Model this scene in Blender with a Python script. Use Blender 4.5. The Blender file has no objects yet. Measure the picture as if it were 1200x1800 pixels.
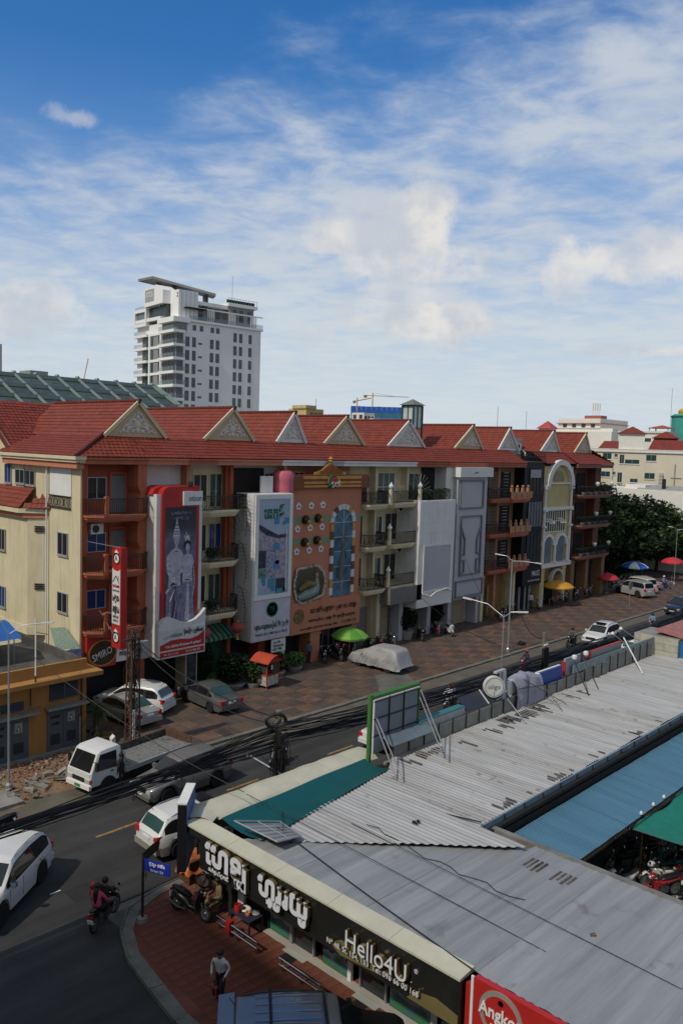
import bpy,bmesh,math,random
from mathutils import Vector,Matrix,noise

S=bpy.context.scene
RNG=random.Random(11)
PI=math.pi
rad=math.radians

# ------------------------------------------------------------------ camera
PITCH,ROLL,YAW,CAMH=0.0789545,0.0315923,0.812306886,16.0
_fw=Vector((math.sin(YAW),math.cos(YAW),0));_rt=Vector((math.cos(YAW),-math.sin(YAW),0));_up=Vector((0,0,1))
_f=_fw*math.cos(PITCH)-_up*math.sin(PITCH)
_u=_up*math.cos(PITCH)+_fw*math.sin(PITCH)
_r2=_rt*math.cos(ROLL)+_u*math.sin(ROLL)
_u2=_u*math.cos(ROLL)-_rt*math.sin(ROLL)
cd=bpy.data.cameras.new('camera')
cam=bpy.data.objects.new('camera',cd)
S.collection.objects.link(cam)
cam.matrix_world=Matrix(((_r2.x,_u2.x,-_f.x,0),(_r2.y,_u2.y,-_f.y,0),(_r2.z,_u2.z,-_f.z,CAMH),(0,0,0,1)))
cd.sensor_fit='VERTICAL';cd.sensor_height=36.0;cd.sensor_width=24.0
cd.lens=1431.18/1800*36
cd.clip_start=0.1;cd.clip_end=6000
S.camera=cam

# ------------------------------------------------------------------ world, sun, exposure
SUN_EL=rad(47);SUN_DIR=Vector((-1,0.03,0)).normalized() # towards the sun, horizontal
W=bpy.data.worlds.new('World');S.world=W;W.use_nodes=True
def build_world():
    nt=W.node_tree;nt.nodes.clear();N=nt.nodes.new;L=nt.links.new
    def math_(op,a,b=None,clamp=False):
        n=N('ShaderNodeMath');n.operation=op;n.use_clamp=clamp
        for i,x in enumerate((a,b)):
            if x is None:continue
            if isinstance(x,(int,float)):n.inputs[i].default_value=x
            else:L(x,n.inputs[i])
        return n.outputs[0]
    def smooth(x,a,b):
        n=N('ShaderNodeMapRange');n.interpolation_type='SMOOTHSTEP'
        L(x,n.inputs[0]);n.inputs[1].default_value=a;n.inputs[2].default_value=b
        return n.outputs[0]
    def mix(f,a,b):
        n=N('ShaderNodeMix');n.data_type='RGBA'
        if isinstance(f,(int,float)):n.inputs[0].default_value=f
        else:L(f,n.inputs[0])
        for i,x in((6,a),(7,b)):
            if isinstance(x,tuple):n.inputs[i].default_value=(*x,1)
            else:L(x,n.inputs[i])
        return n.outputs[2]
    def fbm(vec,scale,detail,rough,lac=2.0,dist=0.0):
        n=N('ShaderNodeTexNoise');L(vec,n.inputs['Vector']);n.inputs['Scale'].default_value=scale
        n.inputs['Detail'].default_value=detail;n.inputs['Roughness'].default_value=rough
        n.inputs['Lacunarity'].default_value=lac;n.inputs['Distortion'].default_value=dist
        return n.outputs[0]
    sky=N('ShaderNodeTexSky');sky.sky_type='NISHITA';sky.sun_disc=False
    sky.sun_elevation=SUN_EL;sky.sun_rotation=math.atan2(SUN_DIR.x,SUN_DIR.y)
    sky.air_density=1.0;sky.dust_density=0.6;sky.ozone_density=2.0
    tc=N('ShaderNodeTexCoord')
    rot=N('ShaderNodeVectorRotate');rot.rotation_type='Z_AXIS';rot.inputs['Angle'].default_value=YAW
    L(tc.outputs['Generated'],rot.inputs['Vector'])
    sep=N('ShaderNodeSeparateXYZ');L(rot.outputs[0],sep.inputs[0])
    x,y,z=sep.outputs
    zp=math_('ADD',math_('MAXIMUM',z,0.0),0.1)
    qx=math_('DIVIDE',x,zp);qy=math_('DIVIDE',y,zp)
    comb=N('ShaderNodeCombineXYZ');L(qx,comb.inputs[0]);L(qy,comb.inputs[1])
    q=comb.outputs[0]
    # high cloud sheet: broken altocumulus over a thin veil
    mp=N('ShaderNodeMapping');L(q,mp.inputs[0]);mp.inputs['Rotation'].default_value=(0,0,rad(24));mp.inputs['Scale'].default_value=(0.85,1.0,1)
    n1=fbm(mp.outputs[0],1.0,5,0.55,dist=0.35)
    n2=fbm(mp.outputs[0],5.6,9,0.6,dist=0.3)
    front=math_('ADD',math_('ADD',qy,math_('MULTIPLY',qx,0.62)),math_('MULTIPLY',math_('SUBTRACT',n1,0.5),1.3))
    front=math_('ADD',front,math_('MULTIPLY',math_('SUBTRACT',n2,0.5),0.9))
    bank=smooth(front,1.45,2.3)
    over=math_('MULTIPLY',smooth(front,0.75,0.1),0.9) # unseen cloud added overhead and behind the camera to neutralise the fill light
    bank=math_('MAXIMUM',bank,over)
    tex=smooth(math_('ADD',math_('MULTIPLY',n1,0.7),math_('MULTIPLY',n2,0.62)),0.48,0.80)
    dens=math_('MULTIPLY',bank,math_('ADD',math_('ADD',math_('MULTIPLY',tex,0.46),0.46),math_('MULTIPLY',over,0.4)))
    dens=math_('MINIMUM',dens,1.0)
    low=smooth(z,0.42,0.04)
    dens=math_('ADD',dens,math_('MULTIPLY',math_('SUBTRACT',1.0,dens),math_('MULTIPLY',low,LOWVEIL)))
    # cumulus heaps: direction (u, w), radii
    wob=fbm(rot.outputs[0],22.0,9,0.62)
    wob2=fbm(rot.outputs[0],7.0,3,0.5)
    cum=None
    for(ux,uz,rx,rz,amp)in((0.000,0.243,0.055,0.026,.8),(0.088,0.262,0.040,0.040,.95),(0.06,0.222,0.10,0.032,.8),(0.06,0.180,0.085,0.030,.5),(0.092,0.152,0.095,0.026,.9),
                                  (0.345,0.220,0.12,0.030,.75),(0.43,0.235,0.07,0.032,.75),(0.25,0.207,0.035,0.03,.6),(-0.42,0.140,0.11,0.034,.75),(-0.295,0.34,0.030,0.012,.5),(0.34,0.120,0.08,0.009,.6),(-0.04,0.135,0.03,0.012,.35)):
        dx=math_('DIVIDE',math_('SUBTRACT',x,ux),rx);dz=math_('DIVIDE',math_('SUBTRACT',z,uz),rz)
        d=math_('SQRT',math_('ADD',math_('MULTIPLY',dx,dx),math_('MULTIPLY',dz,dz)))
        d=math_('ADD',d,math_('MULTIPLY',math_('SUBTRACT',wob,0.5),2.6))
        d=math_('ADD',d,math_('MULTIPLY',math_('SUBTRACT',wob2,0.5),2.4))
        d=math_('ADD',d,math_('MULTIPLY',math_('LESS_THAN',y,0.0),9.0))
        s=math_('MULTIPLY',smooth(d,1.2,0.5),amp)
        cum=s if cum is None else math_('MAXIMUM',cum,s)
    shade=smooth(math_('ADD',fbm(rot.outputs[0],12.0,5,0.55),math_('MULTIPLY',math_('SUBTRACT',wob,0.5),0.5)),0.35,0.65)
    veil=mix(math_('MAXIMUM',tex,over),CLOUD_A,CLOUD_B)
    veil=mix(math_('MULTIPLY',smooth(z,0.3,0.06),0.75),veil,HORIZON)
    hs=N('ShaderNodeHueSaturation');hs.inputs['Saturation'].default_value=SKY_SAT;hs.inputs['Value'].default_value=0.88;hs.inputs['Hue'].default_value=0.506;L(sky.outputs[0],hs.inputs['Color'])
    veil=mix(over,veil,FILL_CLOUD)  # the added overhead cloud is toned grey to dim the fill on the facades
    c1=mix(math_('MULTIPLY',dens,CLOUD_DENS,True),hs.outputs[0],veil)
    cumc=mix(shade,CUM_A,CUM_B)
    c2=mix(math_('MULTIPLY',cum,0.9,True),c1,cumc)
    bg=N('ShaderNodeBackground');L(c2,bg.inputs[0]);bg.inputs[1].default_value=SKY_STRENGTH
    out=N('ShaderNodeOutputWorld');L(bg.outputs[0],out.inputs[0])
SKY_STRENGTH=0.15;CLOUD_DENS=1.0;SKY_SAT=1.4;LOWVEIL=.9
CLOUD_A=(2.2,3.05,4.5);CLOUD_B=(3.75,4.1,4.6);CUM_A=(3.7,3.95,4.3);CUM_B=(5.7,5.4,5.0);HORIZON=(4.3,4.75,5.0);FILL_CLOUD=(2.5,2.75,3.05)
build_world()
sl=bpy.data.lights.new('sun','SUN');sl.energy=2.5;sl.angle=rad(2.0);sl.color=(1.0,0.93,0.82)
sun=bpy.data.objects.new('sun',sl);S.collection.objects.link(sun)
_sd=Vector((SUN_DIR.x*math.cos(SUN_EL),SUN_DIR.y*math.cos(SUN_EL),math.sin(SUN_EL)))
sun.rotation_euler=_sd.to_track_quat('Z','Y').to_euler();sun.location=(-40,20,60)
S.view_settings.view_transform='Standard';S.view_settings.look='None'
S.view_settings.exposure=0.0;S.view_settings.gamma=1.0
S.view_settings.use_curve_mapping=False

# ------------------------------------------------------------------ mesh helpers
COL=S.collection
OFF={}
class MB:
    def __init__(s):s.v=[];s.f=[];s.m=[]
    def poly(s,pts,m=0):
        b=len(s.v);s.v+=[tuple(p)for p in pts];s.f.append(tuple(range(b,b+len(pts))));s.m.append(m);return s
    def box(s,x0,x1,y0,y1,z0,z1,m=0):
        if x0>x1:x0,x1=x1,x0
        if y0>y1:y0,y1=y1,y0
        if z0>z1:z0,z1=z1,z0
        b=len(s.v)
        s.v+=[(x0,y0,z0),(x1,y0,z0),(x1,y1,z0),(x0,y1,z0),(x0,y0,z1),(x1,y0,z1),(x1,y1,z1),(x0,y1,z1)]
        for q in((0,3,2,1),(4,5,6,7),(0,1,5,4),(1,2,6,5),(2,3,7,6),(3,0,4,7)):
            s.f.append(tuple(b+i for i in q));s.m.append(m)
        return s
    def obox(s,c,u,v,w,m=0):
        c,u,v,w=Vector(c),Vector(u),Vector(v),Vector(w);b=len(s.v)
        for a in(-1,1):
            for p in((-1,-1),(1,-1),(1,1),(-1,1)):
                s.v.append(tuple(c+u*p[0]+v*p[1]+w*a))
        for q in((0,3,2,1),(4,5,6,7),(0,1,5,4),(1,2,6,5),(2,3,7,6),(3,0,4,7)):
            s.f.append(tuple(b+i for i in q));s.m.append(m)
        return s
    def bar(s,p,q,a,b=None,m=0,up=(0,0,1)):
        p,q=Vector(p),Vector(q);d=q-p
        if d.length<1e-6:return s
        u=d.cross(Vector(up))
        if u.length<1e-5:u=d.cross(Vector((1,0,0)))
        u.normalize();v=u.cross(d).normalized();b=a if b is None else b
        return s.obox((p+q)/2,u*a,v*b,d/2,m)
    def tube(s,pts,r,n=6,m=0,cap=True):
        pts=[Vector(p)for p in pts];k=len(pts)
        rs=[r]*k if isinstance(r,(int,float))else list(r);b=len(s.v);pu=None
        for i,p in enumerate(pts):
            d=(pts[min(i+1,k-1)]-pts[max(i-1,0)])
            d=d.normalized()if d.length>1e-9 else Vector((0,0,1))
            if pu is None:
                pu=d.cross(Vector((0,0,1)))
                if pu.length<1e-3:pu=d.cross(Vector((1,0,0)))
            pu=(pu-d*pu.dot(d)).normalized();w=d.cross(pu)
            for j in range(n):
                a=2*PI*j/n
                s.v.append(tuple(p+(pu*math.cos(a)+w*math.sin(a))*rs[i]))
        for i in range(k-1):
            for j in range(n):
                j2=(j+1)%n
                s.f.append((b+i*n+j,b+i*n+j2,b+(i+1)*n+j2,b+(i+1)*n+j));s.m.append(m)
        if cap:
            s.f.append(tuple(b+j for j in range(n))[::-1]);s.m.append(m)
            s.f.append(tuple(b+(k-1)*n+j for j in range(n)));s.m.append(m)
        return s
    def prism(s,pol,a,b,ax='y',m=0):
        def P(p,t):return{'y':(p[0],t,p[1]),'x':(t,p[0],p[1]),'z':(p[0],p[1],t)}[ax]
        n=len(pol);k=len(s.v)
        s.v+=[P(p,a)for p in pol]+[P(p,b)for p in pol]
        s.f.append(tuple(range(k,k+n)));s.f.append(tuple(range(k+n,k+2*n))[::-1]);s.m+=[m,m]
        for i in range(n):
            j=(i+1)%n
            s.f.append((k+i,k+n+i,k+n+j,k+j));s.m.append(m)
        return s
    def lathe(s,prof,c,n=12,m=0,axis='z'):
        b=len(s.v)
        for(r,h)in prof:
            for j in range(n):
                a=2*PI*j/n;x,y=r*math.cos(a),r*math.sin(a)
                o={'z':(x,y,h),'y':(x,h,y),'x':(h,x,y)}[axis]
                s.v.append((c[0]+o[0],c[1]+o[1],c[2]+o[2]))
        for i in range(len(prof)-1):
            for j in range(n):
                j2=(j+1)%n
                s.f.append((b+i*n+j,b+i*n+j2,b+(i+1)*n+j2,b+(i+1)*n+j));s.m.append(m)
        if prof[0][0]>1e-4:s.f.append(tuple(b+j for j in range(n))[::-1]);s.m.append(m)
        if prof[-1][0]>1e-4:s.f.append(tuple(b+(len(prof)-1)*n+j for j in range(n)));s.m.append(m)
        return s
    def grid(s,fn,nu,nv,m=0):
        b=len(s.v)
        for i in range(nu+1):
            for j in range(nv+1):s.v.append(tuple(fn(i/nu,j/nv)))
        for i in range(nu):
            for j in range(nv):
                a=b+i*(nv+1)+j
                s.f.append((a,a+nv+1,a+nv+2,a+1));s.m.append(m)
        return s
    def mesh(s,name,mats,smooth=False,off=(0,0,0)):
        me=bpy.data.meshes.new(name)
        me.from_pydata([(x-off[0],y-off[1],z-off[2])for x,y,z in s.v],[],s.f)
        for m in(mats if isinstance(mats,(list,tuple))else[mats]):me.materials.append(m)
        if any(s.m):me.polygons.foreach_set('material_index',s.m)
        bm=bmesh.new();bm.from_mesh(me);bmesh.ops.recalc_face_normals(bm,faces=bm.faces);bm.to_mesh(me);bm.free()
        if smooth:
            me.polygons.foreach_set('use_smooth',[True]*len(me.polygons))
            if smooth!=True:me.set_sharp_from_angle(angle=rad(smooth))
        me.update();return me
    def build(s,name,mats,parent=None,smooth=False,**kw):
        if parent is None:
            xs=[v[0]for v in s.v];ys=[v[1]for v in s.v]
            off=((min(xs)+max(xs))/2,(min(ys)+max(ys))/2,min(v[2]for v in s.v))
        else:off=OFF.get(parent.name,(0,0,0))
        o=bpy.data.objects.new(name,s.mesh(name,mats,smooth,off));COL.objects.link(o)
        if parent is None:o.location=off
        else:o.parent=parent
        OFF[o.name]=off
        for k,v in kw.items():o[k]=v
        return o
def thing(name,label,cat,loc=(0,0,0),rz=0.0,group=None,local=False):
    o=bpy.data.objects.new(name,None);COL.objects.link(o)
    o.location=loc;o.rotation_euler=(0,0,rz);o['label']=label;o['category']=cat
    o.empty_display_size=0.3
    if group:o['group']=group
    OFF[o.name]=(0,0,0)if local else tuple(loc)
    return o
def tag(o,label,cat,group=None):
    o['label']=label;o['category']=cat
    if group:o['group']=group
    return o
KIDS={}
def dup(root,loc,rz=0.0,label=None,group=None,swap=None,scale=None):
    """copy of a thing with its parts and sub-parts; swap maps a material name to another material"""
    def cp(o,parent):
        c=o.copy();COL.objects.link(c)
        if parent is not None:c.parent=parent
        if swap and c.data is not None and any(m and m.name in swap for m in c.data.materials):
            key=(c.data.name,tuple(sorted((k,v.name)for k,v in swap.items())))
            if key not in KIDS:
                d=c.data.copy()
                for i,m in enumerate(d.materials):
                    if m and m.name in swap:d.materials[i]=swap[m.name]
                KIDS[key]=d
            c.data=KIDS[key]
        for ch in[k for k in bpy.data.objects if k.parent==o and k is not c]:cp(ch,c)
        return c
    r=cp(root,None);r.location=loc;r.rotation_euler=(0,0,rz)
    if scale:r.scale=scale
    if label:r['label']=label
    if group:r['group']=group
    elif 'group' in r:del r['group']
    return r
TXT={}
def lettering(txt,c,u,v,w,h,mat,parent,d=0.01,name='lettering',res=2,fit=True,bold=.0):
    """flat or raised lettering: centre c, right u, up v, fitted into w x h, d thick"""
    if any(ord(q)>6000 for q in txt):bold=bold or .042
    key=(txt,res,bold)
    if key not in TXT:
        cu=bpy.data.curves.new('t','FONT');cu.body=txt;cu.size=1;cu.extrude=0.5;cu.resolution_u=res;cu.offset=bold
        ob=bpy.data.objects.new('t',cu);me=bpy.data.meshes.new_from_object(ob)
        TXT[key]=([tuple(q.co)for q in me.vertices],[tuple(p.vertices)for p in me.polygons])
        bpy.data.objects.remove(ob);bpy.data.meshes.remove(me)
    vs,fs=TXT[key]
    x0=min(p[0]for p in vs);x1=max(p[0]for p in vs);y0=min(p[1]for p in vs);y1=max(p[1]for p in vs)
    sx=w/(x1-x0);sy=h/(y1-y0)
    if not fit:sx=sy=min(sx,sy)
    c,u,v=Vector(c),Vector(u).normalized(),Vector(v).normalized();n=u.cross(v)
    m=MB()
    for p in vs:m.v.append(tuple(c+u*((p[0]-(x0+x1)/2)*sx)+v*((p[1]-(y0+y1)/2)*sy)+n*((p[2]+.5)*d)))
    m.f=list(fs);m.m=[0]*len(fs)
    return m.build(name,mat,parent)

# ------------------------------------------------------------------ materials
MATS={}
def mat(name,col,rough=.7,metal=0.,var=.12,scale=1.5,bump=0.,bscale=None,streak=0.,spec=.4,alpha=None,coat=0.,grime=None,detail=5):
    if name in MATS:return MATS[name]
    m=bpy.data.materials.new(name);MATS[name]=m;m.use_nodes=True
    nt=m.node_tree;N=nt.nodes.new;L=nt.links.new
    b=nt.nodes['Principled BSDF']
    b.inputs['Roughness'].default_value=rough;b.inputs['Metallic'].default_value=metal
    b.inputs['Specular IOR Level'].default_value=spec;b.inputs['Coat Weight'].default_value=coat
    b.inputs['Coat Roughness'].default_value=.06
    tc=N('ShaderNodeTexCoord')
    nz=N('ShaderNodeTexNoise');nz.inputs['Scale'].default_value=scale;nz.inputs['Detail'].default_value=detail;nz.inputs['Roughness'].default_value=.6
    L(tc.outputs['Object'],nz.inputs['Vector'])
    rp=N('ShaderNodeValToRGB');rp.color_ramp.elements[0].position=.3;rp.color_ramp.elements[1].position=.7
    rp.color_ramp.elements[0].color=(*[max(0,c*(1-var))for c in col],1);rp.color_ramp.elements[1].color=(*[min(1,c*(1+var))for c in col],1)
    L(nz.outputs[0],rp.inputs[0]);out=rp.outputs[0]
    if streak: # vertical rain streaks and damp patches
        mp=N('ShaderNodeMapping');mp.inputs['Scale'].default_value=(2.2,2.2,.16);L(tc.outputs['Object'],mp.inputs[0])
        n2=N('ShaderNodeTexNoise');n2.inputs['Scale'].default_value=2.0;n2.inputs['Detail'].default_value=6;n2.inputs['Roughness'].default_value=.65;L(mp.outputs[0],n2.inputs['Vector'])
        r2=N('ShaderNodeMapRange');r2.inputs[1].default_value=.5;r2.inputs[2].default_value=.75;r2.inputs[3].default_value=0;r2.inputs[4].default_value=streak;L(n2.outputs[0],r2.inputs[0])
        mx=N('ShaderNodeMix');mx.data_type='RGBA';L(r2.outputs[0],mx.inputs[0]);L(out,mx.inputs[6]);mx.inputs[7].default_value=(*(grime or(.10,.09,.075)),1);out=mx.outputs[2]
    L(out,b.inputs['Base Color'])
    if bump:
        n3=N('ShaderNodeTexNoise');n3.inputs['Scale'].default_value=bscale or scale*8;n3.inputs['Detail'].default_value=4;L(tc.outputs['Object'],n3.inputs['Vector'])
        bp=N('ShaderNodeBump');bp.inputs['Strength'].default_value=bump;bp.inputs['Distance'].default_value=.03;L(n3.outputs[0],bp.inputs['Height']);L(bp.outputs[0],b.inputs['Normal'])
    return m
def stretch_mat(name,col,col2,vec,rough=.5,metal=0.,scale=1.,lo=.4,hi=.62,spec=.4,spots=None):
    """streaks drawn out along one axis (sheet metal)"""
    m=bpy.data.materials.new(name);MATS[name]=m;m.use_nodes=True
    nt=m.node_tree;N=nt.nodes.new;L=nt.links.new;b=nt.nodes['Principled BSDF']
    b.inputs['Roughness'].default_value=rough;b.inputs['Metallic'].default_value=metal;b.inputs['Specular IOR Level'].default_value=spec
    tc=N('ShaderNodeTexCoord');mp=N('ShaderNodeMapping');mp.inputs['Scale'].default_value=vec;L(tc.outputs['Object'],mp.inputs[0])
    nz=N('ShaderNodeTexNoise');nz.inputs['Scale'].default_value=scale;nz.inputs['Detail'].default_value=7;nz.inputs['Roughness'].default_value=.65;L(mp.outputs[0],nz.inputs['Vector'])
    rp=N('ShaderNodeMapRange');rp.inputs[1].default_value=lo;rp.inputs[2].default_value=hi;L(nz.outputs[0],rp.inputs[0])
    mx=N('ShaderNodeMix');mx.data_type='RGBA';mx.inputs[6].default_value=(*col,1);mx.inputs[7].default_value=(*col2,1);L(rp.outputs[0],mx.inputs[0]);out=mx.outputs[2]
    if spots:
        n2=N('ShaderNodeTexNoise');n2.inputs['Scale'].default_value=spots[1];n2.inputs['Detail'].default_value=6;L(tc.outputs['Object'],n2.inputs['Vector'])
        r2=N('ShaderNodeMapRange');r2.inputs[1].default_value=spots[2];r2.inputs[2].default_value=spots[2]+.1;r2.inputs[4].default_value=spots[3];L(n2.outputs[0],r2.inputs[0])
        m2=N('ShaderNodeMix');m2.data_type='RGBA';L(r2.outputs[0],m2.inputs[0]);L(out,m2.inputs[6]);m2.inputs[7].default_value=(*spots[0],1);out=m2.outputs[2]
    L(out,b.inputs['Base Color']);return m
def flat(name,col,rough=.5,metal=0.,**k):return mat(name,col,rough,metal,var=k.pop('var',.05),**k)
def glass(name,col=(.02,.025,.03),rough=.05,spec=.6):return mat(name,col,rough,0,var=.2,scale=.8,spec=spec)

GL=glass('dark_glass');GLB=glass('blue_glass',(.02,.045,.16));GLG=glass('green_glass',(.03,.07,.065));GLC=glass('car_glass',(.012,.014,.016),.03,.7)
CREAM=mat('cream_wall',(.60,.53,.35),.85,var=.09,scale=.7,streak=.5,grime=(.30,.25,.16));GTAN=mat('gable_tan',(.53,.41,.25),.8,var=.08);CREAM2=mat('cream_trim',(.62,.54,.36),.8,var=.08,streak=.3,grime=(.3,.25,.17))
TERRA=mat('terracotta_wall',(.33,.085,.04),.8,var=.12,scale=.8,streak=.55,grime=(.14,.045,.028));TERRA2=mat('terracotta_trim',(.40,.12,.065),.75,var=.12,streak=.3,grime=(.18,.06,.04))
ROOF=mat('roof_tile_red',(.19,.034,.016),.62,var=.3,scale=2.2,bump=.25,bscale=9,streak=.25,grime=(.13,.025,.018))
ROOFD=mat('ridge_tile_dark',(.13,.026,.018),.7,var=.2)
WHITEP=mat('white_panel',(.62,.62,.60),.55,var=.05,scale=.6,streak=.3,grime=(.38,.37,.33));WHITE=mat('white_paint',(.70,.69,.66),.7,var=.06,scale=.8,streak=.25,grime=(.40,.38,.33))
RELIEF=mat('white_relief',(.60,.57,.52),.8,var=.08);GREYP=mat('grey_panel',(.43,.43,.46),.5,var=.05,scale=.5,streak=.15,grime=(.25,.26,.3))
REDP=mat('red_panel',(.42,.022,.018),.45,var=.08);ORANGE=mat('salmon_panel',(.50,.195,.11),.7,var=.07,scale=.9,streak=.18,grime=(.30,.10,.06))
YELW=mat('yellow_facade',(.52,.42,.20),.8,var=.08,streak=.25,grime=(.3,.24,.13));BLACKP=mat('black_cladding',(.010,.010,.011),.55,var=.2,spec=.3)
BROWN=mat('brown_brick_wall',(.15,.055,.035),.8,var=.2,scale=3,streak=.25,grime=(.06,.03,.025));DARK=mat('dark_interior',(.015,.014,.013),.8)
IRON=mat('wrought_iron',(.035,.033,.03),.5,.3,var=.2);STEEL=mat('galvanised_steel',(.36,.37,.38),.42,.6,var=.15,scale=4);CHROME=mat('chrome',(.65,.65,.66),.18,1.,var=.05)
RUST=mat('rusty_steel',(.10,.055,.035),.8,.2,var=.4,scale=6);ALU=mat('aluminium_frame',(.42,.43,.43),.45,.3,var=.08)
CONC=mat('concrete',(.24,.23,.21),.9,var=.2,scale=1.5,bump=.3,streak=.3);CONCD=mat('stained_concrete',(.085,.082,.072),.95,var=.55,scale=.8,bump=.4,detail=8)
UTIL=mat('ochre_wall',(.38,.19,.055),.85,var=.1,scale=1.2,streak=.3,grime=(.20,.10,.035));DOORG=mat('grey_steel_door',(.085,.105,.125),.6,var=.12,streak=.2)
KHAKI=mat('taupe_fabric',(.2,.18,.14),.9);BLK=mat('black_rubber',(.012,.012,.012),.75);CABLE=mat('black_cable',(.011,.011,.012),.6,var=.3)
WOOD=mat('brown_door',(.10,.045,.02),.6,var=.2);SHUT=mat('tan_shutter',(.34,.28,.17),.6,var=.1,streak=.2);SHUTG=mat('grey_shutter',(.20,.19,.18),.6,var=.1,streak=.2)
DGRN=mat('dark_green_paint',(.012,.075,.045),.6,var=.15);TEALD=mat('teal_door',(.05,.14,.13),.5,var=.15);GRDOOR=mat('grey_door',(.17,.20,.20),.5,var=.1)
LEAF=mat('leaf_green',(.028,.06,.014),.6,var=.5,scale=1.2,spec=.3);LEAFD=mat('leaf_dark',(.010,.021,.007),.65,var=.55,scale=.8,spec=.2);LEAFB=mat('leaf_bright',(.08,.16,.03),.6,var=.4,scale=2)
BARK=mat('bark',(.07,.05,.035),.9,var=.3,scale=5,bump=.5);POT=mat('glazed_pot',(.30,.30,.29),.6,var=.1)
INKG=flat('green_ink',(.005,.12,.07));INKK=flat('black_ink',(.012,.012,.012));INKW=flat('white_ink',(.72,.72,.70));INKR=flat('red_ink',(.38,.02,.02));INKBR=flat('dark_brown_ink',(.055,.025,.012));INKB=flat('blue_ink',(.02,.06,.35))
GOLD=mat('gold_paint',(.50,.27,.06),.45,.3,var=.15)
# ================================================================== SETTING
KERB=mat('kerb_concrete',(.15,.145,.125),.9,var=.25,scale=2,bump=.3)
def ground_mat(name,cols,scale,bump=.3,rough=.95,extra=None):
    m=bpy.data.materials.new(name);MATS[name]=m;m.use_nodes=True
    nt=m.node_tree;N=nt.nodes.new;L=nt.links.new;b=nt.nodes['Principled BSDF'];b.inputs['Roughness'].default_value=rough;b.inputs['Specular IOR Level'].default_value=.3
    tc=N('ShaderNodeTexCoord');nz=N('ShaderNodeTexNoise');nz.inputs['Scale'].default_value=scale;nz.inputs['Detail'].default_value=9;nz.inputs['Roughness'].default_value=.68;L(tc.outputs['Object'],nz.inputs['Vector'])
    rp=N('ShaderNodeValToRGB');e=rp.color_ramp.elements
    for i,(p,c)in enumerate(cols):
        el=e[i]if i<2 else e.new(p);el.position=p;el.color=(*c,1)
    L(nz.outputs[0],rp.inputs[0]);out=rp.outputs[0]
    n2=N('ShaderNodeTexNoise');n2.inputs['Scale'].default_value=42;n2.inputs['Detail'].default_value=3;L(tc.outputs['Object'],n2.inputs['Vector'])
    r2=N('ShaderNodeMapRange');r2.inputs[1].default_value=.3;r2.inputs[2].default_value=.7;r2.inputs[3].default_value=.82;r2.inputs[4].default_value=1.18;L(n2.outputs[0],r2.inputs[0])
    vm=N('ShaderNodeVectorMath');vm.operation='SCALE';L(out,vm.inputs[0]);L(r2.outputs[0],vm.inputs['Scale']);out=vm.outputs[0]
    if extra:out=extra(N,L,tc,out)
    L(out,b.inputs['Base Color'])
    bp=N('ShaderNodeBump');bp.inputs['Strength'].default_value=bump;bp.inputs['Distance'].default_value=.02;L(n2.outputs[0],bp.inputs['Height']);L(bp.outputs[0],b.inputs['Normal'])
    return m
def road_marks(N,L,tc,out): # tyre lanes drawn out along the street, oil patches
    mp=N('ShaderNodeMapping');mp.inputs['Scale'].default_value=(.05,1.0,1);L(tc.outputs['Object'],mp.inputs[0])
    n=N('ShaderNodeTexNoise');n.inputs['Scale'].default_value=1.1;n.inputs['Detail'].default_value=6;L(mp.outputs[0],n.inputs['Vector'])
    r=N('ShaderNodeMapRange');r.inputs[1].default_value=.35;r.inputs[2].default_value=.7;r.inputs[3].default_value=.7;r.inputs[4].default_value=1.25;L(n.outputs[0],r.inputs[0])
    v=N('ShaderNodeVectorMath');v.operation='SCALE';L(out,v.inputs[0]);L(r.outputs[0],v.inputs['Scale']);return v.outputs[0]
ASPH=ground_mat('asphalt',((.25,(.028,.029,.029)),(.5,(.044,.044,.043)),(.75,(.062,.061,.057))),.3,.25,.9,road_marks)
DIRT=ground_mat('dirt',((.2,(.09,.06,.035)),(.5,(.22,.15,.09)),(.62,(.19,.085,.05)),(.85,(.30,.23,.15))),.9,.6)
EARTH=ground_mat('city_ground',((.2,(.09,.085,.07)),(.8,(.17,.16,.14))),.1)
CEMENT=ground_mat('cement_floor',((.25,(.07,.068,.06)),(.75,(.17,.165,.145))),.7)
def struct(name,m,mats,**k):
    o=m.build(name,mats,**k);o['kind']='structure';return o
struct('ground',MB().poly([(-2500,-2500,-.03),(2500,-2500,-.03),(2500,2500,-.03),(-2500,2500,-.03)]),EARTH)
struct('road',MB().poly([(-60,23.9,0),(260,23.9,0),(260,33.6,0),(-60,33.6,0)]),ASPH)
struct('side_road',MB().poly([(-14,-60,.004),(13.9,-60,.004),(13.9,24.1,.004),(-14,24.1,.004)]),ASPH)
PATCH=ground_mat('asphalt_repair',((.3,(.022,.022,.022)),(.7,(.034,.034,.033))),.8)
for(x0,x1,y0,y1)in((13.6,15.2,25.0,25.9),(26,30.5,30.9,31.6),(46,53,29.6,30.3),(4.5,6.3,18.5,20.4),(57,60,26.2,27.5)):
    struct('road_patch',MB().poly([(x0+RNG.uniform(-.1,.1),y0,.0075),(x1,y0+RNG.uniform(-.1,.1),.0075),(x1+RNG.uniform(-.1,.1),y1,.0075),(x0,y1+RNG.uniform(-.1,.1),.0075)]),PATCH)
LANE=mat('lane_paint',(.27,.155,.055),.85,var=.6,scale=6)
lane=thing('lane_line','broken yellow centre line of the street','lane line',(10,28.7,0));lane['kind']='structure'
for i in range(16):
    x=3.2+i*6.66
    MB().box(x,x+1.9,28.63,28.78,.004,.009).build('dash',LANE,lane)
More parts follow.
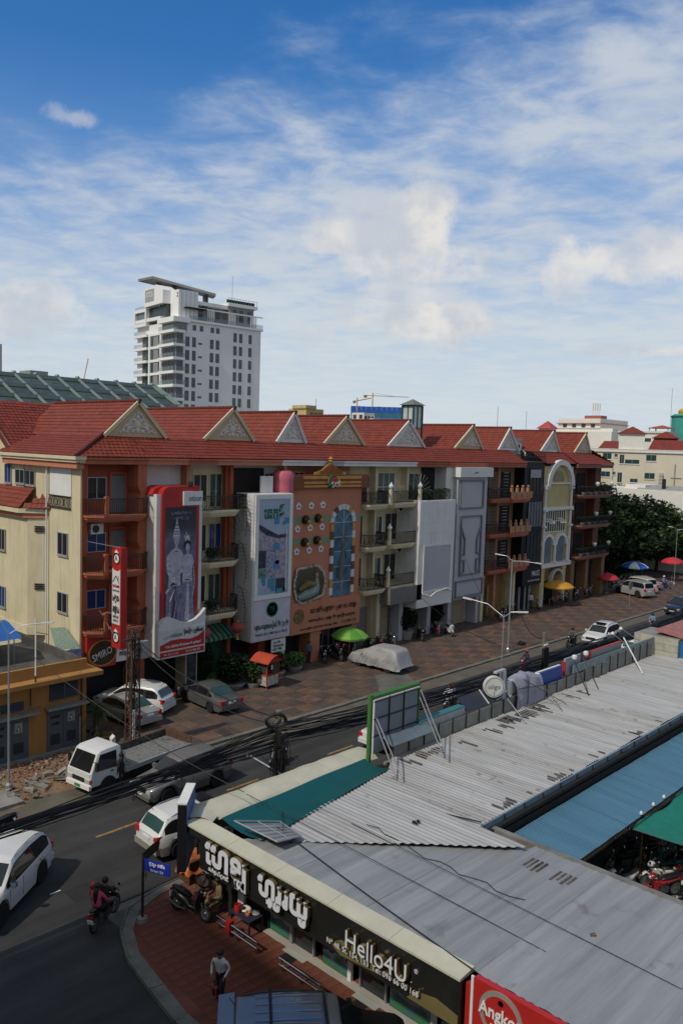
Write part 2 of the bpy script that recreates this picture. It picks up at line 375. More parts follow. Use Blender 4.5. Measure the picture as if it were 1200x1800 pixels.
# --- far pavement: big brown tile squares with orange bricks
def plaza_mat():
    m=bpy.data.materials.new('plaza_tile');MATS['plaza_tile']=m;m.use_nodes=True
    nt=m.node_tree;N=nt.nodes.new;L=nt.links.new;b=nt.nodes['Principled BSDF'];b.inputs['Roughness'].default_value=.85
    tc=N('ShaderNodeTexCoord');nz=N('ShaderNodeTexNoise');nz.inputs['Scale'].default_value=.23;nz.inputs['Detail'].default_value=7;nz.inputs['Roughness'].default_value=.6;L(tc.outputs['Object'],nz.inputs['Vector'])
    at=N('ShaderNodeAttribute');at.attribute_name='tone'
    rp=N('ShaderNodeMapRange');rp.inputs[1].default_value=.35;rp.inputs[2].default_value=.65;rp.inputs[3].default_value=.1;rp.inputs[4].default_value=.85;L(nz.outputs[0],rp.inputs[0])
    mx=N('ShaderNodeMix');mx.data_type='RGBA';L(rp.outputs[0],mx.inputs[0]);L(at.outputs['Color'],mx.inputs[6]);mx.inputs[7].default_value=(.075,.06,.048,1)
    n2=N('ShaderNodeTexNoise');n2.inputs['Scale'].default_value=9;n2.inputs['Detail'].default_value=5;L(tc.outputs['Object'],n2.inputs['Vector'])
    r2=N('ShaderNodeMapRange');r2.inputs[1].default_value=.3;r2.inputs[2].default_value=.7;r2.inputs[3].default_value=.7;r2.inputs[4].default_value=1.3;L(n2.outputs[0],r2.inputs[0])
    vm=N('ShaderNodeVectorMath');vm.operation='SCALE';L(mx.outputs[2],vm.inputs[0]);L(r2.outputs[0],vm.inputs['Scale']);L(vm.outputs[0],b.inputs['Base Color'])
    return m
PLAZA=plaza_mat()
def toned(o,tones):
    me=o.data;ca=me.color_attributes.new('tone','FLOAT_COLOR','CORNER')
    for p,t in zip(me.polygons,tones):
        for li in p.loop_indices:ca.data[li].color=(*t,1)
plaza=thing('pavement','brown tiled forecourt in front of the row houses','pavement',(60,38,0));plaza['kind']='structure';del plaza['category'];del plaza['label']
MB().prism([(21.9,33.9),(128,33.9),(128,43.6),(23.2,43.6),(22.6,38.6)],-.02,.112,'z').build('slab',KERB,plaza)
cells=[]
for i in range(18,104):
    for j in range(8):
        x=1.24*i;y=33.95+j*1.24-.0
        if x<22.2 or x+1.24>128 or y+1.24>43.9:continue
        cells.append((x,y))
cells.sort(key=lambda c:c[0])
rest=MB();rt=[]
for k,(x,y)in enumerate(cells):
    m=MB();tn=[]
    sq=(int(round(x/1.24))+int(round((y-33.95)/1.24)))%2
    for i in range(2):
        for j in range(4):
            a=x+i*.62;c=y+j*.31;f=RNG.uniform(.75,1.3)
            col=((.15,.078,.047)if RNG.random()<.8 else(.10,.062,.045))if sq else((.072,.042,.034)if RNG.random()<.85 else(.05,.038,.034))
            if x>41.5:col=(col[0]*1.12,col[1]*.98,col[2]*.9)
            m.box(a+.012,a+.608,c+.012,c+.298,.07,.118+RNG.uniform(-.004,.005));tn+=[tuple(q*f for q in col)]*6
    if k<288:
        toned(m.build('paving_tile',PLAZA,plaza),tn)
    else:
        b=len(rest.v);rest.v+=m.v;rest.f+=[tuple(b+q for q in f)for f in m.f];rest.m+=m.m;rt+=tn
toned(rest.build('paving_field',PLAZA,plaza,kind='stuff'),rt)
kerb=thing('kerb','concrete kerb along the far side of the street','kerb',(60,33.8,0));kerb['kind']='structure';del kerb['category'];del kerb['label']
for i in range(66):
    x=23.0+i*1.5+RNG.uniform(-.03,.03);MB().box(x,x+1.46,33.62+RNG.uniform(-.02,.02),33.93,-.02,.125+RNG.uniform(-.012,.012)).build('kerb_stone',KERB,kerb)
MB().prism([(42.3,32.5),(43.4,33.6),(45.2,36.2),(42.6,36.6),(39.6,33.6)],-.02,.13,'z').build('ramp',CEMENT,kerb)
GUT=ground_mat('gutter_dust',((.2,(.07,.063,.05)),(.6,(.13,.115,.09)),(.9,(.2,.17,.13))),.8)
struct('gutter',MB().poly([(-30,31.9,.004),(44,32.2,.004),(120,32.6,.004),(120,33.62,.004),(-30,33.62,.004)]),GUT)
# --- dirt lot in front of the ochre building
struct('dirt_lot',MB().grid(lambda a,b:(-20+42.6*a,33.3+(5.2-0)*b,.05+.10*noise.noise(Vector((42*a*.9,5*b*.9,1)))-(.07 if b<.1 else 0)),90,14),DIRT)
RUB=mat('brick_rubble',(.26,.11,.065),.95,var=.5,scale=7);RUBG=mat('concrete_rubble',(.27,.25,.21),.95,var=.35,scale=4)
def chunk(m,c,s,mi=0):
    a=RNG.uniform(0,PI);b=RNG.uniform(-.4,.4)
    u=Vector((math.cos(a),math.sin(a),b))*s*RNG.uniform(.6,1.3);v=Vector((-math.sin(a),math.cos(a),RNG.uniform(-.3,.3)))*s*RNG.uniform(.4,.9);w=Vector((0,0,1))*s*RNG.uniform(.2,.5)
    m.obox(c,u,v,w,mi)
    for k in range(len(m.v)-8,len(m.v)):m.v[k]=tuple(q+RNG.uniform(-.2,.2)*s for q in m.v[k])
rb=MB()
for i in range(900):
    x=RNG.uniform(14.5,21.6);y=36.9+RNG.gauss(0,1.0)if i%3 else RNG.uniform(33.6,38)
    if y>38.1 or y<33.4:continue
    chunk(rb,(x,y,.1),RNG.uniform(.02,.07),0 if RNG.random()<.6 else 1)
o=rb.build('brick_gravel',[RUB,RUBG]);o['kind']='stuff'
for i in range(20):
    m=MB();chunk(m,(RNG.uniform(15.4,18.6),RNG.gauss(35,.5),.16),RNG.uniform(.1,.3))
    tag(m.build('broken_slab',RUBG),'broken concrete slab lying in the rubble by the lamp post','rubble','broken slabs in the dirt lot')
m=MB();m.box(13.0,15.75,33.5,35.2,0,.16);struct('pavement_remnant',m,CONC)
# --- near pavement at the corner: red tiles
RTILE=mat('red_pavement_tile',(.145,.048,.03),.9,var=.35,scale=.9,bump=.3,detail=8)
near=thing('corner_pavement','','',(16,16,0));near['kind']='structure';del near['category'];del near['label']
edge=[(12.5,10.0),(12.6,17.6),(12.85,19.2),(13.15,20.9),(13.75,22.3),(14.6,23.2),(15.8,23.6),(17.2,23.68),(60,23.7)]
MB().prism(edge+[(60,20.5),(17.4,20.5),(17.4,10)],-.02,.10,'z').build('slab',KERB,near)
def inside(x,y):
    ex=None
    for(a,b),(c,d)in zip(edge[:-2],edge[1:-1]):
        if b<=y<=d:ex=a+(c-a)*(y-b)/(d-b+1e-9)
    if y<10:return False
    if ex is None:return x>17.0 and y<23.4
    return x>ex+.42
MB().prism([(x+.42 if y<22 else x+.3,min(y,23.25))for x,y in edge[:-1]]+[(17.6,23.25),(17.6,10)],.0,.106,'z').build('mortar_bed',RTILE,near)
tl=[]
a0=rad(-4)
for i in range(-8,26):
    for j in range(-22,34):
        cx=14.6+(i*math.cos(a0)-j*math.sin(a0))*.36;cy=17+(i*math.sin(a0)+j*math.cos(a0))*.36
        if cx>17.35 and cy<20.6:continue
        if cy>23.3 or cx>19.5:continue
        if inside(cx-.18,cy-.18)and inside(cx-.18,cy+.18):tl.append((cx,cy))
tl.sort(key=lambda c:abs(c[0]-15)+abs(c[1]-19))
tb=MB()
base=MB().obox((0,0,0),(.171*math.cos(a0),.171*math.sin(a0),0),(-.171*math.sin(a0),.171*math.cos(a0),0),(0,0,.025)).mesh('pavement_tile',RTILE)
for k,(cx,cy)in enumerate(tl):
    z=.09+RNG.uniform(-.004,.004)
    if k<296:
        o=bpy.data.objects.new('pavement_tile',base);COL.objects.link(o);o.parent=near;o.location=(cx-16,cy-16,z)
    else:tb.obox((cx,cy,z),(.171*math.cos(a0),.171*math.sin(a0),0),(-.171*math.sin(a0),.171*math.cos(a0),0),(0,0,.025))
tb.build('tile_field',RTILE,near,kind='stuff')
for(a,b),(c,d)in zip(edge[:-1],edge[1:]):
    L_=math.hypot(c-a,d-b);n=max(1,int(L_/1.1));nx,ny=(d-b)/L_,-(c-a)/L_
    if L_>30:n=8;c,d=a+9,b+.02;L_=9
    for k in range(n):
        p=Vector((a+(c-a)*(k+.01)/n,b+(d-b)*(k+.01)/n,.05));q=Vector((a+(c-a)*(k+.985)/n,b+(d-b)*(k+.985)/n,.05))
        MB().obox((p+q)/2+Vector((nx,ny,0))*.2,(q-p)/2,Vector((nx,ny,0))*.17,(0,0,.075+RNG.uniform(-.01,.01))).build('kerb_stone',KERB,near)
        MB().obox((p+q)/2+Vector((nx,ny,0))*-.02,(q-p)/2,Vector((nx,ny,0))*.028,(0,0,.10)).build('kerb_rail',KERB,near)
struct('parking_lot_floor',MB().poly([(18,-20,.003),(90,-20,.003),(90,20.4,.003),(18,20.4,.003)]),CEMENT)
# --- the block the photograph is taken from, out of frame, whose shade falls on the corner
ob=thing('apartment_block','tall plain block the street is seen from, shading the corner pavement','building',(-10,0,0))
MB().box(-22,-1.0,-30,24.2,0,18).build('wall',CREAM,ob)
MB().box(-22.2,-.8,-30.2,24.4,18,18.5).build('roof',CONC,ob)
for fl in range(5):
    for k in range(13):MB().box(-.99,-.96,-28+k*4,-26.4+k*4,1.5+fl*3.4,3.2+fl*3.4).build('window',GL,ob)
# ================================================================== THE FAR ROW
FZ=(5.0,8.4,11.7) # balcony floor levels
YW=43.4 # house wall
def courses(mb,p0,eu,ev,vlen,ulo,uhi,course=.34,tile=.30,lift=.035):
    p0,eu,ev=Vector(p0),Vector(eu).normalized(),Vector(ev).normalized();n=eu.cross(ev)
    if n.z<0:n=-n
    k=max(1,round(vlen/course));h=vlen/k
    for c in range(k):
        v0=c*h;v1=v0+h+.03;um=v0+h*.5
        a,b=ulo(um),uhi(um)
        if b-a<.1:continue
        nu=max(2,int((b-a)/(tile/3)));st=len(mb.v)
        for j in range(nu+1):
            u=a+(b-a)*j/nu;w=.014*(1,.25,-.4)[j%3]
            e=p0+eu*u
            mb.v+=[tuple(e+ev*v0+n*(-.02)),tuple(e+ev*v0+n*(lift+w)),tuple(e+ev*v1+n*(.0+w))]
        for j in range(nu):
            q=st+j*3
            mb.f+=[(q,q+3,q+4,q+1),(q+1,q+4,q+5,q+2)];mb.m+=[0,0]
    return mb
def window(parent,x0,x1,z0,z1,y=YW,fm=ALU,gm=GL,nx=2,nz=1,t=.05,name='window'):
    f=MB()
    for i in range(nx+1):
        x=x0+(x1-x0)*i/nx;f.box(x-t/2,x+t/2,y-.07,y-.002,z0,z1)
    for i in range(nz+1):
        z=z0+(z1-z0)*i/nz;f.box(x0,x1,y-.065,y-.004,z-t/2,z+t/2)
    o=f.build(name,fm,parent)
    MB().box(x0,x1,y-.03,y-.01,z0,z1).build('pane',gm,o);return o
def xwindow(parent,x,y0,y1,z0,z1,fm=ALU,gm=GL,n=2,t=.05):
    f=MB()
    for i in range(n+1):
        y=y0+(y1-y0)*i/n;f.box(x-.07,x-.002,y-t/2,y+t/2,z0,z1)
    for z in(z0,z1):f.box(x-.066,x-.004,y0,y1,z-t/2,z+t/2)
    f.box(x-.1,x,y0-.06,y1+.06,z0-.1,z0-.04)
    o=f.build('window',fm,parent);MB().box(x-.03,x-.01,y0,y1,z0,z1).build('pane',gm,o)
def bal_poly(x0,x1,yf,c=.6,back=42.9):return[(x0,back),(x0,yf+c*.85),(x0+c,yf),(x1-c,yf),(x1,yf+c*.85),(x1,back)]
def balcony(parent,x0,x1,z,m,rail=IRON,yf=41.4,c=.6,posts=None,scroll=False,h=.95,thick=.38):
    P=bal_poly(x0,x1,yf,c);mx=(x0+x1)/2
    def shrink(k):return[(mx+(x-mx)*(1-k),y+(k*2.2 if y<42.5 else 0))for x,y in P]
    s=MB();s.prism(shrink(.0),z-.12,z,'z');s.prism(shrink(.03),z-.26,z-.122,'z');s.prism(shrink(.075),z-thick,z-.262,'z')
    s.build('balcony_slab',m,parent)
    if rail is None:return
    r=MB();pts=shrink(.012)[:-1]+[shrink(.012)[-1]]
    pts=[(x,y)for x,y in pts]
    for(a,b),(p,q)in zip(pts[:-1],pts[1:]):
        L_=math.hypot(p-a,q-b);n=max(1,int(L_/.13))
        for zz,t in((z+h,.03),(z+.1,.02),(z+h-.14,.012)):r.bar((a,b,zz),(p,q,zz),t,t)
        for i in range(n+1):
            x,y=a+(p-a)*i/n,b+(q-b)*i/n;r.bar((x,y,z),(x,y,z+h),.011)
        if scroll:
            for i in range(max(1,int(L_/.5))):
                f=(i+.5)/max(1,int(L_/.5));cx,cy=a+(p-a)*f,b+(q-b)*f;dx,dy=(p-a)/L_,(q-b)/L_
                for sg in(1,-1):
                    r.tube([(cx+dx*sg*(.04+.16*math.sin(t*.7)),cy+dy*sg*(.04+.16*math.sin(t*.7)),z+.2+.13*t)for t in range(5)],.02,4)
    r.build('railing',rail,parent)
    if posts:
        for px in posts:MB().box(px-.11,px+.11,yf-.03,yf+.2,z,z+h+.15).build('balcony_post',m,parent)
def ac_unit(parent,x,y,z,dx=.8,dz=.6):
    a=MB().box(x,x+dx,y-.34,y,z,z+dz).build('air_conditioner',WHITE,parent)
    MB().lathe([(.22,0),(.22,.02),(.05,.03)],(x+dx*.38,y-.375,z+dz/2),14,0,'y').build('fan_grille',IRON,a)
def gable(parent,ax,l,r,face=GTAN,deep=11,yf=44.0,zb=16.24,za=18.45,plaque=RELIEF,left_open=True):
    hw=(ax-l);sl=math.hypot(hw,za-zb)
    m=MB()
    courses(m,(l,yf-.18,zb),(0,1,0),(hw,0,za-zb),sl,lambda v:0,lambda v:deep)
    courses(m,(r,yf-.18,zb),(0,1,0),(ax-r,0,za-zb),math.hypot(r-ax,za-zb),lambda v:0,lambda v:deep)
    g=m.build('gable_roof',ROOF,parent)
    rc=MB();n=int(deep/.42)
    for i in range(n):rc.tube([(ax,yf-.25+i*.42,za+.05),(ax,yf-.25+i*.42+.44,za+.05)],[.115,.095],7)
    rc.build('ridge_tiles',ROOFD,g)
    w=MB().prism([(l+.1,zb),(r-.1,zb),(ax,za-.1)],yf,yf+.12,'y').build('gable_wall',face,parent)
    t=MB()
    for ex,sg in((l,1),(r,-1)):
        d=Vector((ax-ex,0,za-zb)).normalized()
        t.bar((ex,yf-.1,zb+.0),(ax+d.x*.02,yf-.1,za-.02),.1,.07,up=(0,1,0))
    t.build('bargeboard',WHITE if face==WHITE else CREAM2,parent)
    rr=MB();W_=(r-l)*.56;H_=(za-zb)*.62;cx=ax+.0
    for(u,v,s)in[(0,.92,.07),(0,.75,.10),(-.09,.6,.09),(.09,.6,.09),(0,.42,.17),(-.2,.45,.08),(.2,.45,.08),(-.26,.25,.12),(.26,.25,.12),(0,.14,.12),(-.14,.1,.09),(.14,.1,.09),(-.4,.12,.09),(.4,.12,.09),(-.5,.05,.06),(.5,.05,.06),(-.3,.06,.06),(.3,.06,.06)]:
        c=(cx+u*W_,yf-.005,zb+.22+v*H_);s*=W_*.62
        rr.lathe([(0.001,-.09),(s*.5,-.075),(s*.55,-.05),(s*.85,-.05),(s,0)],c,9,0,'y')
    for sg in(-1,1):
        for(u0,v0,u1,v1)in((.05,.85,.16,.62),(.12,.62,.3,.36),(.2,.4,.46,.14),(.1,.3,.34,.06)):
            rr.tube([(cx+sg*W_*(u0+(u1-u0)*t),yf-.03,zb+.22+H_*(v0+(v1-v0)*t+.09*math.sin(t*PI)))for t in(0,.25,.5,.75,1)],[.03,.07,.08,.06,.02],5)
    rr.build('stucco_relief',plaque,w)
def skirt(parent,x0,x1,z0=15.05,y0=41.9,y1=44.05,z1=16.27,hipl=0,hipr=0):
    m=MB();ev=Vector((0,y1-y0,z1-z0));L_=ev.length
    courses(m,(x0,y0,z0),(1,0,0),ev,L_,lambda v:hipl*v/L_,lambda v:x1-x0-hipr*v/L_)
    m.poly([(x0,y0,z0-.03),(x1,y0,z0-.03),(x1-hipr,y1,z1-.03),(x0+hipl,y1,z1-.03)])
    return m.build('skirt_roof',ROOF,parent)
def cornice(parent,segs,z0=14.62,z1=15.0,y=41.98):
    for x0,x1,m in segs:
        s=MB().box(x0,x1,y,y+.25,z0,z1);s.box(x0,x1,y-.1,y,z1-.12,z1-.001);s.box(x0,x1,y+.25,YW,z0+.05,z0+.15)
        s.build('cornice',m,parent)
def house(label,x0,x1,wm,soffit=True,top=15.0):
    t=thing('row_house',label,'house',((x0+x1)/2,YW,0),group='row houses along the far side of the street')
    MB().box(x0+.01,x1-.01,YW,55,0,top+.72 if x0>24 else 15.0).build('wall',wm,t);return t
def pier(parent,x,z0,z1,m,w=.28,y0=42.2,y1=YW):return MB().box(x-w/2,x+w/2,y0,y1,z0,z1).box(x-w/2-.06,x+w/2+.06,y0-.06,y1,z1-.35,z1-.2).build('pillar',m,parent)
def party(parent,x,m,w=.16):return MB().box(x-w/2,x+w/2,42.75,YW,0.1,14.7).build('party_wall',m,parent)
def shutter(parent,x0,x1,z1,m=SHUT,y=43.2,n=12):
    s=MB()
    for i in range(n):s.box(x0,x1,y-(.02 if i%2 else 0),y+.05,.12+(z1-.12)*i/n,.12+(z1-.12)*(i+1)/n-.005)
    return s.build('shutter_door',m,parent)

# ---- H1 terracotta corner house with the cream side wing
h1=house('terracotta red corner house with three round fronted balconies and cream side wall',23.3,27.4,TERRA)
MB().box(23.28,23.31,43.41,57,0,14.6).build('side_wall',CREAM,h1)
MB().box(23.24,23.6,42.4,43.4,0,14.62).build('corner_pillar',CREAM,h1)
MB().box(23.33,23.66,42.36,43.38,0.0,14.6).build('corner_pillar',TERRA,h1)
MB().box(23.2,23.30,49.4,52,4,14.5).build('wing_wall',CREAM,h1)
for z0,z1 in((12.6,14.0),):xwindow(h1,23.2,49.2-.0,50.4,13.15,14.0)
xwindow(h1,23.27,47.95,49.2,13.1,13.98)
xwindow(h1,23.19,51.0,51.9,13.1,14.3,gm=GLB)
xwindow(h1,23.27,43.85,45.0,9.2,10.5,gm=GL);xwindow(h1,23.27,43.85,45.0,5.8,6.95,gm=GL)
MB().box(23.22,23.28,43.45,46.0,12.62,14.55).build('upper_panel',WHITE,h1)
rg=MB()
for i in range(17):rg.bar((23.2,43.5+i*.155,11.98),(23.2,43.5+i*.155,12.66),.012)
for i in range(7):
    cy=43.7+i*.38;rg.tube([(23.2,cy+.15*math.sin(t),12.3+.26*math.cos(t))for t in[k*PI/4 for k in range(9)]],.015,4)
for z in(11.98,12.66):rg.bar((23.2,43.45,z),(23.2,46.05,z),.03)
rg.build('side_railing',IRON,h1);MB().box(23.25,23.275,43.5,46.0,11.98,12.6).build('railing_recess',CREAM2,h1)
for(y,z)in((45.6,14.1),(46.4,11.2),(46.4,7.7)):
    v=MB()
    for k in range(3):v.box(23.235,23.285,y,y+.5,z+k*.13,z+k*.13+.06)
    v.build('wall_vent',DARK,h1)
pp=MB();pp.tube([(23.12,46.2,2),(23.12,46.2,14.5)],.055,8);pp.tube([(23.14,46.6,5.8),(23.14,46.6,11.9)],.045,8);pp.build('drain_pipe',WHITEP,h1)
c=MB();c.box(22.62,23.3,41.85,51.6,14.86,15.05);c.box(22.72,23.3,41.96,51.6,14.7,14.858);c.build('side_cornice',CREAM2,h1)
c=MB().box(22.84,23.3,42.12,51.6,14.36,14.698).build('side_cornice',ORANGE,h1)
# left slope of the corner roof, with hip and valley
ls=MB();ev=Vector((25.62-22.65,0,16.3-15.05));L_=ev.length
courses(ls,(22.65,41.9,15.08),(0,1,0),ev,L_,lambda v:2.1*v/L_,lambda v:10.2)
ls.build('hip_roof',ROOF,h1)
hp=MB()
for i in range(11):
    a=Vector((22.65,41.88,15.12)).lerp(Vector((25.55,44.0,16.4)),i/11);b=Vector((22.65,41.88,15.12)).lerp(Vector((25.55,44.0,16.4)),(i+1.05)/11);hp.tube([a,b],[.1,.085],6)
hp.build('hip_tiles',ROOFD,h1)
# wing roof over the left end
wr=MB();ev=Vector((0,5,3.45));L_=ev.length
courses(wr,(15.5,51.3,15.05),(1,0,0),ev,L_,lambda v:8.1-.0,lambda v:12.4*(.66+.5*v/L_))
wr.poly([(23.3,51.35,14.95),(29,51.35,14.95),(29,56.3,18.4),(23.3,56.3,18.4)])
wr.build('wing_roof',ROOF,h1);MB().prism([(51.3,4),(61.3,4),(61.3,15),(56.3,18.35),(51.3,15)],23.25,23.55,'x').build('wing_gable',CREAM,h1)
MB().bar((23.2,51.1,14.98),(23.2,56.3,18.6),.12,.06,up=(1,0,0)).build('verge',ROOFD,h1)
# bay of the side wing
def bay_poly(d,e=0):return[(23.35,46.4-e),(23.3,46.4-e),(23.3-d-e,46.4+d-e*.4),(23.3-d-e,57),(23.35,57)]
MB().prism(bay_poly(.85),4.1,11.2,'z').build('bay_wall',CREAM,h1);MB().prism(bay_poly(.87,.03),4.05,4.55,'z').build('bay_plinth',CREAM2,h1)
MB().prism(bay_poly(.98,.12),11.2,11.5,'z').build('bay_cornice',ORANGE,h1);MB().prism(bay_poly(1.1,.26),11.5,11.75,'z').build('bay_cornice',CREAM2,h1)
br=MB();X0=23.3-1.35;courses(br,(X0,47.3,11.8),(0,1,0),(1.3,0,1.15),1.73,lambda v:.0+.35*v,lambda v:9)
courses(br,(23.25,45.95,11.8),(-1.3,1.3,0),(.75,.75,1.15),1.5,lambda v:.0,lambda v:1.85-1.15*v)
br.build('bay_roof',ROOF,h1)
for(y0,y1,z0,z1,g)in((50.2,51.1,8.9,10.2,GL),(50.2,51.0,5.25,6.55,GLB)):xwindow(h1,22.42,y0,y1,z0,z1,gm=g)
for z in(10.4,6.9):
    v=MB()
    for k in range(3):v.obox((22.93,46.72,z+k*.14),(-.2,.2,0),(.04,.04,0),(0,0,.035))
    v.build('wall_vent',DARK,h1)
skirt(h1,22.6,27.4,hipl=2.9);cornice(h1,[(22.95,27.4,TERRA2)])
for k,z in enumerate(FZ):
    balcony(h1,23.4,27.5,z,TERRA2,c=.75,posts=[24.35],rail=IRON)
    window(h1,24.2,25.4,z+(1.0 if k<2 else .85),z+2.1,gm=(GLB,GLB,GL)[k])
    d=MB().box(25.75,26.65,YW-.06,YW-.01,z,z+2.2).build('door',GRDOOR if k else TEALD,h1)
    MB().box(25.62,25.75,YW-.09,YW,z,z+2.3).box(26.65,26.78,YW-.09,YW,z,z+2.3).box(25.62,26.78,YW-.09,YW,z+2.3,z+2.42).build('door_frame',TERRA2,d)
    MB().prism([(26.8,z+3.2),(27.4,z+3.2),(27.4,z),(26.85,z),(26.85,z+.9),(27.0,z+1.2),(26.8,z+1.6)],42.1,YW,'y').build('side_bracket',TERRA2,h1)
ac_unit(h1,24.0,42.9,10.55)
pier(h1,27.2,.1,4.6,TERRA,.5)
MB().box(23.5,27.0,42.9,43.35,3.3,4.6).build('lintel',TERRA,h1);MB().box(23.7,26.9,43.3,43.39,.1,3.3).build('doorway',DARK,h1)

# ---- H2
h2=house('cream house half hidden by the red billboard, with iron balconies and red lanterns',27.4,34.6,WHITE)
skirt(h2,27.4,34.6);cornice(h2,[(27.4,30.3,ORANGE),(30.3,32.6,TERRA2),(32.6,34.6,ORANGE)]);gable(h2,27.93,25.54,29.95,deep=11)
party(h2,27.5,TERRA,.3);party(h2,30.9,mat('gold_column',(.42,.22,.09),.7),.3);party(h2,34.4,TERRA,.3)
for k,z in enumerate(FZ):
    balcony(h2,31.0,34.5,z,CREAM2,c=.7,scroll=True)
    MB().box(31.6,34.2,YW-.05,YW-.003,z+.02,z+2.7).build('door_surround',CREAM2,h2)
    window(h2,31.7,32.75,z+.5,z+2.25,y=YW-.05,gm=GL,fm=CREAM2);window(h2,33.0,34.0,z+.1,z+2.3,y=YW-.05,gm=(GLG,GLB,GLG)[k],fm=CREAM2,nx=2)
    pier(h2,34.15,z,z+3.1,TERRA,.3,42.9,YW-.06)
MB().box(31.2,34.3,43.2,43.38,.1,3.0).build('garage_door',DGRN,h2)
MB().box(27.8,30.7,43.3,43.39,.1,3.2).build('doorway',DARK,h2);pier(h2,30.8,.1,4.6,CREAM2,.9,42.0,43.1)
MB().box(30.45,31.15,41.95,41.99,.7,3.4).build('poster',mat('dark_poster',(.05,.055,.06),.5,var=.9,scale=3),h2)
aw=MB()
for i in range(16):aw.poly([(31.2+i*.2,43.1,3.95),(31.4+i*.2,43.1,3.95),(31.4+i*.2,41.9,3.3),(31.2+i*.2,41.9,3.3)],i%2).poly([(31.2+i*.2,41.9,3.3),(31.4+i*.2,41.9,3.3),(31.4+i*.2,41.9,3.1),(31.2+i*.2,41.9,3.1)],i%2)
aw.build('awning',[DGRN,mat('pale_green_stripe',(.12,.22,.16),.8)],h2)
LANT=mat('red_lantern_silk',(.30,.06,.045),.6,var=.2)
for x in(31.25,34.0):
    t=thing('paper_lantern','round dusty red paper lantern hanging over the green garage door, %s one'%('left' if x<32 else 'right'),'lantern',(x,41.35,3.4),group='lanterns over the green garage')
    MB().lathe([(.16,3.55),(.34,3.65),(.46,3.85),(.46,4.0),(.34,4.2),(.16,4.3)],(x,41.35,0),14).build('lantern_body',LANT,t,smooth=True)
    MB().lathe([(.12,4.3),(.12,4.4)],(x,41.35,0),10).lathe([(.12,3.45),(.12,3.55)],(x,41.35,0),10).build('gold_rim',GOLD,t)
    MB().tube([(x,41.35,3.45),(x,41.35,3.1)],[.05,.11],8).build('tassel',GOLD,t);MB().tube([(x,41.35,4.4),(x,41.35,4.65)],.01,4).build('cord',IRON,t)

# ---- H3 behind the white board
h3=house('house with a dark open top balcony behind the tall white board',34.6,39.3,WHITE)
skirt(h3,34.6,39.3);cornice(h3,[(34.6,38.2,ORANGE),(38.2,39.3,WHITE)]);gable(h3,35.39,32.9,37.25,deep=11)
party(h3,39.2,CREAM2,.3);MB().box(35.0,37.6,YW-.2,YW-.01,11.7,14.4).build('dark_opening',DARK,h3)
balcony(h3,34.9,39.2,11.7,CREAM2,scroll=True)
MB().box(36.2,37.3,41.9,42.0,11.8,13.9).build('privacy_screen',WHITEP,h3)
window(h3,37.8,39.0,11.8,14.0,nx=3,nz=2,fm=WHITE)
MB().box(34.9,39.1,43.3,43.39,.1,4).build('doorway',DARK,h3);pier(h3,36.9,.1,3.2,TERRA,.6);pier(h3,38.9,.1,3.2,CREAM2,.35)
for x in(35.2,):MB().box(34.75,36.6,42.0,42.3,3.1,4.0).build('beam',CONC,h3)

# ---- H4 salmon façade with the arched window
h4=house('salmon pink decorated facade with arched window, star flowers and gilded crest',39.3,46.6,ORANGE)
skirt(h4,39.3,46.6);cornice(h4,[(39.3,42.4,WHITE),(42.4,44.4,GREYP),(44.4,46.6,WHITE)]);gable(h4,41.07,39.36,42.25,face=WHITE,deep=11)
for x0,x1 in((39.7,41.6),(45.0,46.4)):window(h4,x0,x1,12.4,14.1,nx=4,nz=2,fm=WHITE)
FY=42.0
MB().box(39.25,46.5,FY,FY+.5,2.5,13.0).build('facade_wall',ORANGE,h4);MB().box(39.25,46.62,FY-.1,FY-.002,2.45,4.75).build('facade_sign_band',ORANGE,h4)
GRB=mat('sage_stripe',(.20,.27,.17),.8)
for z in(10.05,11.2)[::-1]:pass
for z0 in(10.55,8.95):
    MB().box(39.26,43.15,FY-.012,FY-.002,z0,z0+.45).build('green_band',GRB,h4)
    if z0>10:MB().box(45.75,46.49,FY-.012,FY-.002,z0,z0+.45).build('green_band',GRB,h4)
# crest and head
MB().box(38.95,46.95,FY-.3,FY+.3,13.0,14.0).build('facade_head',mat('rust_red_trim',(.26,.07,.035),.8,streak=.3),h4)
st=MB()
for z in(13.08,13.34,13.68):st.box(40.0,46.1,FY-.36,FY-.301,z,z+.16+.06*(z>13.5))
st.build('gilded_moulding',GOLD,h4)
for x in(39.0,46.05):MB().box(x,x+.9,FY-.4,FY-.302,13.0,13.85).build('end_block',mat('brown_block',(.20,.075,.035),.8),h4)
cr=MB();A=[(41.1,14.0),(41.1,14.14),(41.8,14.32),(42.35,14.68),(42.75,14.92),(43.15,14.68),(43.7,14.32),(44.4,14.14),(44.4,14.0)]
cr.prism(A,FY-.3,FY-.2,'y');cre=cr.build('crest',GOLD,h4)
fl=MB()
for i in range(13):
    x=41.65+i*.185;hgt=.16+.78*max(0,1-abs(x-42.75)/1.35);fl.box(x,x+.09,FY-.33,FY-.301,14.03,14.03+hgt*.8)
fl.build('fluting',mat('crest_red',(.24,.045,.025),.7),cre)
MB().lathe([(.1,14.9),(.2,14.98),(.1,15.08),(.2,15.14),(.02,15.32)],(42.75,FY-.25,0),8).build('finial',GOLD,cre)
lg=MB().lathe([(.0,-.14),(.46,-.12),(.52,-.05),(.52,0)],(42.85,FY-.37,13.5),20,0,'y').build('round_emblem',mat('emblem_dark',(.06,.09,.04),.5,var=.8,scale=3),h4)
MB().lathe([(.0,-.16),(.26,-.15),(.26,-.12)],(43.0,FY-.37,13.6),14,0,'y').build('emblem_disc',REDP,lg)
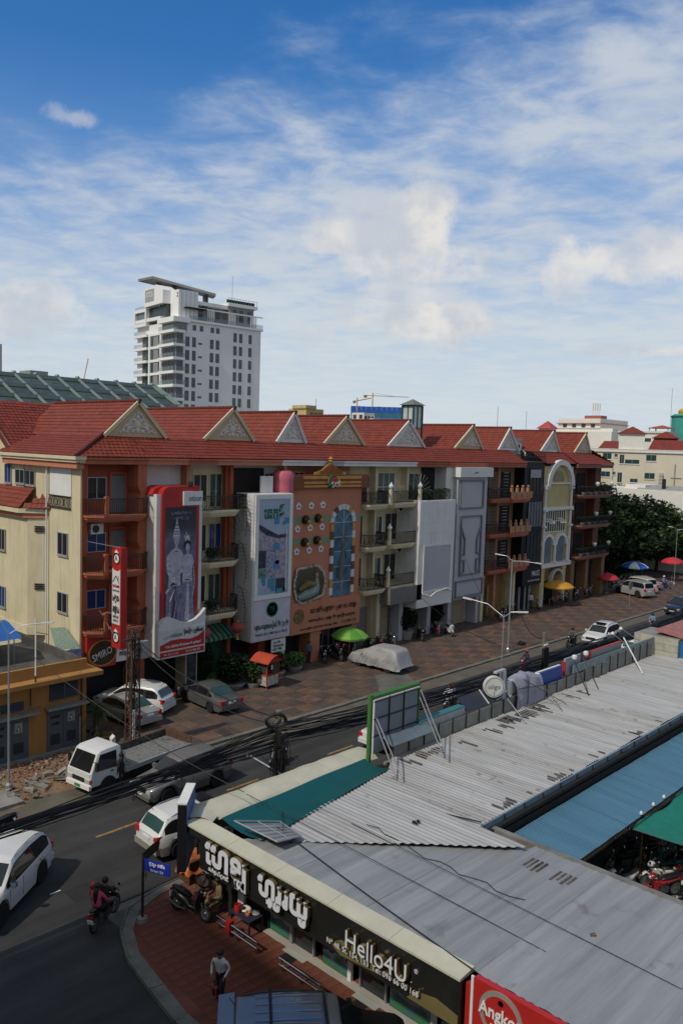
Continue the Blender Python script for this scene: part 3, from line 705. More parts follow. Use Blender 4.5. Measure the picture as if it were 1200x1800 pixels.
lettering('Srd',(43.05,FY-.55,13.35),(1,0,.25),(-.25,0,1),.85,.42,INKW,h4,.03)
# star flowers and little busts
def star(parent,x,z,s=.3):
    m=MB()
    for k in range(5):
        a=PI/2+k*2*PI/5;m.lathe([(0.0,-.06),(s*.36,-.05),(s*.42,0)],(x+math.cos(a)*s*.55,FY-.01,z+math.sin(a)*s*.55),8,0,'y')
    o=m.build('star_flower',WHITE,parent);MB().lathe([(0,-.1),(s*.25,-.09),(s*.27,-.01)],(x,FY-.01,z),8,0,'y').build('flower_heart',BROWN,o)
for(r,xs)in((0,(39.8,41.05,42.25)),(1,(39.75,41.0,42.2)),(2,(39.72,40.95,42.15))):
    for x in xs:star(h4,x+.05,11.72-r*1.62+(x-39.7)*.02)
BRNZ=mat('dark_bronze',(.05,.03,.015),.4,.4,var=.4)
for x,z in((40.5,10.72),(41.75,10.78),(40.45,9.1),(41.7,9.17)):
    b=MB().lathe([(0.001,-.42),(.16,-.38),(.26,-.22),(.3,0)],(x,FY-.02,z),12,0,'y').build('carved_bust',BRNZ,h4,smooth=True)
    MB().lathe([(0.001,-.2),(.15,-.16),(.2,0)],(x+.07,FY-.3,z-.1),10,0,'y').build('gilt_face',GOLD,b,smooth=True)
    MB().lathe([(.28,z+.12),(.2,z+.3),(.0,z+.38)],(x,FY-.14,0),10).build('crown',BRNZ,b)
# arched window with alternating voussoirs
ac,az,ar=44.5,10.4,.98
gl=MB();arc=[(ac+ar*math.cos(t*PI/14),az+ar*math.sin(t*PI/14))for t in range(15)]
gl.prism([(ac-ar,4.78)]+[(ac+ar,4.78)]+arc,FY-.06,FY-.002,'y')
wn=gl.build('arched_window',mat('stained_glass',(.05,.13,.20),.15,var=.8,scale=.7,spec=.6),h4)
bars=MB()
for z in(5.9,7.05,8.2,9.3,10.4):bars.box(ac-ar,ac+ar,FY-.09,FY-.061,z-.025,z+.025)
bars.box(ac-.025,ac+.025,FY-.092,FY-.062,4.78,az+ar)
for s in(-1,1):bars.bar((ac,FY-.08,az),(ac+s*ar*.68,FY-.08,az+ar*.7),.02,.02,up=(0,1,0))
bars.build('glazing_bar',ALU,wn)
st=MB();st.tube([(ac-.25,FY-.1,6.2),(ac-.1,FY-.1,7.6),(ac+.1,FY-.1,8.9),(ac+.12,FY-.1,9.5)],[.28,.2,.09,.07],7);st.tube([(ac+.1,FY-.1,8.7),(ac-.3,FY-.1,7.4)],.04,5);st.tube([(ac+.12,FY-.1,8.7),(ac+.5,FY-.1,7.6)],.04,5)
st.build('painted_figure',mat('grey_figure',(.12,.13,.11),.7),wn)
VO=[mat('white_block',(.60,.60,.58),.7),GOLD,mat('brown_voussoir',(.13,.06,.03),.7),mat('mauve_block',(.36,.22,.20),.7)]
for s in(-1,1):
    for i in range(9):
        z=4.95+i*.6
        MB().box(ac+s*(ar+.02),ac+s*(ar+.36),FY-.1,FY-.003,z,z+.57).build('quoin',VO[(0,1,0,2,0,2,0,2,1)[(i+(s>0)*2)%9]],h4)
for i in range(9):
    a0_,a1_=i*PI/9+.02,(i+1)*PI/9-.02
    MB().prism([(ac+(ar+.02)*math.cos(a0_),az+(ar+.02)*math.sin(a0_)),(ac+(ar+.4)*math.cos(a0_),az+(ar+.4)*math.sin(a0_)),(ac+(ar+.4)*math.cos(a1_),az+(ar+.4)*math.sin(a1_)),(ac+(ar+.02)*math.cos(a1_),az+(ar+.02)*math.sin(a1_))],FY-.1,FY-.003,'y').build('voussoir',VO[(0,0,1,0,0,0,2,0,0)[i]],h4)
# painting in a carved frame
pc,pz=41.1,6.05
def wavy(k):return[(pc+1.42*k*math.copysign(abs(math.cos(t))**.62,math.cos(t))+.05*math.cos(9*t),pz+1.2*k*math.copysign(abs(math.sin(t))**.62,math.sin(t))+.10*math.cos(5*t)*abs(math.sin(t))-.1*math.sin(t*2))for t in[j*PI/22+.001 for j in range(44)]]
fr=MB().prism(wavy(1.13),FY-.14,FY-.102,'y').build('carved_frame',mat('carved_silver',(.26,.22,.17),.6,var=.7,scale=8),h4)
MB().prism(wavy(.97),FY-.17,FY-.141,'y').build('canvas',mat('painted_scene',(.075,.06,.032),.6,var=.6,scale=.8),fr)
lady=MB();lady.tube([(pc-1.2,FY-.12,pz-.95),(pc-.5,FY-.12,pz-.75),(pc+.3,FY-.12,pz-.55),(pc+.62,FY-.12,pz-.1),(pc+.62,FY-.12,pz+.3)],[.22,.34,.38,.24,.16],8);lady.tube([(pc+.75,FY-.15,pz+.2),(pc+.95,FY-.15,pz-.3),(pc+.7,FY-.15,pz-.75)],[.07,.06,.12],6);lady.build('painted_dress',mat('pale_teal_dress',(.22,.30,.27),.7,var=.3),fr)
MB().lathe([(.0,.96),(.1,.9),(.15,.76),(.1,.6),(.05,.56)],(pc+.58,FY-.2,pz-.15),10).tube([(pc+.6,FY-.2,pz+.25),(pc+.58,FY-.2,pz+.45)],[.15,.06],8).build('painted_bust',mat('painted_skin',(.36,.24,.16),.7),fr)
MB().tube([(pc-1.15,FY-.18,pz-.35),(pc-.2,FY-.18,pz+.05),(pc+.5,FY-.18,pz-.1)],[.12,.26,.2],8).build('painted_couch',mat('gold_couch',(.20,.13,.04),.7),fr)
bead=MB()
for(x,z)in wavy(1.06):bead.lathe([(0.0,-.07),(.09,-.04),(.1,0)],(x,FY-.14,z),7,0,'y')
bead.build('scrollwork',mat('silver_leaf',(.46,.44,.38),.5,var=.4,scale=9),fr)
lettering('ភោជនីយដ្ឋាន សុខា មាសពេជ្រ',(43.7,FY-.11,4.0),(1,0,0),(0,0,1),5.0,.62,INKBR,h4,.01)
lettering('ហាងលក់មាស ពេជ្រ និង គ្រឿងអលង្ការ',(43.6,FY-.11,3.3),(1,0,0),(0,0,1),5.0,.4,INKBR,h4,.01)
lettering('អាសយដ្ឋាន ផ្ទះលេខ ៤៨ ផ្លូវ ១៥៤',(42.2,FY-.11,2.74),(1,0,0),(0,0,1),3.9,.22,INKBR,h4,.01);lettering('016 888 154',(45.4,FY-.11,2.8),(1,0,0),(0,0,1),1.6,.2,INKBR,h4,.01)
MB().lathe([(.0,-.03),(.52,-.03),(.55,0)],(40.1,FY-.105,3.75),18,0,'y').build('round_seal',mat('seal_gold',(.20,.11,.035),.5,var=.6,scale=5),h4)
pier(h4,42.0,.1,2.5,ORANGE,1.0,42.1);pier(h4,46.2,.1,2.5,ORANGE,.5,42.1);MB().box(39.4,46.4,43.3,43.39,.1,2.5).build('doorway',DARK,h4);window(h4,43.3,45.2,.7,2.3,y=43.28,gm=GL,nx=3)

# ---- H5 cream house with iron balconies
h5=house('cream house with arched top window and two tiers of iron balconies beside the salmon facade',46.6,53.2,CREAM2)
skirt(h5,46.6,53.2);cornice(h5,[(46.6,53.2,WHITE)]);gable(h5,46.67,44.18,48.75,deep=11)
party(h5,49.1,CREAM2,.3);party(h5,53.05,CREAM2,.25)
WROUGHT=mat('white_wrought_iron',(.32,.31,.28),.6)
def fan(parent,x,y,z,s,m=None,flip=1):
    f=MB()
    for k in range(9):
        a=rad(15+k*17);f.tube([(x+flip*math.cos(a)*s*.15,y,z+math.sin(a)*s*.15),(x+flip*math.cos(a)*s*.6,y-.04,z+math.sin(a)*s*.7),(x+flip*(math.cos(a)*s+.05),y,z+math.sin(a)*s)],.014,4)
    f.build('iron_spray',m or WROUGHT,parent)
for k,z in enumerate(FZ):
    balcony(h5,46.65,49.2,z-.05,CREAM2,scroll=True,c=.2);balcony(h5,49.25,53.3,z,CREAM2,c=.7,posts=[49.4,53.1])
    for px in(49.4,53.1):
        u=MB().lathe([(.05,z+1.1),(.16,z+1.25),(.2,z+1.4),(.12,z+1.5),(.03,z+1.7)],(px,41.48,0),8).build('urn',WHITE,h5)
    if k==2:
        window(h5,49.9,52.0,z+.05,z+2.35,nx=3,nz=2,fm=WHITE,gm=mat('curtained_glass',(.12,.14,.14),.1));MB().box(47.2,48.6,YW-.05,YW-.003,z,z+2.2).build('door',WOOD,h5)
    else:
        window(h5,49.6,50.6,z+.1,z+2.1,nx=2,fm=WHITE,gm=GLG);window(h5,51.0,52.5,z+.1,z+2.3,nx=2,fm=CREAM2,gm=GL);MB().box(46.9,48.2,YW-.05,YW-.003,z,z+2.2).build('door',WOOD,h5);ac_unit(h5,52.1,43.2,z+2.45,.7,.5)
    fan(h5,50.4,41.4,z+.7,.8);fan(h5,53.0,41.5,z+.9,1.5)
for z0 in(4.9,8.3):fan(h5,53.25,42.2,z0+1.4,1.9)
MB().box(49.3,53.35,41.1,42.6,3.6,4.9).build('canopy_box',mat('grey_render',(.17,.165,.15),.85,streak=.4),h5)
shutter(h5,50.2,51.6,3.0);shutter(h5,47.0,49.0,3.2,SHUTG);pier(h5,49.2,.1,4.5,CREAM2,.4);pier(h5,52.1,.1,3.6,GREYP,.5);MB().box(51.7,53,43.3,43.38,.1,3.3).build('doorway',DARK,h5)

# ---- H6 white panelled board house with balcony palms
h6=house('house with palm filled top balcony behind a plain white panel front',53.2,57.5,CREAM2)
skirt(h6,53.2,57.5);cornice(h6,[(53.2,57.4,TERRA2)]);gable(h6,54.38,51.67,56.6,face=WHITE,deep=11)
window(h6,53.7,55.4,11.8,14.0,fm=WHITE,gm=GLG);MB().box(55.6,57.3,YW-.2,YW-.01,11.7,14.5).build('dark_opening',DARK,h6)
balcony(h6,53.2,57.4,11.7,CREAM2,c=.1)
MB().box(52.7,57.6,41.1,41.35,2.9,11.85).build('front_panel',WHITE,h6);MB().box(52.7,52.95,41.36,43.4,2.9,11.85).build('side_panel',WHITE,h6)
for i in range(3):
    for j in range(4):MB().box(52.74+i*1.62,52.74+i*1.62+1.6,41.07,41.099,8.2+j*.9,8.2+j*.9+.885).build('wall_panel',WHITE,h6)
f=MB();f.box(53.3,57.2,41.0,41.068,8.0,8.15).box(53.3,53.45,41.0,41.068,4.3,8.0).box(57.05,57.2,41.0,41.068,4.3,8.0).box(53.3,57.2,41.0,41.068,4.15,4.3);f.build('panel_frame',WHITE,h6);MB().box(53.45,57.05,41.05,41.09,4.3,8.0).build('blank_poster',GREYP,h6)
wr=MB().tube([(53.3,40.95,4.1),(54.2,40.85,3.8),(55,40.9,4.1),(56.4,40.8,4.3),(57.3,40.9,4.0)],.05,5).build('loose_cloth',WHITE,h6)
shutter(h6,54.4,55.6,3.0,mat('olive_door',(.15,.16,.08),.7));shutter(h6,56.2,57.4,3.0,SHUTG);pier(h6,55.9,.1,2.9,GREYP,.5);pier(h6,53.4,.1,2.9,GREYP,.5)

# ---- H7 tall white board with recessed frames
h7=house('tall blank white and grey panelled front with two bent frame mouldings',57.5,63.5,WHITE)
skirt(h7,57.5,63.5);cornice(h7,[(57.5,63.5,TERRA2)]);gable(h7,63.86,61.03,65.6,deep=11)
MB().box(57.6,58.75,42.2,43.4,2.8,14.6).build('return_panel',WHITE,h7);MB().box(58.72,63.3,41.7,42.2,2.8,14.3).build('front_panel',GREYP,h7)
MB().box(58.5,63.6,41.3,42.2,13.75,14.6).build('head_box',WHITE,h7);lp=MB().tube([(60.6,41.25,14.1),(60.6,40.9,14.2)],.05,6).build('spot_lamp',IRON,h7)
GFR=mat('grey_frame',(.17,.18,.20),.5)
def frame(parent,x0,x1,z0,z1,y,t=.14,m=GFR):
    f=MB().box(x0,x1,y-.12,y,z1-t,z1).box(x0,x1,y-.12,y,z0,z0+t).box(x0,x0+t,y-.119,y,z0+t,z1-t).box(x1-t,x1,y-.119,y,z0+t,z1-t);return f.build('frame',m,parent)
frame(h7,59.0,62.7,10.9,13.5,41.69);frame(h7,59.3,62.6,4.9,10.3,41.69);frame(h7,58.85,63.15,2.95,4.5,41.69)
for s,xe in((1,59.75),(-1,62.15)):
    b=MB()
    for(p,q)in(((xe-s*.32,9.2),(xe+s*.25,8.2)),((xe+s*.25,8.2),(xe+s*.25,6.8)),((xe-s*.32,9.2),(xe-s*.32,5.2)),((xe-s*.32,6.8),(xe+s*.25,6.8)),((xe-s*.32,6.3),(xe+s*.25,6.3)),((xe+s*.25,6.3),(xe+s*.25,5.2)),((xe-s*.32,5.2),(xe+s*.25,5.2))):b.bar((p[0],41.62,p[1]),(q[0],41.62,q[1]),.06,.06,up=(0,1,0))
    b.build('bent_moulding',GFR,h7)
shutter(h7,59.4,62.6,2.7);pier(h7,58.9,.1,2.8,GREYP,.5);pier(h7,63.2,.1,2.8,GREYP,.4)

# ---- H8 terracotta house with merlon balconies
h8=house('brown house with terracotta battlement balconies and barred porches',63.5,70.6,mat('dull_ochre_wall',(.24,.16,.08),.8,streak=.4))
skirt(h8,63.5,70.4);cornice(h8,[(63.5,70.4,TERRA2)]);
gable(h8,71.44-1.2,68.9-.6,72.0,face=WHITE,deep=11)
PNK=mat('terracotta_balustrade',(.40,.20,.11),.75,var=.15,streak=.3)
for k,z in enumerate(FZ):
    balcony(h8,63.8,67.2,z,TERRA2,c=.15);balcony(h8,66.6,70.7,z-.05,TERRA2,rail=None,c=.5,yf=41.2)
    for i in range(4):
        x=66.75+i*.98
        MB().box(x,x+.92,41.25,41.4,z,z+.62).box(x+.0,x+.28,41.22,41.43,z,z+1.0).build('merlon',PNK,h8)
        MB().lathe([(.05,z+1.0),(.14,z+1.12),(.05,z+1.25)],(x+.14,41.32,0),7).build('finial',PNK,h8)
    gr=MB()
    for i in range(14):gr.bar((64.1+i*.17,42.6,z),(64.1+i*.17,42.6,z+2.4),.014)
    for i in range(9):gr.bar((64.1,42.6,z+.3*i),(66.4,42.6,z+.3*i),.012);gr.bar((66.5,42.0,z+.3*i),(67.3,42.0,z+.3*i),.03)
    gr.build('window_grille',mat('grille_beige',(.25,.21,.16),.6),h8)
    window(h8,64.4,66.2,z+.1,z+2.2,gm=GL);MB().box(67.6,69.8,YW-.1,YW-.01,z,z+2.4).build('dark_opening',DARK,h8);party(h8,66.9,PNK,.35)if k==0 else None
shutter(h8,66.3,68.0,3.2);pier(h8,64.0,.1,4.6,CREAM2,.4);pier(h8,69.5,.1,4.6,CREAM2,.4)
gd=MB()
for i in range(12):gd.bar((66.2+i*.25,42.9,.1),(66.2+i*.25,42.9,3.5),.02)
gd.build('gate_bars',GOLD,h8)

# ---- H9 black clad shop
h9=house('narrow black clad shop house with dark glass bays and a roof terrace',70.6,74.4,BLACKP,top=13.9)
MB().box(70.7,74.5,42.3,43.4,2.7,15.15).build('black_front',BLACKP,h9)
for(z0,z1,n,g)in((11.9,14.5,4,GL),(8.6,11.2,5,mat('pale_blind_glass',(.16,.18,.20),.15)),(4.9,8.2,4,glass('grey_glass',(.05,.06,.07)))):window(h9,71.6,74.3,z0,z1,y=42.29,fm=BLACKP,gm=g,nx=n)
MB().box(71.7,73.7,42.2,42.25,13.6,14.4).build('blind',mat('pale_blind',(.3,.32,.34),.6),h9)
tr=MB()
for i in range(13):tr.bar((70.7+i*.32,42.25,15.2),(70.7+i*.32,42.25,16.2),.02)
for z in(15.7,16.2):tr.bar((70.7,42.25,z),(74.5,42.25,z),.03)
tr.build('terrace_railing',BLACKP,h9);MB().box(70.6,74.6,42.15,46,15.151,15.2).build('terrace_floor',CONC,h9)
tw=MB().box(72.6,76.0,46,49,15,17.6).build('terrace_wall',mat('grey_render_pale',(.38,.38,.36),.8,streak=.3),h9);window(h9,72.9,73.6,15.6,16.6,y=45.99,gm=GL)
ac_unit(h9,73.0,45.95,16.9,.9,.6);ac_unit(h9,74.4,45.95,16.4,.9,.6);ac_unit(h9,75.0,45.95,15.9,.8,.5)
for(x,y)in((72.0,43.2),(73.0,43.0),(73.8,43.4)):
    t=thing('rattan_chair','dark rattan chair on the black shop roof terrace, %s of three'%('left' if x<72.5 else 'middle' if x<73.5 else 'right'),'chair',(x,y,15.2),group='dark chairs on the roof terrace')
    MB().box(x-.3,x+.3,y-.3,y+.3,15.5,15.6).build('seat',BLACKP,t);MB().box(x-.3,x+.3,y+.22,y+.3,15.6,16.15).build('backrest',BLACKP,t)
    for sx in(-1,1):
        for sy in(-1,1):MB().box(x+sx*.27-.03,x+sx*.27+.03,y+sy*.27-.03,y+sy*.27+.03,15.2,15.5).build('leg',BLACKP,t)
MB().box(70.9,74.3,43.3,43.39,.1,2.7).build('doorway',DARK,h9);MB().box(70.8,74.45,42.05,42.29,2.75,4.6).build('sign_board',BLACKP,h9)
lettering('MAUCE',(73.3,42.04,3.9),(1,0,0),(0,0,1),1.5,.55,INKW,h9);lettering('luxe fashion boutique',(73.0,42.04,3.2),(1,0,0),(0,0,1),2.3,.25,INKW,h9)
for x in(71.3,72.4,73.2):MB().box(x,x+.1,42.6,42.75,.1,2.7).build('shop_column',GREYP,h9)

# ---- H10 yellow house with arches
h10=house('pale yellow house with white arched mouldings and a many paned window',74.4,80.9,YELW,top=13.9)
MB().box(74.5,80.8,42.4,43.4,4.2,14.75).build('front_wall',YELW,h10)
def ring(parent,cx,cz,r0,r1,y0,y1,m,name='arch_moulding',a0=0,a1=PI,n=14):
    g=MB()
    for i in range(n):
        a,b=a0+(a1-a0)*i/n,a0+(a1-a0)*(i+1)/n
        g.prism([(cx+r0*math.cos(a),cz+r0*math.sin(a)),(cx+r1*math.cos(a),cz+r1*math.sin(a)),(cx+r1*math.cos(b),cz+r1*math.sin(b)),(cx+r0*math.cos(b),cz+r0*math.sin(b))],y0,y1,'y')
    return g.build(name,m,parent)
ring(h10,77.7,12.6,2.3,2.85,42.0,42.42,WHITE)
gw=MB().prism([(76.6,13.2)]+[(78.8,13.2)]+[(77.7+1.1*math.cos(t*PI/10),13.2+1.1*math.sin(t*PI/10))for t in range(11)],42.33,42.398,'y').build('lunette',mat('lunette_glass',(.22,.20,.12),.2),h10)
MB().box(75.3,80.0,42.2,42.398,12.9,13.05).box(74.5,80.8,42.15,42.4,10.2,10.5).box(74.5,80.8,42.1,42.4,4.2,4.6).build('string_course',WHITE,h10)
for x in(74.85,80.3):MB().tube([(x,42.25,4.6),(x,42.25,12.6)],.16,8).box(x-.26,x+.26,42.0,42.4,12.4,12.7).box(x-.24,x+.24,42.0,42.4,8.4,8.6).box(x-.24,x+.24,42.0,42.4,10.1,10.3).build('column',WHITE,h10)
window(h10,75.2,79.4,7.9,10.15,y=42.39,fm=WHITE,gm=mat('olive_glass',(.07,.075,.03),.15),nx=9,nz=2,t=.09)
for x in(75.4,77.8):
    sh_=MB()
    for k in range(5):sh_.bar((x+.25*k,42.36,9.28),(x+.25*k,41.85,8.85),.025)
    sh_.bar((x,41.85,8.85),(x+1,41.85,8.85),.03).bar((x,42.36,9.28),(x+1,42.36,9.28),.03);sh_.build('open_sash',WHITE,h10)
for cx in(75.9,78.6):
    g=MB().prism([(cx-.85,4.7),(cx+.85,4.7)]+[(cx+.85*math.cos(t*PI/10),6.5+.85*math.sin(t*PI/10))for t in range(11)],42.33,42.398,'y').build('arched_window',glass('mirror_glass',(.16,.20,.23),.1),h10)
    ring(h10,cx,6.5,.95,1.25,42.15,42.41,WHITE)
for x in(77.25,79.85):MB().tube([(x,42.2,4.6),(x,42.2,7.2)],.14,8).box(x-.22,x+.22,42.0,42.4,7.1,7.3).box(x-.25,x+.25,41.95,42.4,4.6,4.8).build('column',WHITE,h10)
ring(h10,78.2,2.6,1.1,1.35,42.2,42.55,GREYP,n=10)
for x in(75.1,79.6):pier(h10,x,.1,4.2,YELW,.8,42.3);MB().box(x+.1,x+.25,42.25,42.295,.3,2.2).build('inlay',WHITE,h10)
MB().box(75.5,79.2,42.95,43.0,2.6,4.2).build('fascia',mat('ochre_band',(.30,.20,.07),.8),h10);MB().box(75.5,79.3,43.3,43.39,.1,2.7).build('doorway',DARK,h10);MB().box(76.4,77.1,43.2,43.25,.6,2.4).build('poster',mat('blue_poster',(.13,.17,.26),.6),h10)
skirt(h10,74.4,80.9,z0=15.05,y0=42.1);gable(h10,78.83,76.31,80.35,face=WHITE,deep=11)

# ---- H11 brown end house with flower balconies
h11=house('brown brick end house with planted balconies beside the trees',80.9,89.4,BROWN)
skirt(h11,80.9,89.6,hipr=2.0);cornice(h11,[(80.9,89.3,mat('pinkish_trim',(.27,.13,.10),.8))]);gable(h11,86.16,83.59,87.5,deep=8)
er=MB();ev=Vector((-2.6,0,1.9));courses(er,(89.7,41.9,15.08),(0,1,0),ev,ev.length,lambda v:.75*v,lambda v:11);er.build('end_roof',ROOF,h11)
BTR=mat('brown_trim',(.24,.115,.075),.8,streak=.3)
for k,z in enumerate(FZ):
    balcony(h11,81.0,88.4,z,BTR,c=.3,yf=41.3)
    MB().box(83.4,85.4,YW-.1,YW-.01,z,z+2.3).build('dark_opening',DARK,h11);MB().box(82.0,83.1,YW-.06,YW-.01,z+.1,z+2.2).build('door',WOOD,h11)
    for x in(84.6,88.0):
        MB().lathe([(.08,z+.9),(.22,z+1.15),(.24,z+1.3),(.1,z+1.4)],(x,41.4,0),8).build('urn',WHITE,h11)
    pier(h11,86.2,z,z+3.0,BROWN,.4,42.4);pier(h11,81.3,z,z+3.0,BROWN,.3,42.4)
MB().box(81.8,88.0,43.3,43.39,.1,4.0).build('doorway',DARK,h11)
for x in(81.4,84.7,88.6):pier(h11,x,.1,4.6,mat('tan_pillar',(.22,.13,.07),.8),.7)
# ================================================================== BOARDS ON THE FAR ROW
rbd=thing('red_billboard','red framed billboard with a grey wedding style portrait of a couple in crowns','billboard',(29,42,3),group='big boards on the house fronts')
bw=MB().box(27.45,30.7,41.05,42.8,3.0,12.85).build('case',WHITEP,rbd)
for i in range(7):
    MB().box(27.42,27.449,41.1,42.78,3.05+i*1.41,3.05+i*1.41+1.385).build('side_panel',WHITEP,rbd)
    MB().box(27.4,27.68,41.02,41.049,3.05+i*1.41,3.05+i*1.41+1.385).build('edge_panel',WHITEP,rbd)
    MB().box(30.42,30.72,41.02,41.049,3.05+i*1.41,3.05+i*1.41+1.385).build('edge_panel',WHITEP,rbd)
P=[(27.7,4.7),(30.4,4.7),(30.4,13.35)]+[(28.25+.55*math.cos(t),12.8+.55*math.sin(t))for t in(PI/2,PI*.6,PI*.7,PI*.8,PI*.9,PI)]
P[-1]=(27.7,12.8)
MB().prism(P,40.9,41.4,'y').build('red_frame',REDP,rbd)
MB().prism([(27.3,12.9),(27.3,12.85),(30.42,12.85),(30.42,13.36),(28.0,13.36),(27.5,13.2)],41.4,42.6,'y').build('red_cap',REDP,rbd)
def poster_bg():
    m=bpy.data.materials.new('portrait_background');m.use_nodes=True;nt=m.node_tree;N=nt.nodes.new;L=nt.links.new;b=nt.nodes['Principled BSDF'];b.inputs['Roughness'].default_value=.4
    tc=N('ShaderNodeTexCoord');nz=N('ShaderNodeTexNoise');nz.inputs['Scale'].default_value=.9;nz.inputs['Detail'].default_value=7;L(tc.outputs['Object'],nz.inputs['Vector'])
    sp=N('ShaderNodeSeparateXYZ');L(tc.outputs['Generated'],sp.inputs[0]);r=N('ShaderNodeValToRGB');e=r.color_ramp.elements
    e[0].position=0;e[0].color=(.02,.02,.018,1);e[1].position=1;e[1].color=(.012,.012,.02,1)
    for p,c in((.18,(.045,.043,.05)),(.5,(.09,.085,.14)),(.72,(.12,.115,.18)),(.82,(.03,.03,.045))):k=e.new(p);k.color=(*c,1)
    L(sp.outputs[2],r.inputs[0]);v=N('ShaderNodeMapRange');v.inputs[1].default_value=.3;v.inputs[2].default_value=.7;v.inputs[3].default_value=.4;v.inputs[4].default_value=1.6;L(nz.outputs[0],v.inputs[0])
    s=N('ShaderNodeVectorMath');s.operation='SCALE';L(r.outputs[0],s.inputs[0]);L(v.outputs[0],s.inputs['Scale']);L(s.outputs[0],b.inputs['Base Color']);return m
pst=MB().box(27.95,30.15,40.87,40.899,5.0,12.1).build('portrait_poster',poster_bg(),rbd)
PG1=mat('portrait_skin',(.42,.40,.47),.5,var=.25,scale=2);PG2=mat('portrait_silk',(.19,.175,.26),.5,var=.45,scale=3);PG3=mat('portrait_ornament',(.46,.44,.5),.5,var=.6,scale=6);PG4=mat('portrait_hair',(.018,.017,.022),.5)
def pf(pts,m,name,k=0):MB().prism(pts,40.865-k*.003-.002,40.868-k*.003,'y').build(name,m,pst)
def ell(cx,cz,rx,rz,n=16):return[(cx+rx*math.cos(2*PI*i/n),cz+rz*math.sin(2*PI*i/n))for i in range(n)]
PG5=mat('portrait_shadow',(.07,.065,.095),.5,var=.4,scale=4)
pf([(28.0,5.05),(28.02,6.4),(28.15,7.5),(29.1,7.5),(29.2,6.2),(29.3,5.05)],PG2,'printed_sarong',1);pf([(28.4,5.1),(28.55,7.3),(28.72,7.3),(28.85,5.1)],PG5,'printed_fold',2)
pf([(28.18,7.3),(28.2,8.2),(28.08,8.9),(28.14,9.25),(28.4,9.5),(28.62,9.62),(28.82,9.62),(29.05,9.48),(29.24,9.2),(29.22,8.6),(29.02,8.1),(29.06,7.3)],PG1,'printed_torso',3);pf([(28.02,9.0),(28.12,9.3),(28.3,9.2),(28.32,8.4),(28.6,7.85),(28.85,7.75),(28.8,7.55),(28.4,7.6),(28.05,8.2)],PG3,'printed_arm',4)
pf([(28.62,9.5),(28.64,9.85),(28.8,9.85),(28.82,9.5)],PG1,'printed_neck',4);pf(ell(28.72,10.1,.19,.29),PG1,'printed_face',5);pf(ell(28.66,10.13,.035,.02,8),PG4,'printed_eye',6);pf(ell(28.8,10.13,.035,.02,8),PG4,'printed_eye',6);pf(ell(28.73,9.95,.06,.02,8),PG5,'printed_mouth',6)
pf([(28.46,10.15),(28.46,10.45),(28.54,10.75),(28.64,11.0),(28.7,11.3),(28.73,11.55),(28.76,11.3),(28.82,11.0),(28.92,10.75),(28.98,10.45),(28.98,10.15),(28.9,10.32),(28.54,10.32)],PG3,'printed_crown',7)
for zc in(10.45,10.62,10.8,10.98):pf([(28.5,zc),(28.95,zc),(28.93,zc+.04),(28.52,zc+.04)],PG5,'printed_band',8)
pf([(29.0,5.05),(29.1,6.6),(29.16,7.6),(29.98,7.6),(30.02,6.4),(30.1,5.05)],PG2,'printed_skirt',5);pf([(29.4,5.1),(29.52,7.5),(29.66,7.5),(29.72,5.1)],PG3,'printed_pleat',6)
pf([(29.16,7.5),(29.22,8.4),(29.1,8.9),(29.22,9.1),(29.4,9.2),(29.68,9.2),(29.9,9.08),(30.02,8.7),(29.9,8.3),(29.95,7.5)],PG1,'printed_gown',6);pf([(29.1,8.95),(29.22,8.2),(29.5,8.0),(29.75,8.1),(29.95,8.6),(29.9,8.2),(29.75,7.88),(29.45,7.82),(29.12,8.1)],PG3,'printed_arm',7)
pf(ell(29.53,9.78,.25,.33),PG4,'printed_hair',5);pf([(29.47,9.1),(29.48,9.4),(29.6,9.4),(29.62,9.1)],PG1,'printed_neck',7);pf(ell(29.54,9.62,.16,.24),PG1,'printed_face',7);pf(ell(29.48,9.65,.03,.018,8),PG4,'printed_eye',8);pf(ell(29.6,9.65,.03,.018,8),PG4,'printed_eye',8);pf(ell(29.54,9.5,.045,.018,8),PG5,'printed_mouth',8)
pf([(29.36,10.0),(29.22,10.42),(29.4,10.28),(29.38,10.62),(29.52,10.32),(29.62,10.5),(29.66,10.25),(29.72,9.98),(29.54,10.08)],PG3,'printed_headdress',7)
for(c,r)in(((28.72,9.42),.3),((29.55,9.02),.26),((29.55,7.62),.4),((28.62,7.42),.45)):pf(ell(c[0],c[1],r,r*.24),PG3,'printed_jewellery',9);pf(ell(c[0],c[1],r*.5,r*.1),PG5,'printed_gem',10)
sw=MB();sw.bar((28.0,40.84,6.9),(29.15,40.84,8.3),.07,.004,up=(0,1,0));sw.tube([(28.25,40.84,5.2),(28.3,40.84,6.4),(28.6,40.84,7.1),(28.75,40.84,6.2),(28.6,40.84,5.3)],.03,4);sw.tube([(30.0,40.84,8.4),(30.08,40.84,7.4),(29.95,40.84,6.6)],.03,4);sw.build('printed_sword',PG3,pst)
lettering('ប្រពៃណីខ្មែរ',(29.05,40.86,11.75),(1,0,0),(0,0,1),1.5,.26,PG2,pst,.005);lettering('បវរកញ្ញា',(29.05,40.86,11.42),(1,0,0),(0,0,1),1.1,.2,PG2,pst,.005)
MB().box(29.15,30.55,40.78,40.899,12.2,13.05).build('name_plate',WHITE,rbd);lettering('otion',(30.0,40.775,12.62),(1,0,0),(0,0,1),.95,.34,INKK,rbd)
MB().lathe([(.05,0),(.17,.1),(.17,.3),(.1,.36)],(29.7,40.9,13.3),10).build('flood_lamp',IRON,rbd)
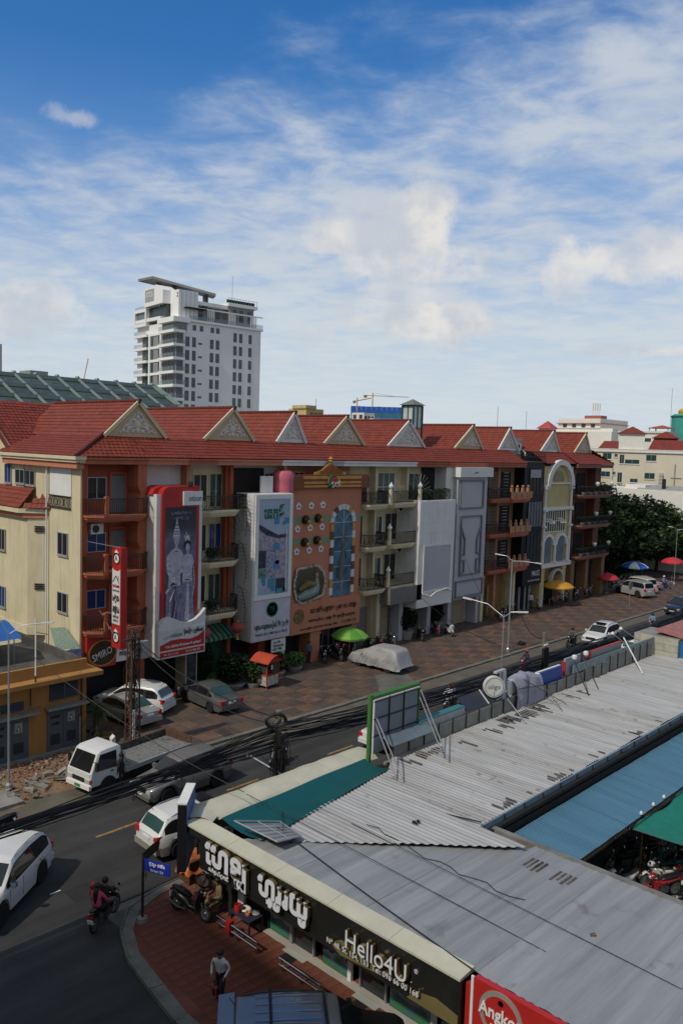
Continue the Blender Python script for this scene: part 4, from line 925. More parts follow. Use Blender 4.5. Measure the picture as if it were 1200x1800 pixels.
sb=[(27.3,3.0),(30.75,3.0),(30.75,5.75),(30.4,5.4),(30.0,5.15),(29.5,5.02),(29.0,5.1),(28.5,5.35),(28.1,5.5),(27.7,5.4),(27.4,5.1),(27.3,4.8)]
MB().prism(sb,40.55,40.88,'y').build('wave_panel',WHITEP,rbd);MB().box(27.4,30.68,40.52,40.549,3.08,4.75).build('sign_face',mat('pale_sign_face',(.55,.56,.55),.5),rbd)
pf2=[(27.42,3.5),(30.66,3.5),(30.66,4.4),(30.2,4.1),(29.6,3.98),(28.9,4.08),(28.2,4.08),(27.8,3.95),(27.42,3.85)]
MB().prism(pf2,40.512,40.519,'y').build('red_wave',REDP,rbd);MB().box(27.42,30.66,40.512,40.519,3.1,3.4).build('red_strip',REDP,rbd)
lettering('otion',(28.55,40.51,4.38),(1,0,0),(0,0,1),.85,.27,INKBR,rbd);lettering('sol',(27.85,40.51,4.3),(1,0,.15),(-.15,0,1),.4,.2,PG1,rbd);lettering('ម៉ូឌឿន ស្ទូឌីយោ',(29.85,40.51,4.48),(1,0,0),(0,0,1),1.5,.4,INKBR,rbd)
lettering('ថតរូប រៀបចំកម្មវិធីមង្គលការ និង ខួបកំណើត',(29.1,40.505,3.72),(1,0,0),(0,0,1),2.6,.22,INKW,rbd);lettering('No 32, St 154',(28.2,40.505,3.24),(1,0,0),(0,0,1),1.0,.13,INKW,rbd);lettering('Tel: 012 866 676',(29.8,40.505,3.26),(1,0,0),(0,0,1),1.1,.13,INKW,rbd)

wbd=thing('white_billboard','tall white boxed billboard with pale blue poster and green lettering','billboard',(36.7,42,3),group='big boards on the house fronts')
MB().box(35.0,38.45,41.1,43.0,2.75,12.75).build('case',WHITE,wbd)
for i in range(8):MB().box(34.97,34.999,41.1,42.98,2.8+i*1.24,2.8+i*1.24+1.22).build('side_panel',WHITEP,wbd)
PALE=mat('pale_blue_print',(.34,.41,.52),.45,var=.18,scale=.5);frame(wbd,35.05,38.4,5.6,12.7,41.099,.3,WHITE)
pst2=MB().box(35.35,38.1,41.04,41.09,5.9,12.4).build('poster',PALE,wbd);MB().box(35.05,38.42,41.05,41.098,2.8,5.55).build('lower_panel',mat('lilac_panel',(.50,.49,.55),.5),wbd)
MB().box(37.85,37.92,41.0,41.04,6.1,10.2).build('lamp_tube',WHITE,wbd)
lettering('េធកមី',(36.7,41.035,11.55),(1,0,0),(0,0,1),1.8,1.0,INKG,wbd)
def sq(x,z,w,h,m,k=0):MB().box(x,x+w,41.028-k*.004,41.036-k*.004,z-h,z).build('printed_square',m,pst2)
SKB=mat('sky_blue_print',(.05,.22,.42),.5,var=.1);DKP=mat('dark_photo_print',(.03,.035,.06),.5,var=.9,scale=4);LTP=mat('light_photo_print',(.24,.27,.36),.5,var=.7,scale=5);PKP=mat('pinkish_photo_print',(.33,.29,.36),.5,var=.5,scale=4);TLP=mat('teal_print',(.06,.24,.32),.5)
MB().prism([(35.36,10.7),(36.2,10.35),(37.0,10.0),(37.1,9.85),(38.0,10.1),(38.0,8.9),(35.36,8.9)],41.03,41.036,'y').build('printed_hall',PKP,pst2)
MB().prism([(35.36,10.75),(36.1,10.4),(37.1,9.95),(38.0,9.98),(38.0,9.75),(37.1,9.7),(36.1,9.95),(35.36,10.4)],41.022,41.029,'y').build('printed_garland',DKP,pst2)
for a in((36.75,11.1,.45,.42,SKB),(37.7,11.1,.38,.4,SKB),(37.5,10.85,.25,.25,TLP),(36.7,9.4,.55,.5,SKB),(35.36,8.95,.68,1.2,DKP),(36.1,8.95,.75,.95,LTP),(36.9,8.95,1.05,1.0,PKP),(36.75,8.2,.5,.55,SKB),(36.1,7.95,.75,.9,LTP),(36.9,7.9,1.1,.95,PKP),(35.36,7.7,.68,.6,mat('green_photo_print',(.10,.20,.16),.5,var=.8,scale=5)),(35.7,7.15,.35,.4,SKB),(35.8,6.8,.25,.25,TLP),(36.3,7.0,.6,.65,TLP),(36.55,6.5,.4,.4,SKB),(37.0,6.95,.85,1.0,DKP),(37.05,6.25,.55,.35,TLP),(37.7,6.3,.2,.2,SKB)):sq(*a,k=RNG.randint(1,5))
MB().lathe([(.52,0),(.52,-.03),(.44,-.03),(.44,0)],(36.75,41.05,4.85),20,0,'y').build('ring_logo',INKG,wbd);lettering('TMS',(36.75,41.04,4.85),(1,0,.1),(0,0,1),.5,.45,INKG,wbd)
lettering('មជ្ឈមណ្ឌលរៀបចំ និង តុបតែង',(36.75,41.04,3.75),(1,0,0),(0,0,1),3.1,.6,INKG,wbd);lettering('WELIX, 85 12 888 026 16 700 55',(36.75,41.04,3.2),(1,0,0),(0,0,1),2.9,.2,INKK,wbd)
fan(wbd,34.9,42.0,9.9,2.2,IRON,-1);
for z0 in(11.2,8.0,5.0):
    f=MB()
    for k in range(10):f.tube([(34.75,41.4+.12*k*.9,z0-.9+.25*k),(34.6,41.3,z0-.75+.24*k),(34.62,41.0,z0-.85+.22*k)],.014,4)
    f.tube([(34.75,42.4,z0+1.6),(34.7,41.8,z0+1.3),(34.7,41.4,z0),(34.7,41.6,z0-1.3)],.025,4);f.build('iron_spray',IRON,wbd)
t=thing('hanging_sign','small white notice board hanging under the tall white billboard','sign',(37.6,41.2,1.6))
MB().box(36.9,38.2,41.2,41.25,1.75,2.65).build('board',WHITE,t);lettering('តុបតែង\nមង្គលការ\n012 700',(37.55,41.195,2.2),(1,0,0),(0,0,1),1.0,.7,INKG,t);MB().tube([(37.1,41.22,2.65),(37.1,41.22,2.8)],.01,4).tube([(38.0,41.22,2.65),(38.0,41.22,2.8)],.01,4).build('hanger',IRON,t)
t=thing('pink_water_tank','pink plastic water tank behind the top of the white billboard','tank',(38.7,42.4,12.7));MB().lathe([(.0,12.75),(.75,12.75),(.78,13.0),(.76,13.6),(.78,14.0),(.6,14.25),(.0,14.3)],(38.5,42.2,0),18).build('tank_body',mat('pink_plastic',(.50,.12,.16),.5),t,smooth=40)
MB().lathe([(.2,14.28),(.2,14.36),(0,14.38)],(38.5,42.2,0),10).build('lid',REDP,t)

vs=thing('vertical_sign','narrow red vertical sign with a white panel and house symbol, fixed to the terracotta balconies','sign',(24.6,41,4.5))
MB().box(24.55,24.95,40.2,41.15,4.15,9.95).build('case',REDP,vs)
MB().prism([(40.27,5.55),(41.1,5.55),(41.1,8.75),(40.95,8.65),(40.68,8.6),(40.4,8.65),(40.27,8.75)],24.53,24.549,'x').build('white_panel',WHITEP,vs)
VU,VV=(0,-1,0),(0,0,1)
for z in(9.35,4.8):
    MB().lathe([(.0,-.02),(.36,-.02),(.38,0)],(24.549,40.68,z),16,0,'x').build('round_logo',INKK,vs);MB().lathe([(.0,-.03),(.24,-.03),(.25,-.02)],(24.549,40.66,z-.04),14,0,'x').build('logo_disc',INKW,vs)
    MB().prism([(40.68,z+.5),(40.45,z+.3),(40.9,z+.3)],24.52,24.53,'x').build('logo_peak',INKW,vs);lettering('A',(24.515,40.68,z),VU,VV,.3,.3,INKK,vs)
hs=MB();hs.bar((24.52,41.02,7.95),(24.52,40.68,8.35),.03,.006);hs.bar((24.52,40.34,7.95),(24.52,40.68,8.35),.03,.006);hs.bar((24.52,40.45,8.1),(24.52,40.45,8.35),.025,.006);hs.build('house_symbol',INKBR,vs)
lettering('ផ្ទះសំណាក់',(24.525,40.68,7.75),VU,VV,.7,.26,INKR,vs);lettering('GUESTHOUSE',(24.525,40.68,7.48),VU,VV,.7,.1,INKK,vs);lettering('អង្គរ',(24.525,40.68,7.0),VU,VV,.72,.5,INKBR,vs);lettering('រាជ្យ',(24.525,40.68,6.35),VU,VV,.72,.55,INKBR,vs)
lettering('ANGKOR',(24.525,40.68,5.98),VU,VV,.62,.16,INKK,vs);lettering('REACH',(24.525,40.68,5.76),VU,VV,.5,.15,INKK,vs)
MB().tube([(24.7,40.6,9.95),(23.6,42.5,10.2)],.02,5).tube([(24.75,41.15,6),(24.75,42.0,6)],.03,5).tube([(24.7,40.3,4.2),(24.2,41.9,6.2)],.02,5).build('stay',STEEL,vs)
bs=thing('beer_sign','red shop sign with slanted white lettering in a dark oval under the terracotta balconies','sign',(24.5,42.2,3))
MB().box(23.55,25.4,42.1,42.35,2.75,4.65).build('case',REDP,bs);MB().prism(ell(24.55,3.6,.85,.7,18),42.06,42.099,'y').build('dark_oval',INKBR,bs);MB().prism(ell(24.55,3.6,.95,.78,18),42.085,42.0995,'y').build('oval_rim',GOLD,bs);lettering('SMIRO',(24.5,42.055,3.55),(1,0,.35),(-.3,0,1),1.3,.42,INKW,bs)
ws=thing('shop_sign','grimy white shop sign beside the red beer sign','sign',(26,42.2,3));MB().box(25.45,26.95,42.12,42.3,2.9,4.4).build('case',WHITE,ws);lettering('អង្គរ ហាង\nកាហ្វេ',(26.2,42.115,3.5),(1,0,0),(0,0,1),1.1,.7,INKK,ws)

# ================================================================== OCHRE UTILITY BUILDING
ub=thing('utility_building','low ochre utility building with grey double doors and louvred vents','building',(16,41,0))
UX0,UX1,UY0,UY1=9.0,21.4,38.3,45.5
MB().box(UX0,UX1,UY0,UY1,0,3.85).build('wall',UTIL,ub);MB().box(UX0-.3,UX1+.55,UY0-.75,UY0,3.8,4.02).box(UX1,UX1+.55,UY0,42.5,3.8,4.02).build('ledge',UTIL,ub)
MB().box(UX0,UX1,UY0-.05,UY0+.12,4.02,4.6).build('parapet',UTIL,ub);MB().box(UX1-.15,UX1,UY0+.12,UY1,4.02,4.55).build('parapet',CONCD,ub);MB().box(UX0,UX1-.15,UY0+.12,UY1,3.95,4.1).build('roof_slab',CONCD,ub)
def louver(x0,x1,z0,z1):
    o=MB().box(x0,x1,UY0-.03,UY0-.002,z0,z1).build('vent_recess',DARK,ub);n=int((z1-z0)/.1)
    for i in range(n):MB().obox(((x0+x1)/2,UY0-.06,z0+(i+.5)*(z1-z0)/n),((x1-x0)/2,0,0),(0,.03,.022),(0,.004,-.006)).build('slat',DOORG,o)
    MB().box((x0+x1)/2-.03,(x0+x1)/2+.03,UY0-.1,UY0-.03,z0,z1).build('mullion',DOORG,o)
louver(19.35,20.9,2.7,3.65);louver(15.6,18.0,2.55,3.0)
for(x0,x1)in((19.2,20.95),(16.3,18.25)):
    MB().box(x0-.12,x1+.35,UY0-.5,UY0,2.32,2.44).build('door_canopy',CONC,ub)
    for k in(0,1):
        a=x0+k*(x1-x0)/2
        d=MB().box(a+.02,a+(x1-x0)/2-.015,UY0-.05,UY0-.002,.06,2.28).build('steel_door',DOORG,ub)
        v=MB()
        for i in range(7):v.obox((a+.45,UY0-.06,.45+i*.08),(.26,0,0),(0,.018,.02),(0,.004,-.004))
        v.build('door_louvre',DARK,d)
        if k:
            MB().box(a+.25,a+.65,UY0-.06,UY0-.051,1.45,1.95).build('warning_plate',mat('pale_plate',(.30,.31,.30),.6),d);MB().prism([(a+.32,1.55),(a+.58,1.55),(a+.45,1.85)],UY0-.066,UY0-.061,'y').build('warning_triangle',INKK,d);MB().prism([(a+.38,1.59),(a+.52,1.59),(a+.45,1.76)],UY0-.07,UY0-.067,'y').build('triangle_inner',WHITE,d)
        else:lettering('គ្រោះថ្នាក់',(a+.45,UY0-.055,1.85),(1,0,0),(0,0,1),.5,.2,INKK,d);lettering('០១២',(a+.45,UY0-.055,1.5),(1,0,0),(0,0,1),.4,.16,INKK,d)
MB().tube([(21.1,UY0-.06,0),(21.1,UY0-.06,3.8)],.045,6).build('drain_pipe',RUST,ub);MB().tube([(21.0,UY0-.06,0),(21.0,UY0-.06,1.6)],.06,6).build('conduit',STEEL,ub);MB().tube([(18.35,UY0-.05,3.75),(18.35,UY0-.05,2.7)],.03,5).build('conduit',RUST,ub)
MB().box(UX0,UX1,UY0-.35,UY0,0,.1).build('plinth',CONC,ub)
lettering('09 OU',(18.6,UY0-.006,2.5),(1,0,0),(0,0,1),.7,.25,mat('faded_paint',(.30,.16,.04),.9),ub)
ca=thing('tarpaulin_canopy','blue tarpaulin canopy on posts on the ochre building roof','canopy',(17.5,44,4.1))
MB().grid(lambda a,b:(11+8.3*a,41.2+4.3*b,5.4+.75*(1-abs(2*b-.9))-.06*math.sin(a*9)),20,8).build('tarpaulin',mat('blue_tarpaulin',(.015,.11,.38),.6,var=.15),ca)
for(x,y)in((18.9,41.3),(17.5,45.2),(14,41.3)):MB().tube([(x,y,4.1),(x,y,5.5)],.03,6).build('post',STEEL,ca)
t=thing('white_roof_pipe','thin white pipe post standing at the ochre building ledge','post',(18.33,37.7,4.0));MB().tube([(18.33,37.7,4.02),(18.33,37.7,7.2)],.035,6).build('pipe',WHITE,t);MB().tube([(18.33,37.7,4.02),(18.33,37.7,4.35)],.045,6).build('sleeve',RUST,t);MB().tube([(18.4,37.75,6.5),(19.6,38.9,6.0)],.02,4).build('stay_wire',STEEL,t)
t=thing('roof_lean_to','pale green netting and blue sheet lean-to beside the cream wall','lean-to',(22.4,42.6,3.6));MB().poly([(21.6,42.0,4.3),(23.1,42.0,4.1),(23.15,43.9,5.0),(22.2,43.9,5.1)]).build('netting',mat('pale_green_net',(.22,.30,.24),.8,var=.3,scale=9),t);MB().box(21.7,23.1,41.9,41.95,3.4,4.15).build('sheet',mat('blue_print_sheet',(.20,.26,.40),.6,var=.5,scale=4),t);MB().tube([(21.65,42.0,0),(21.65,42.0,4.3)],.04,6).build('post',STEEL,t)

# ================================================================== NEAR BLOCK
FXP,GX=15.5,17.3
FAS=mat('black_fascia',(.018,.018,.016),.22,var=.25,spec=.5);CAPM=mat('cream_metal_cap',(.50,.48,.37),.5,var=.08,scale=1.2,streak=.1)
sh=thing('corner_shop','phone shop with black fascia, raised white lettering and glass front','shop',(18,15,0))
def rooms():
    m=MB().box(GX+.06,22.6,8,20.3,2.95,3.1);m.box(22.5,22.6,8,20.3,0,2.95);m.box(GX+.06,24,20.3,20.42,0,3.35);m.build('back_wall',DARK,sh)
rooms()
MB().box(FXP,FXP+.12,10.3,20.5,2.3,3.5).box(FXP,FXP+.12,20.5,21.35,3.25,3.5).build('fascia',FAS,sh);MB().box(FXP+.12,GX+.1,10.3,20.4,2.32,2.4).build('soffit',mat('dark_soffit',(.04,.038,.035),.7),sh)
for i in range(5):
    y0=10.3+i*2.2;MB().prism([(FXP-.05,3.5),(FXP-.05,3.56),(16.05,3.62),(16.05,3.5)],y0+.01,y0+2.2,'y').build('cap_sheet',CAPM,sh)
U,V=(0,-1,0),(0,0,1);LW=mat('acrylic_letter',(.66,.67,.72),.35,var=.03);LB=mat('brass_return',(.40,.30,.13),.3,.8)
def raised(txt,yc,zc,w,h,d=.12):
    o=lettering(txt,(FXP-.05,yc,zc),U,V,w,h,LB,sh,d,'raised_letters',3);lettering(txt,(FXP-.05-d-.002,yc,zc),U,V,w*.985,h*.985,LW,sh,.012,'letter_face',3)
raised('េហឡូ',19.0,2.98,2.05,.95);raised('ហ្វូរយូ',16.4,2.98,2.15,.85);raised('Hello4U',12.85,3.0,2.1,.5);lettering('®',(FXP-.03,11.62,3.12),U,V,.12,.12,LW,sh)
raised('លក់ទូរស័ព្ទដៃ',19.4,2.56,1.0,.2,.05);raised('Nº 48, St. 154, 153  Tel: 096 66 00 168',13.05,2.6,3.2,.17,.05)
MB().prism([(10.35,2.31),(11.9,2.31),(11.6,2.6),(11.0,2.72),(10.35,2.6)],FXP-.02,FXP-.003,'x').build('gold_swirl',mat('dull_gold_film',(.16,.13,.05),.5),sh);MB().prism([(12.2,2.5),(14.2,2.32),(14.6,2.5),(14.2,2.75),(13,2.85)],FXP-.02,FXP-.003,'x').build('gold_swirl',MATS['dull_gold_film'],sh)
bays=[('poster',18.05,19.05),('door',16.95,18.05),('poster',15.5,16.6),('door',14.0,15.05),('poster',12.4,13.9),('poster',10.4,12.1)]
PRT=[((.03,.12,.14),(.03,.16,.05)),((.03,.18,.32),(.03,.13,.05)),((.04,.15,.16),(.03,.12,.04)),((.06,.10,.16),(.05,.10,.05))]
def film(i,c1,c2):
    m=bpy.data.materials.new('window_film');m.use_nodes=True;nt=m.node_tree;N=nt.nodes.new;L=nt.links.new;b=nt.nodes['Principled BSDF'];b.inputs['Roughness'].default_value=.15
    tc=N('ShaderNodeTexCoord');sp=N('ShaderNodeSeparateXYZ');L(tc.outputs['Generated'],sp.inputs[0]);nz=N('ShaderNodeTexNoise');nz.inputs['Scale'].default_value=2.4;nz.inputs['Detail'].default_value=5;nz.noise_dimensions='4D';nz.inputs['W'].default_value=i*3.1;L(tc.outputs['Object'],nz.inputs['Vector'])
    ad=N('ShaderNodeMath');ad.operation='ADD';L(sp.outputs[2],ad.inputs[0]);L(nz.outputs[0],ad.inputs[1]);r=N('ShaderNodeValToRGB');e=r.color_ramp.elements;e[0].position=.5;e[0].color=(*c2,1);e[1].position=.75;e[1].color=(*c1,1);k=e.new(.95);k.color=(.3,.38,.42,1);k=e.new(1.1 if False else 1.0);k.color=(.05,.07,.08,1);L(ad.outputs[0],r.inputs[0]);L(r.outputs[0],b.inputs['Base Color']);return m
for i,(kd,y0,y1)in enumerate(bays):
    if kd=='poster':
        MB().box(GX,GX+.02,y0,y1,.15,2.32).build('shop_window',GL,sh);MB().box(GX-.01,GX-.003,y0+.03,y1-.03,.18,1.35).build('window_film',film(i,*PRT[i%4]),sh)
        MB().box(GX-.06,GX+.05,y0-.14,y0,.1,2.32).build('white_mullion',WHITE if i else STEEL,sh)
    else:
        MB().box(GX+.03,GX+.045,y0+.04,y1-.04,.12,2.3).build('glass_door',GL,sh);MB().box(GX-.03,GX+.02,y0,y1,1.75,2.31).build('red_transom',REDP,sh)
        MB().box(GX-.45,GX+.3,y0+.05,y1-.1,.10,.125).build('door_step',mat('pale_step',(.34,.36,.32),.6),sh);MB().box(GX-.75,GX-.4,y0+.3,y1-.3,.1,.118).build('door_mat',BLK,sh)
        for y in(y0,y1-.06):MB().box(GX-.04,GX+.05,y,y+.06,.1,2.32).build('door_jamb',STEEL,sh)
MB().box(17.05,17.34,8,19.5,.0,.14).build('sill',mat('pale_stone_sill',(.36,.34,.30),.7),sh);MB().box(GX-.05,GX+.1,19.05,20.4,.1,2.32).build('side_panel',DARK,sh);MB().box(GX-.08,GX-.05,19.35,19.75,.9,1.75).build('red_poster',REDP,sh)
MB().box(GX-.05,GX-.01,12.1,12.5,1.4,2.1).build('blue_notice',INKB,sh)
# chamfer corner panel
cp=thing('corner_sign_panel','tall narrow sign panel with blue back and pale top at the shop corner','sign',(15.9,21.9,0));d=Vector((.72,.69,0)).normalized();n=Vector((-d.y,d.x,0))
MB().obox(Vector((15.85,21.75,3.1)),d*.8,n*.14,(0,0,1.15)).build('panel',BLACKP,cp);MB().obox(Vector((15.85,21.75,3.08))-n*.15,d*.78,n*.008,(0,0,1.1)).build('back_sheet',mat('blue_back_sheet',(.05,.10,.26),.5),cp);MB().obox(Vector((15.85,21.75,4.27)),d*.82,n*.16,(0,0,.025)).build('top_cap',WHITE,cp);MB().tube([(16.1,21.3,3.0),(15.85,21.75,3.0)],.04,6).build('bracket',STEEL,cp)
a=thing('wall_fan_unit','dark air conditioner tucked behind the shop fascia corner','air conditioner',(16.2,21,2.3));MB().box(15.9,16.5,20.7,21.2,2.35,2.95).build('housing',mat('dim_white',(.3,.3,.29),.6),a);MB().lathe([(.24,-.02),(.22,-.04),(.05,-.03)],(15.9,20.95,2.65),12,0,'x').build('fan_grille',IRON,a)
# roofs
CORW=stretch_mat('white_roof_sheet',(.42,.42,.415),(.29,.29,.29),(2.2,.25,1),.45,.1,1.2,.35,.7,spots=((.10,.095,.085),1.6,.66,.6));CORG=stretch_mat('grey_roof_sheet',(.33,.34,.342),(.23,.238,.245),(.16,2.6,1),.5,.1,1.0,.35,.65,spots=((.17,.165,.16),.7,.62,.5));CORB=stretch_mat('blue_roof_sheet',(.075,.18,.26),(.058,.15,.225),(1.5,.2,1),.45,.1,1.0)
CORW2=stretch_mat('white_roof_sheet_worn',(.40,.397,.385),(.27,.267,.26),(2.2,.25,1),.5,.1,1.2,.35,.65,spots=((.12,.09,.07),2.4,.6,.6));CORG2=stretch_mat('grey_roof_sheet_pale',(.345,.354,.355),(.245,.252,.256),(.16,2.6,1),.5,.1,1.0,.35,.65,spots=((.15,.13,.11),1.3,.63,.6));CORG3=stretch_mat('grey_roof_sheet_dull',(.315,.324,.33),(.22,.228,.236),(.14,3.2,1),.5,.1,1.1,.35,.65,spots=((.13,.12,.11),.9,.62,.5));GVAR=[CORG,CORG2,CORG3]
STAIN=mat('roof_stain',(.10,.085,.07),.9,var=.7,scale=3)
PW=[(16.35,18.72),(22.3,12.62),(22.45,14.45),(58,14.6),(58,20.32),(24.9,20.32),(23.6,19.5)]
def yrange(pol,x):
    ys=[]
    for(a,b),(c,d_)in zip(pol,pol[1:]+pol[:1]):
        if min(a,c)<=x<=max(a,c)and abs(c-a)>1e-6:ys.append(b+(d_-b)*(x-a)/(c-a))
    return(min(ys),max(ys))if len(ys)>1 else None
nr=thing('corner_shop_roof','white corrugated metal roof over the shops along the street','roof',(30,17,3.5),group='metal roofs of the corner block')
def sheets(parent,pol,x0,x1,width,pitch,zf,m,amp=.035,shape=(0,1,1,0),jag=.05):
    x=x0
    while x<x1-.01:
        mb=MB();n=max(1,round(min(width,x1-x)/pitch));dz=RNG.uniform(0,.012);st=0;cols=[]
        e0,e1=RNG.uniform(-jag,jag),RNG.uniform(-jag,jag)
        for k in range(n*4+1):
            xx=x+k*pitch/4;r=yrange(pol,min(max(xx,x0+.002),x1-.002))
            if r and r[1]-r[0]>.02:cols.append((xx,r[0]+e0,r[1]+e1,amp*shape[k%4]))
        for(xa,a,b,h)in cols:
            for t in range(4):y=a+(b-a)*t/3;mb.v.append((xa,y,zf(xa,y)+h+dz))
        for c in range(len(cols)-1):
            for t in range(3):q=c*4+t;mb.f.append((q,q+4,q+5,q+1));mb.m.append(0)
        if len(cols)>1:mb.build('roof_sheet',RNG.choice(m)if isinstance(m,list)else m,parent)
        x+=width
sheets(nr,PW,16.36,55,1.05,.21,lambda x,y:3.56+.012*math.sin(x*1.7),[CORW,CORW,CORW2])
MB().box(22.45,58,14.2,20.3,3.3,3.4).build('roof_deck',DARK,nr)
for i in range(26):
    x=22.5+i*1.3;MB().box(x+.01,x+1.29,14.38,14.45,3.2,3.6).build('gutter_fascia',mat('blue_grey_gutter',(.16,.22,.27),.5,var=.2,streak=.3),nr);MB().box(x-.02,x+.02,14.34,14.38,3.15,3.6).build('gutter_bracket',IRON,nr)
MB().box(22.5,56,14.25,14.37,3.22,3.28).build('gutter',DARK,nr)
for i in range(34):
    x=RNG.uniform(24.6,40)if i<24 else RNG.uniform(23,45);y=RNG.uniform(19.3,20.1)if i<24 else 14.6;w=RNG.choice((.05,.1,.2,.45))
    k=int(w/.105)+1
    mb=MB()
    for q in range(k):L_=RNG.uniform(.1,.9)if i<24 else RNG.uniform(.1,.5);xx=16.36+round((x-16.36)/.21)*.21+q*.21+.155;mb.box(xx-.045,xx+.045,y-L_*(i<24),y+L_*(i>=24),3.615,3.628)
    mb.build('rust_stain',STAIN,nr,kind='stuff')
gr=thing('side_street_roof','grey flat ribbed roof over the shops along the side street','roof',(19.5,10,3.3),group='metal roofs of the corner block')
def gray_sheet(y0,y1):
    mb=MB();dz=RNG.uniform(0,.012);n=8
    xs=[15.98,18,20.5,23.0]
    for k in range(n+1):
        y=y0+(y1-y0)*k/n;h=.024*(k%2)+(.03 if k in(0,n)else 0)
        for x in xs:
            xm=x
            lim=16.36+(18.72-y)*(22.3-16.36)/(18.72-12.62)+.25 if y>12.62 else 23.0
            xm=min(x,max(16.0,lim));mb.v.append((xm,y,3.53-(xm-16)*.022+h+dz))
    for k in range(n):
        for t in range(3):q=k*4+t;mb.f.append((q,q+4,q+5,q+1));mb.m.append(0)
    mb.build('roof_sheet',RNG.choice(GVAR),gr)
y=1.0
while y<19.6:gray_sheet(y,min(y+.92,19.7));y+=.92
MB().box(22.9,23.12,1,14.3,3.15,3.42).build('gutter',mat('dirty_gutter',(.17,.165,.15),.8,var=.3),gr);MB().box(16.1,22.9,1,14,2.9,3.0).build('roof_deck',DARK,gr)
for(x,y_)in((21.9,12.2),(21.8,11.2),(22.2,6.3)):
    for k in range(4):MB().box(x-RNG.uniform(.3,.6),x+.2,y_-k*.16,y_-k*.16+.07,3.53-(x-16)*.022+.03,3.53-(x-16)*.022+.05).build('rust_stain',STAIN,gr)
br_=thing('blue_shed_roof','blue ribbed metal shed roof over the motorcycle park','roof',(33,13,2.8),group='metal roofs of the corner block')
sheets(br_,[(23.3,11.85),(60,11.75),(60,14.15),(23.3,14.15)],23.3,52,.8,.16,lambda x,y:2.68+(y-11.85)*.09,CORB,.022,jag=.01)
for x in(24.5,30,36):MB().tube([(x,12.1,0),(x,12.1,2.65)],.05,8).build('post',mat('ochre_post',(.2,.13,.05),.7),br_)
MB().box(23.3,52,11.9,12.0,2.55,2.64).build('purlin',IRON,br_)
MB().box(23,52,14.3,14.4,0,3.1).build('back_wall',DARK,br_)
# courtyard net
nt_=thing('shade_net','green shade net stretched over the motorcycle park','shade net',(32,11,2.6))
MB().grid(lambda a,b:(28.2+12*a+.25*b,11.72-4.6*b+.12*math.sin(a*20),2.55-.12*math.sin(a*PI*3)*math.sin(b*PI)+.02*math.sin(b*22+a*7)),60,20).build('net',mat('green_net',(.008,.16,.115),.75,var=.12,scale=3),nt_,smooth=True)
MB().tube([(28.2,11.72,2.6),(40,11.72,2.6)],.015,4).tube([(28.2,11.72,2.55),(28.5,7,2.55)],.015,4).build('edge_cord',IRON,nt_)
for(x,y_)in((29.2,11.85),(30.3,11.85),(31.3,11.85)):tag(MB().lathe([(.0,2.72),(.06,2.76),(.06,2.82),(.02,2.88)],(x,y_,0),8).build('cable_clamp',WHITE),'small white clamp on the edge of the blue shed roof, %s of three'%('nearest' if x<30 else 'middle' if x<31 else 'farthest'),'clamp','clamps on the blue roof edge')
# teal strip, cream roll
ts=thing('teal_gutter_sheet','dark teal sheet lying between the cream cover and the white roof','roof sheet',(20,20,3.4));MB().grid(lambda a,b:(16.45+(23.9-16.45)*a,20.95+(19.62-18.7)*(a-1)*.35-(1.35+.75*(1-a))*b,3.62-.14*math.sin(b*PI)+.015*math.sin(a*12)),24,6).build('sheet',mat('teal_sheet',(.006,.075,.075),.45,var=.1),ts,smooth=True)
cr_=thing('cream_fascia_cover','cream sheet metal cover rolled over the shop parapet along the street','parapet cover',(20.5,21.8,2.8))
prof=[(22.55,2.5),(22.5,3.05),(22.25,3.5),(21.9,3.66),(21.45,3.68),(21.0,3.6),(20.82,3.48)]
def roll(x0,x1):
    m=MB();n=6
    def fn(a,b):
        k=b*(len(prof)-1);i=min(int(k),len(prof)-2);f=k-i;y=prof[i][0]*(1-f)+prof[i+1][0]*f;z=prof[i][1]*(1-f)+prof[i+1][1]*f;x=x0+(x1-x0)*a
        d=noise.noise(Vector((x*1.6,b*2,3)))*.07*b;sk=max(0,1-(x-16.2)/1.2)*(22.5-y)*.0
        return(x+sk,y+d-.04*math.sin(x*2.2)*b,z+d)
    m.grid(fn,n,12);m.build('cover_sheet',CAPM,cr_,smooth=True)
xs=[16.5,17.9,19.2,20.35,22.1,23.4,24.6]
for a,b in zip(xs[:-1],xs[1:]):roll(a+.005,b)
MB().grid(lambda a,b:(15.75+(16.5-15.75)*a+.35*b*(1-a),21.4+1.0*a-(.75+.75*a)*b,3.58+.1*math.sin(b*PI)-.3*(1-b)*a*0),6,8).build('corner_cover',CAPM,cr_,smooth=True)
MB().box(16.6,24.6,22.35,22.5,2.2,2.52).build('lower_edge',CAPM,cr_)
wl=thing('shop_front_wall','street side shop wall under the parapet panels','wall',(35,20.4,0));MB().box(24.6,58,20.4,20.55,0,3.4).build('wall',CONC,wl);MB().box(16.8,24.6,20.42,20.6,0,3.3).build('wall',DARK,wl)
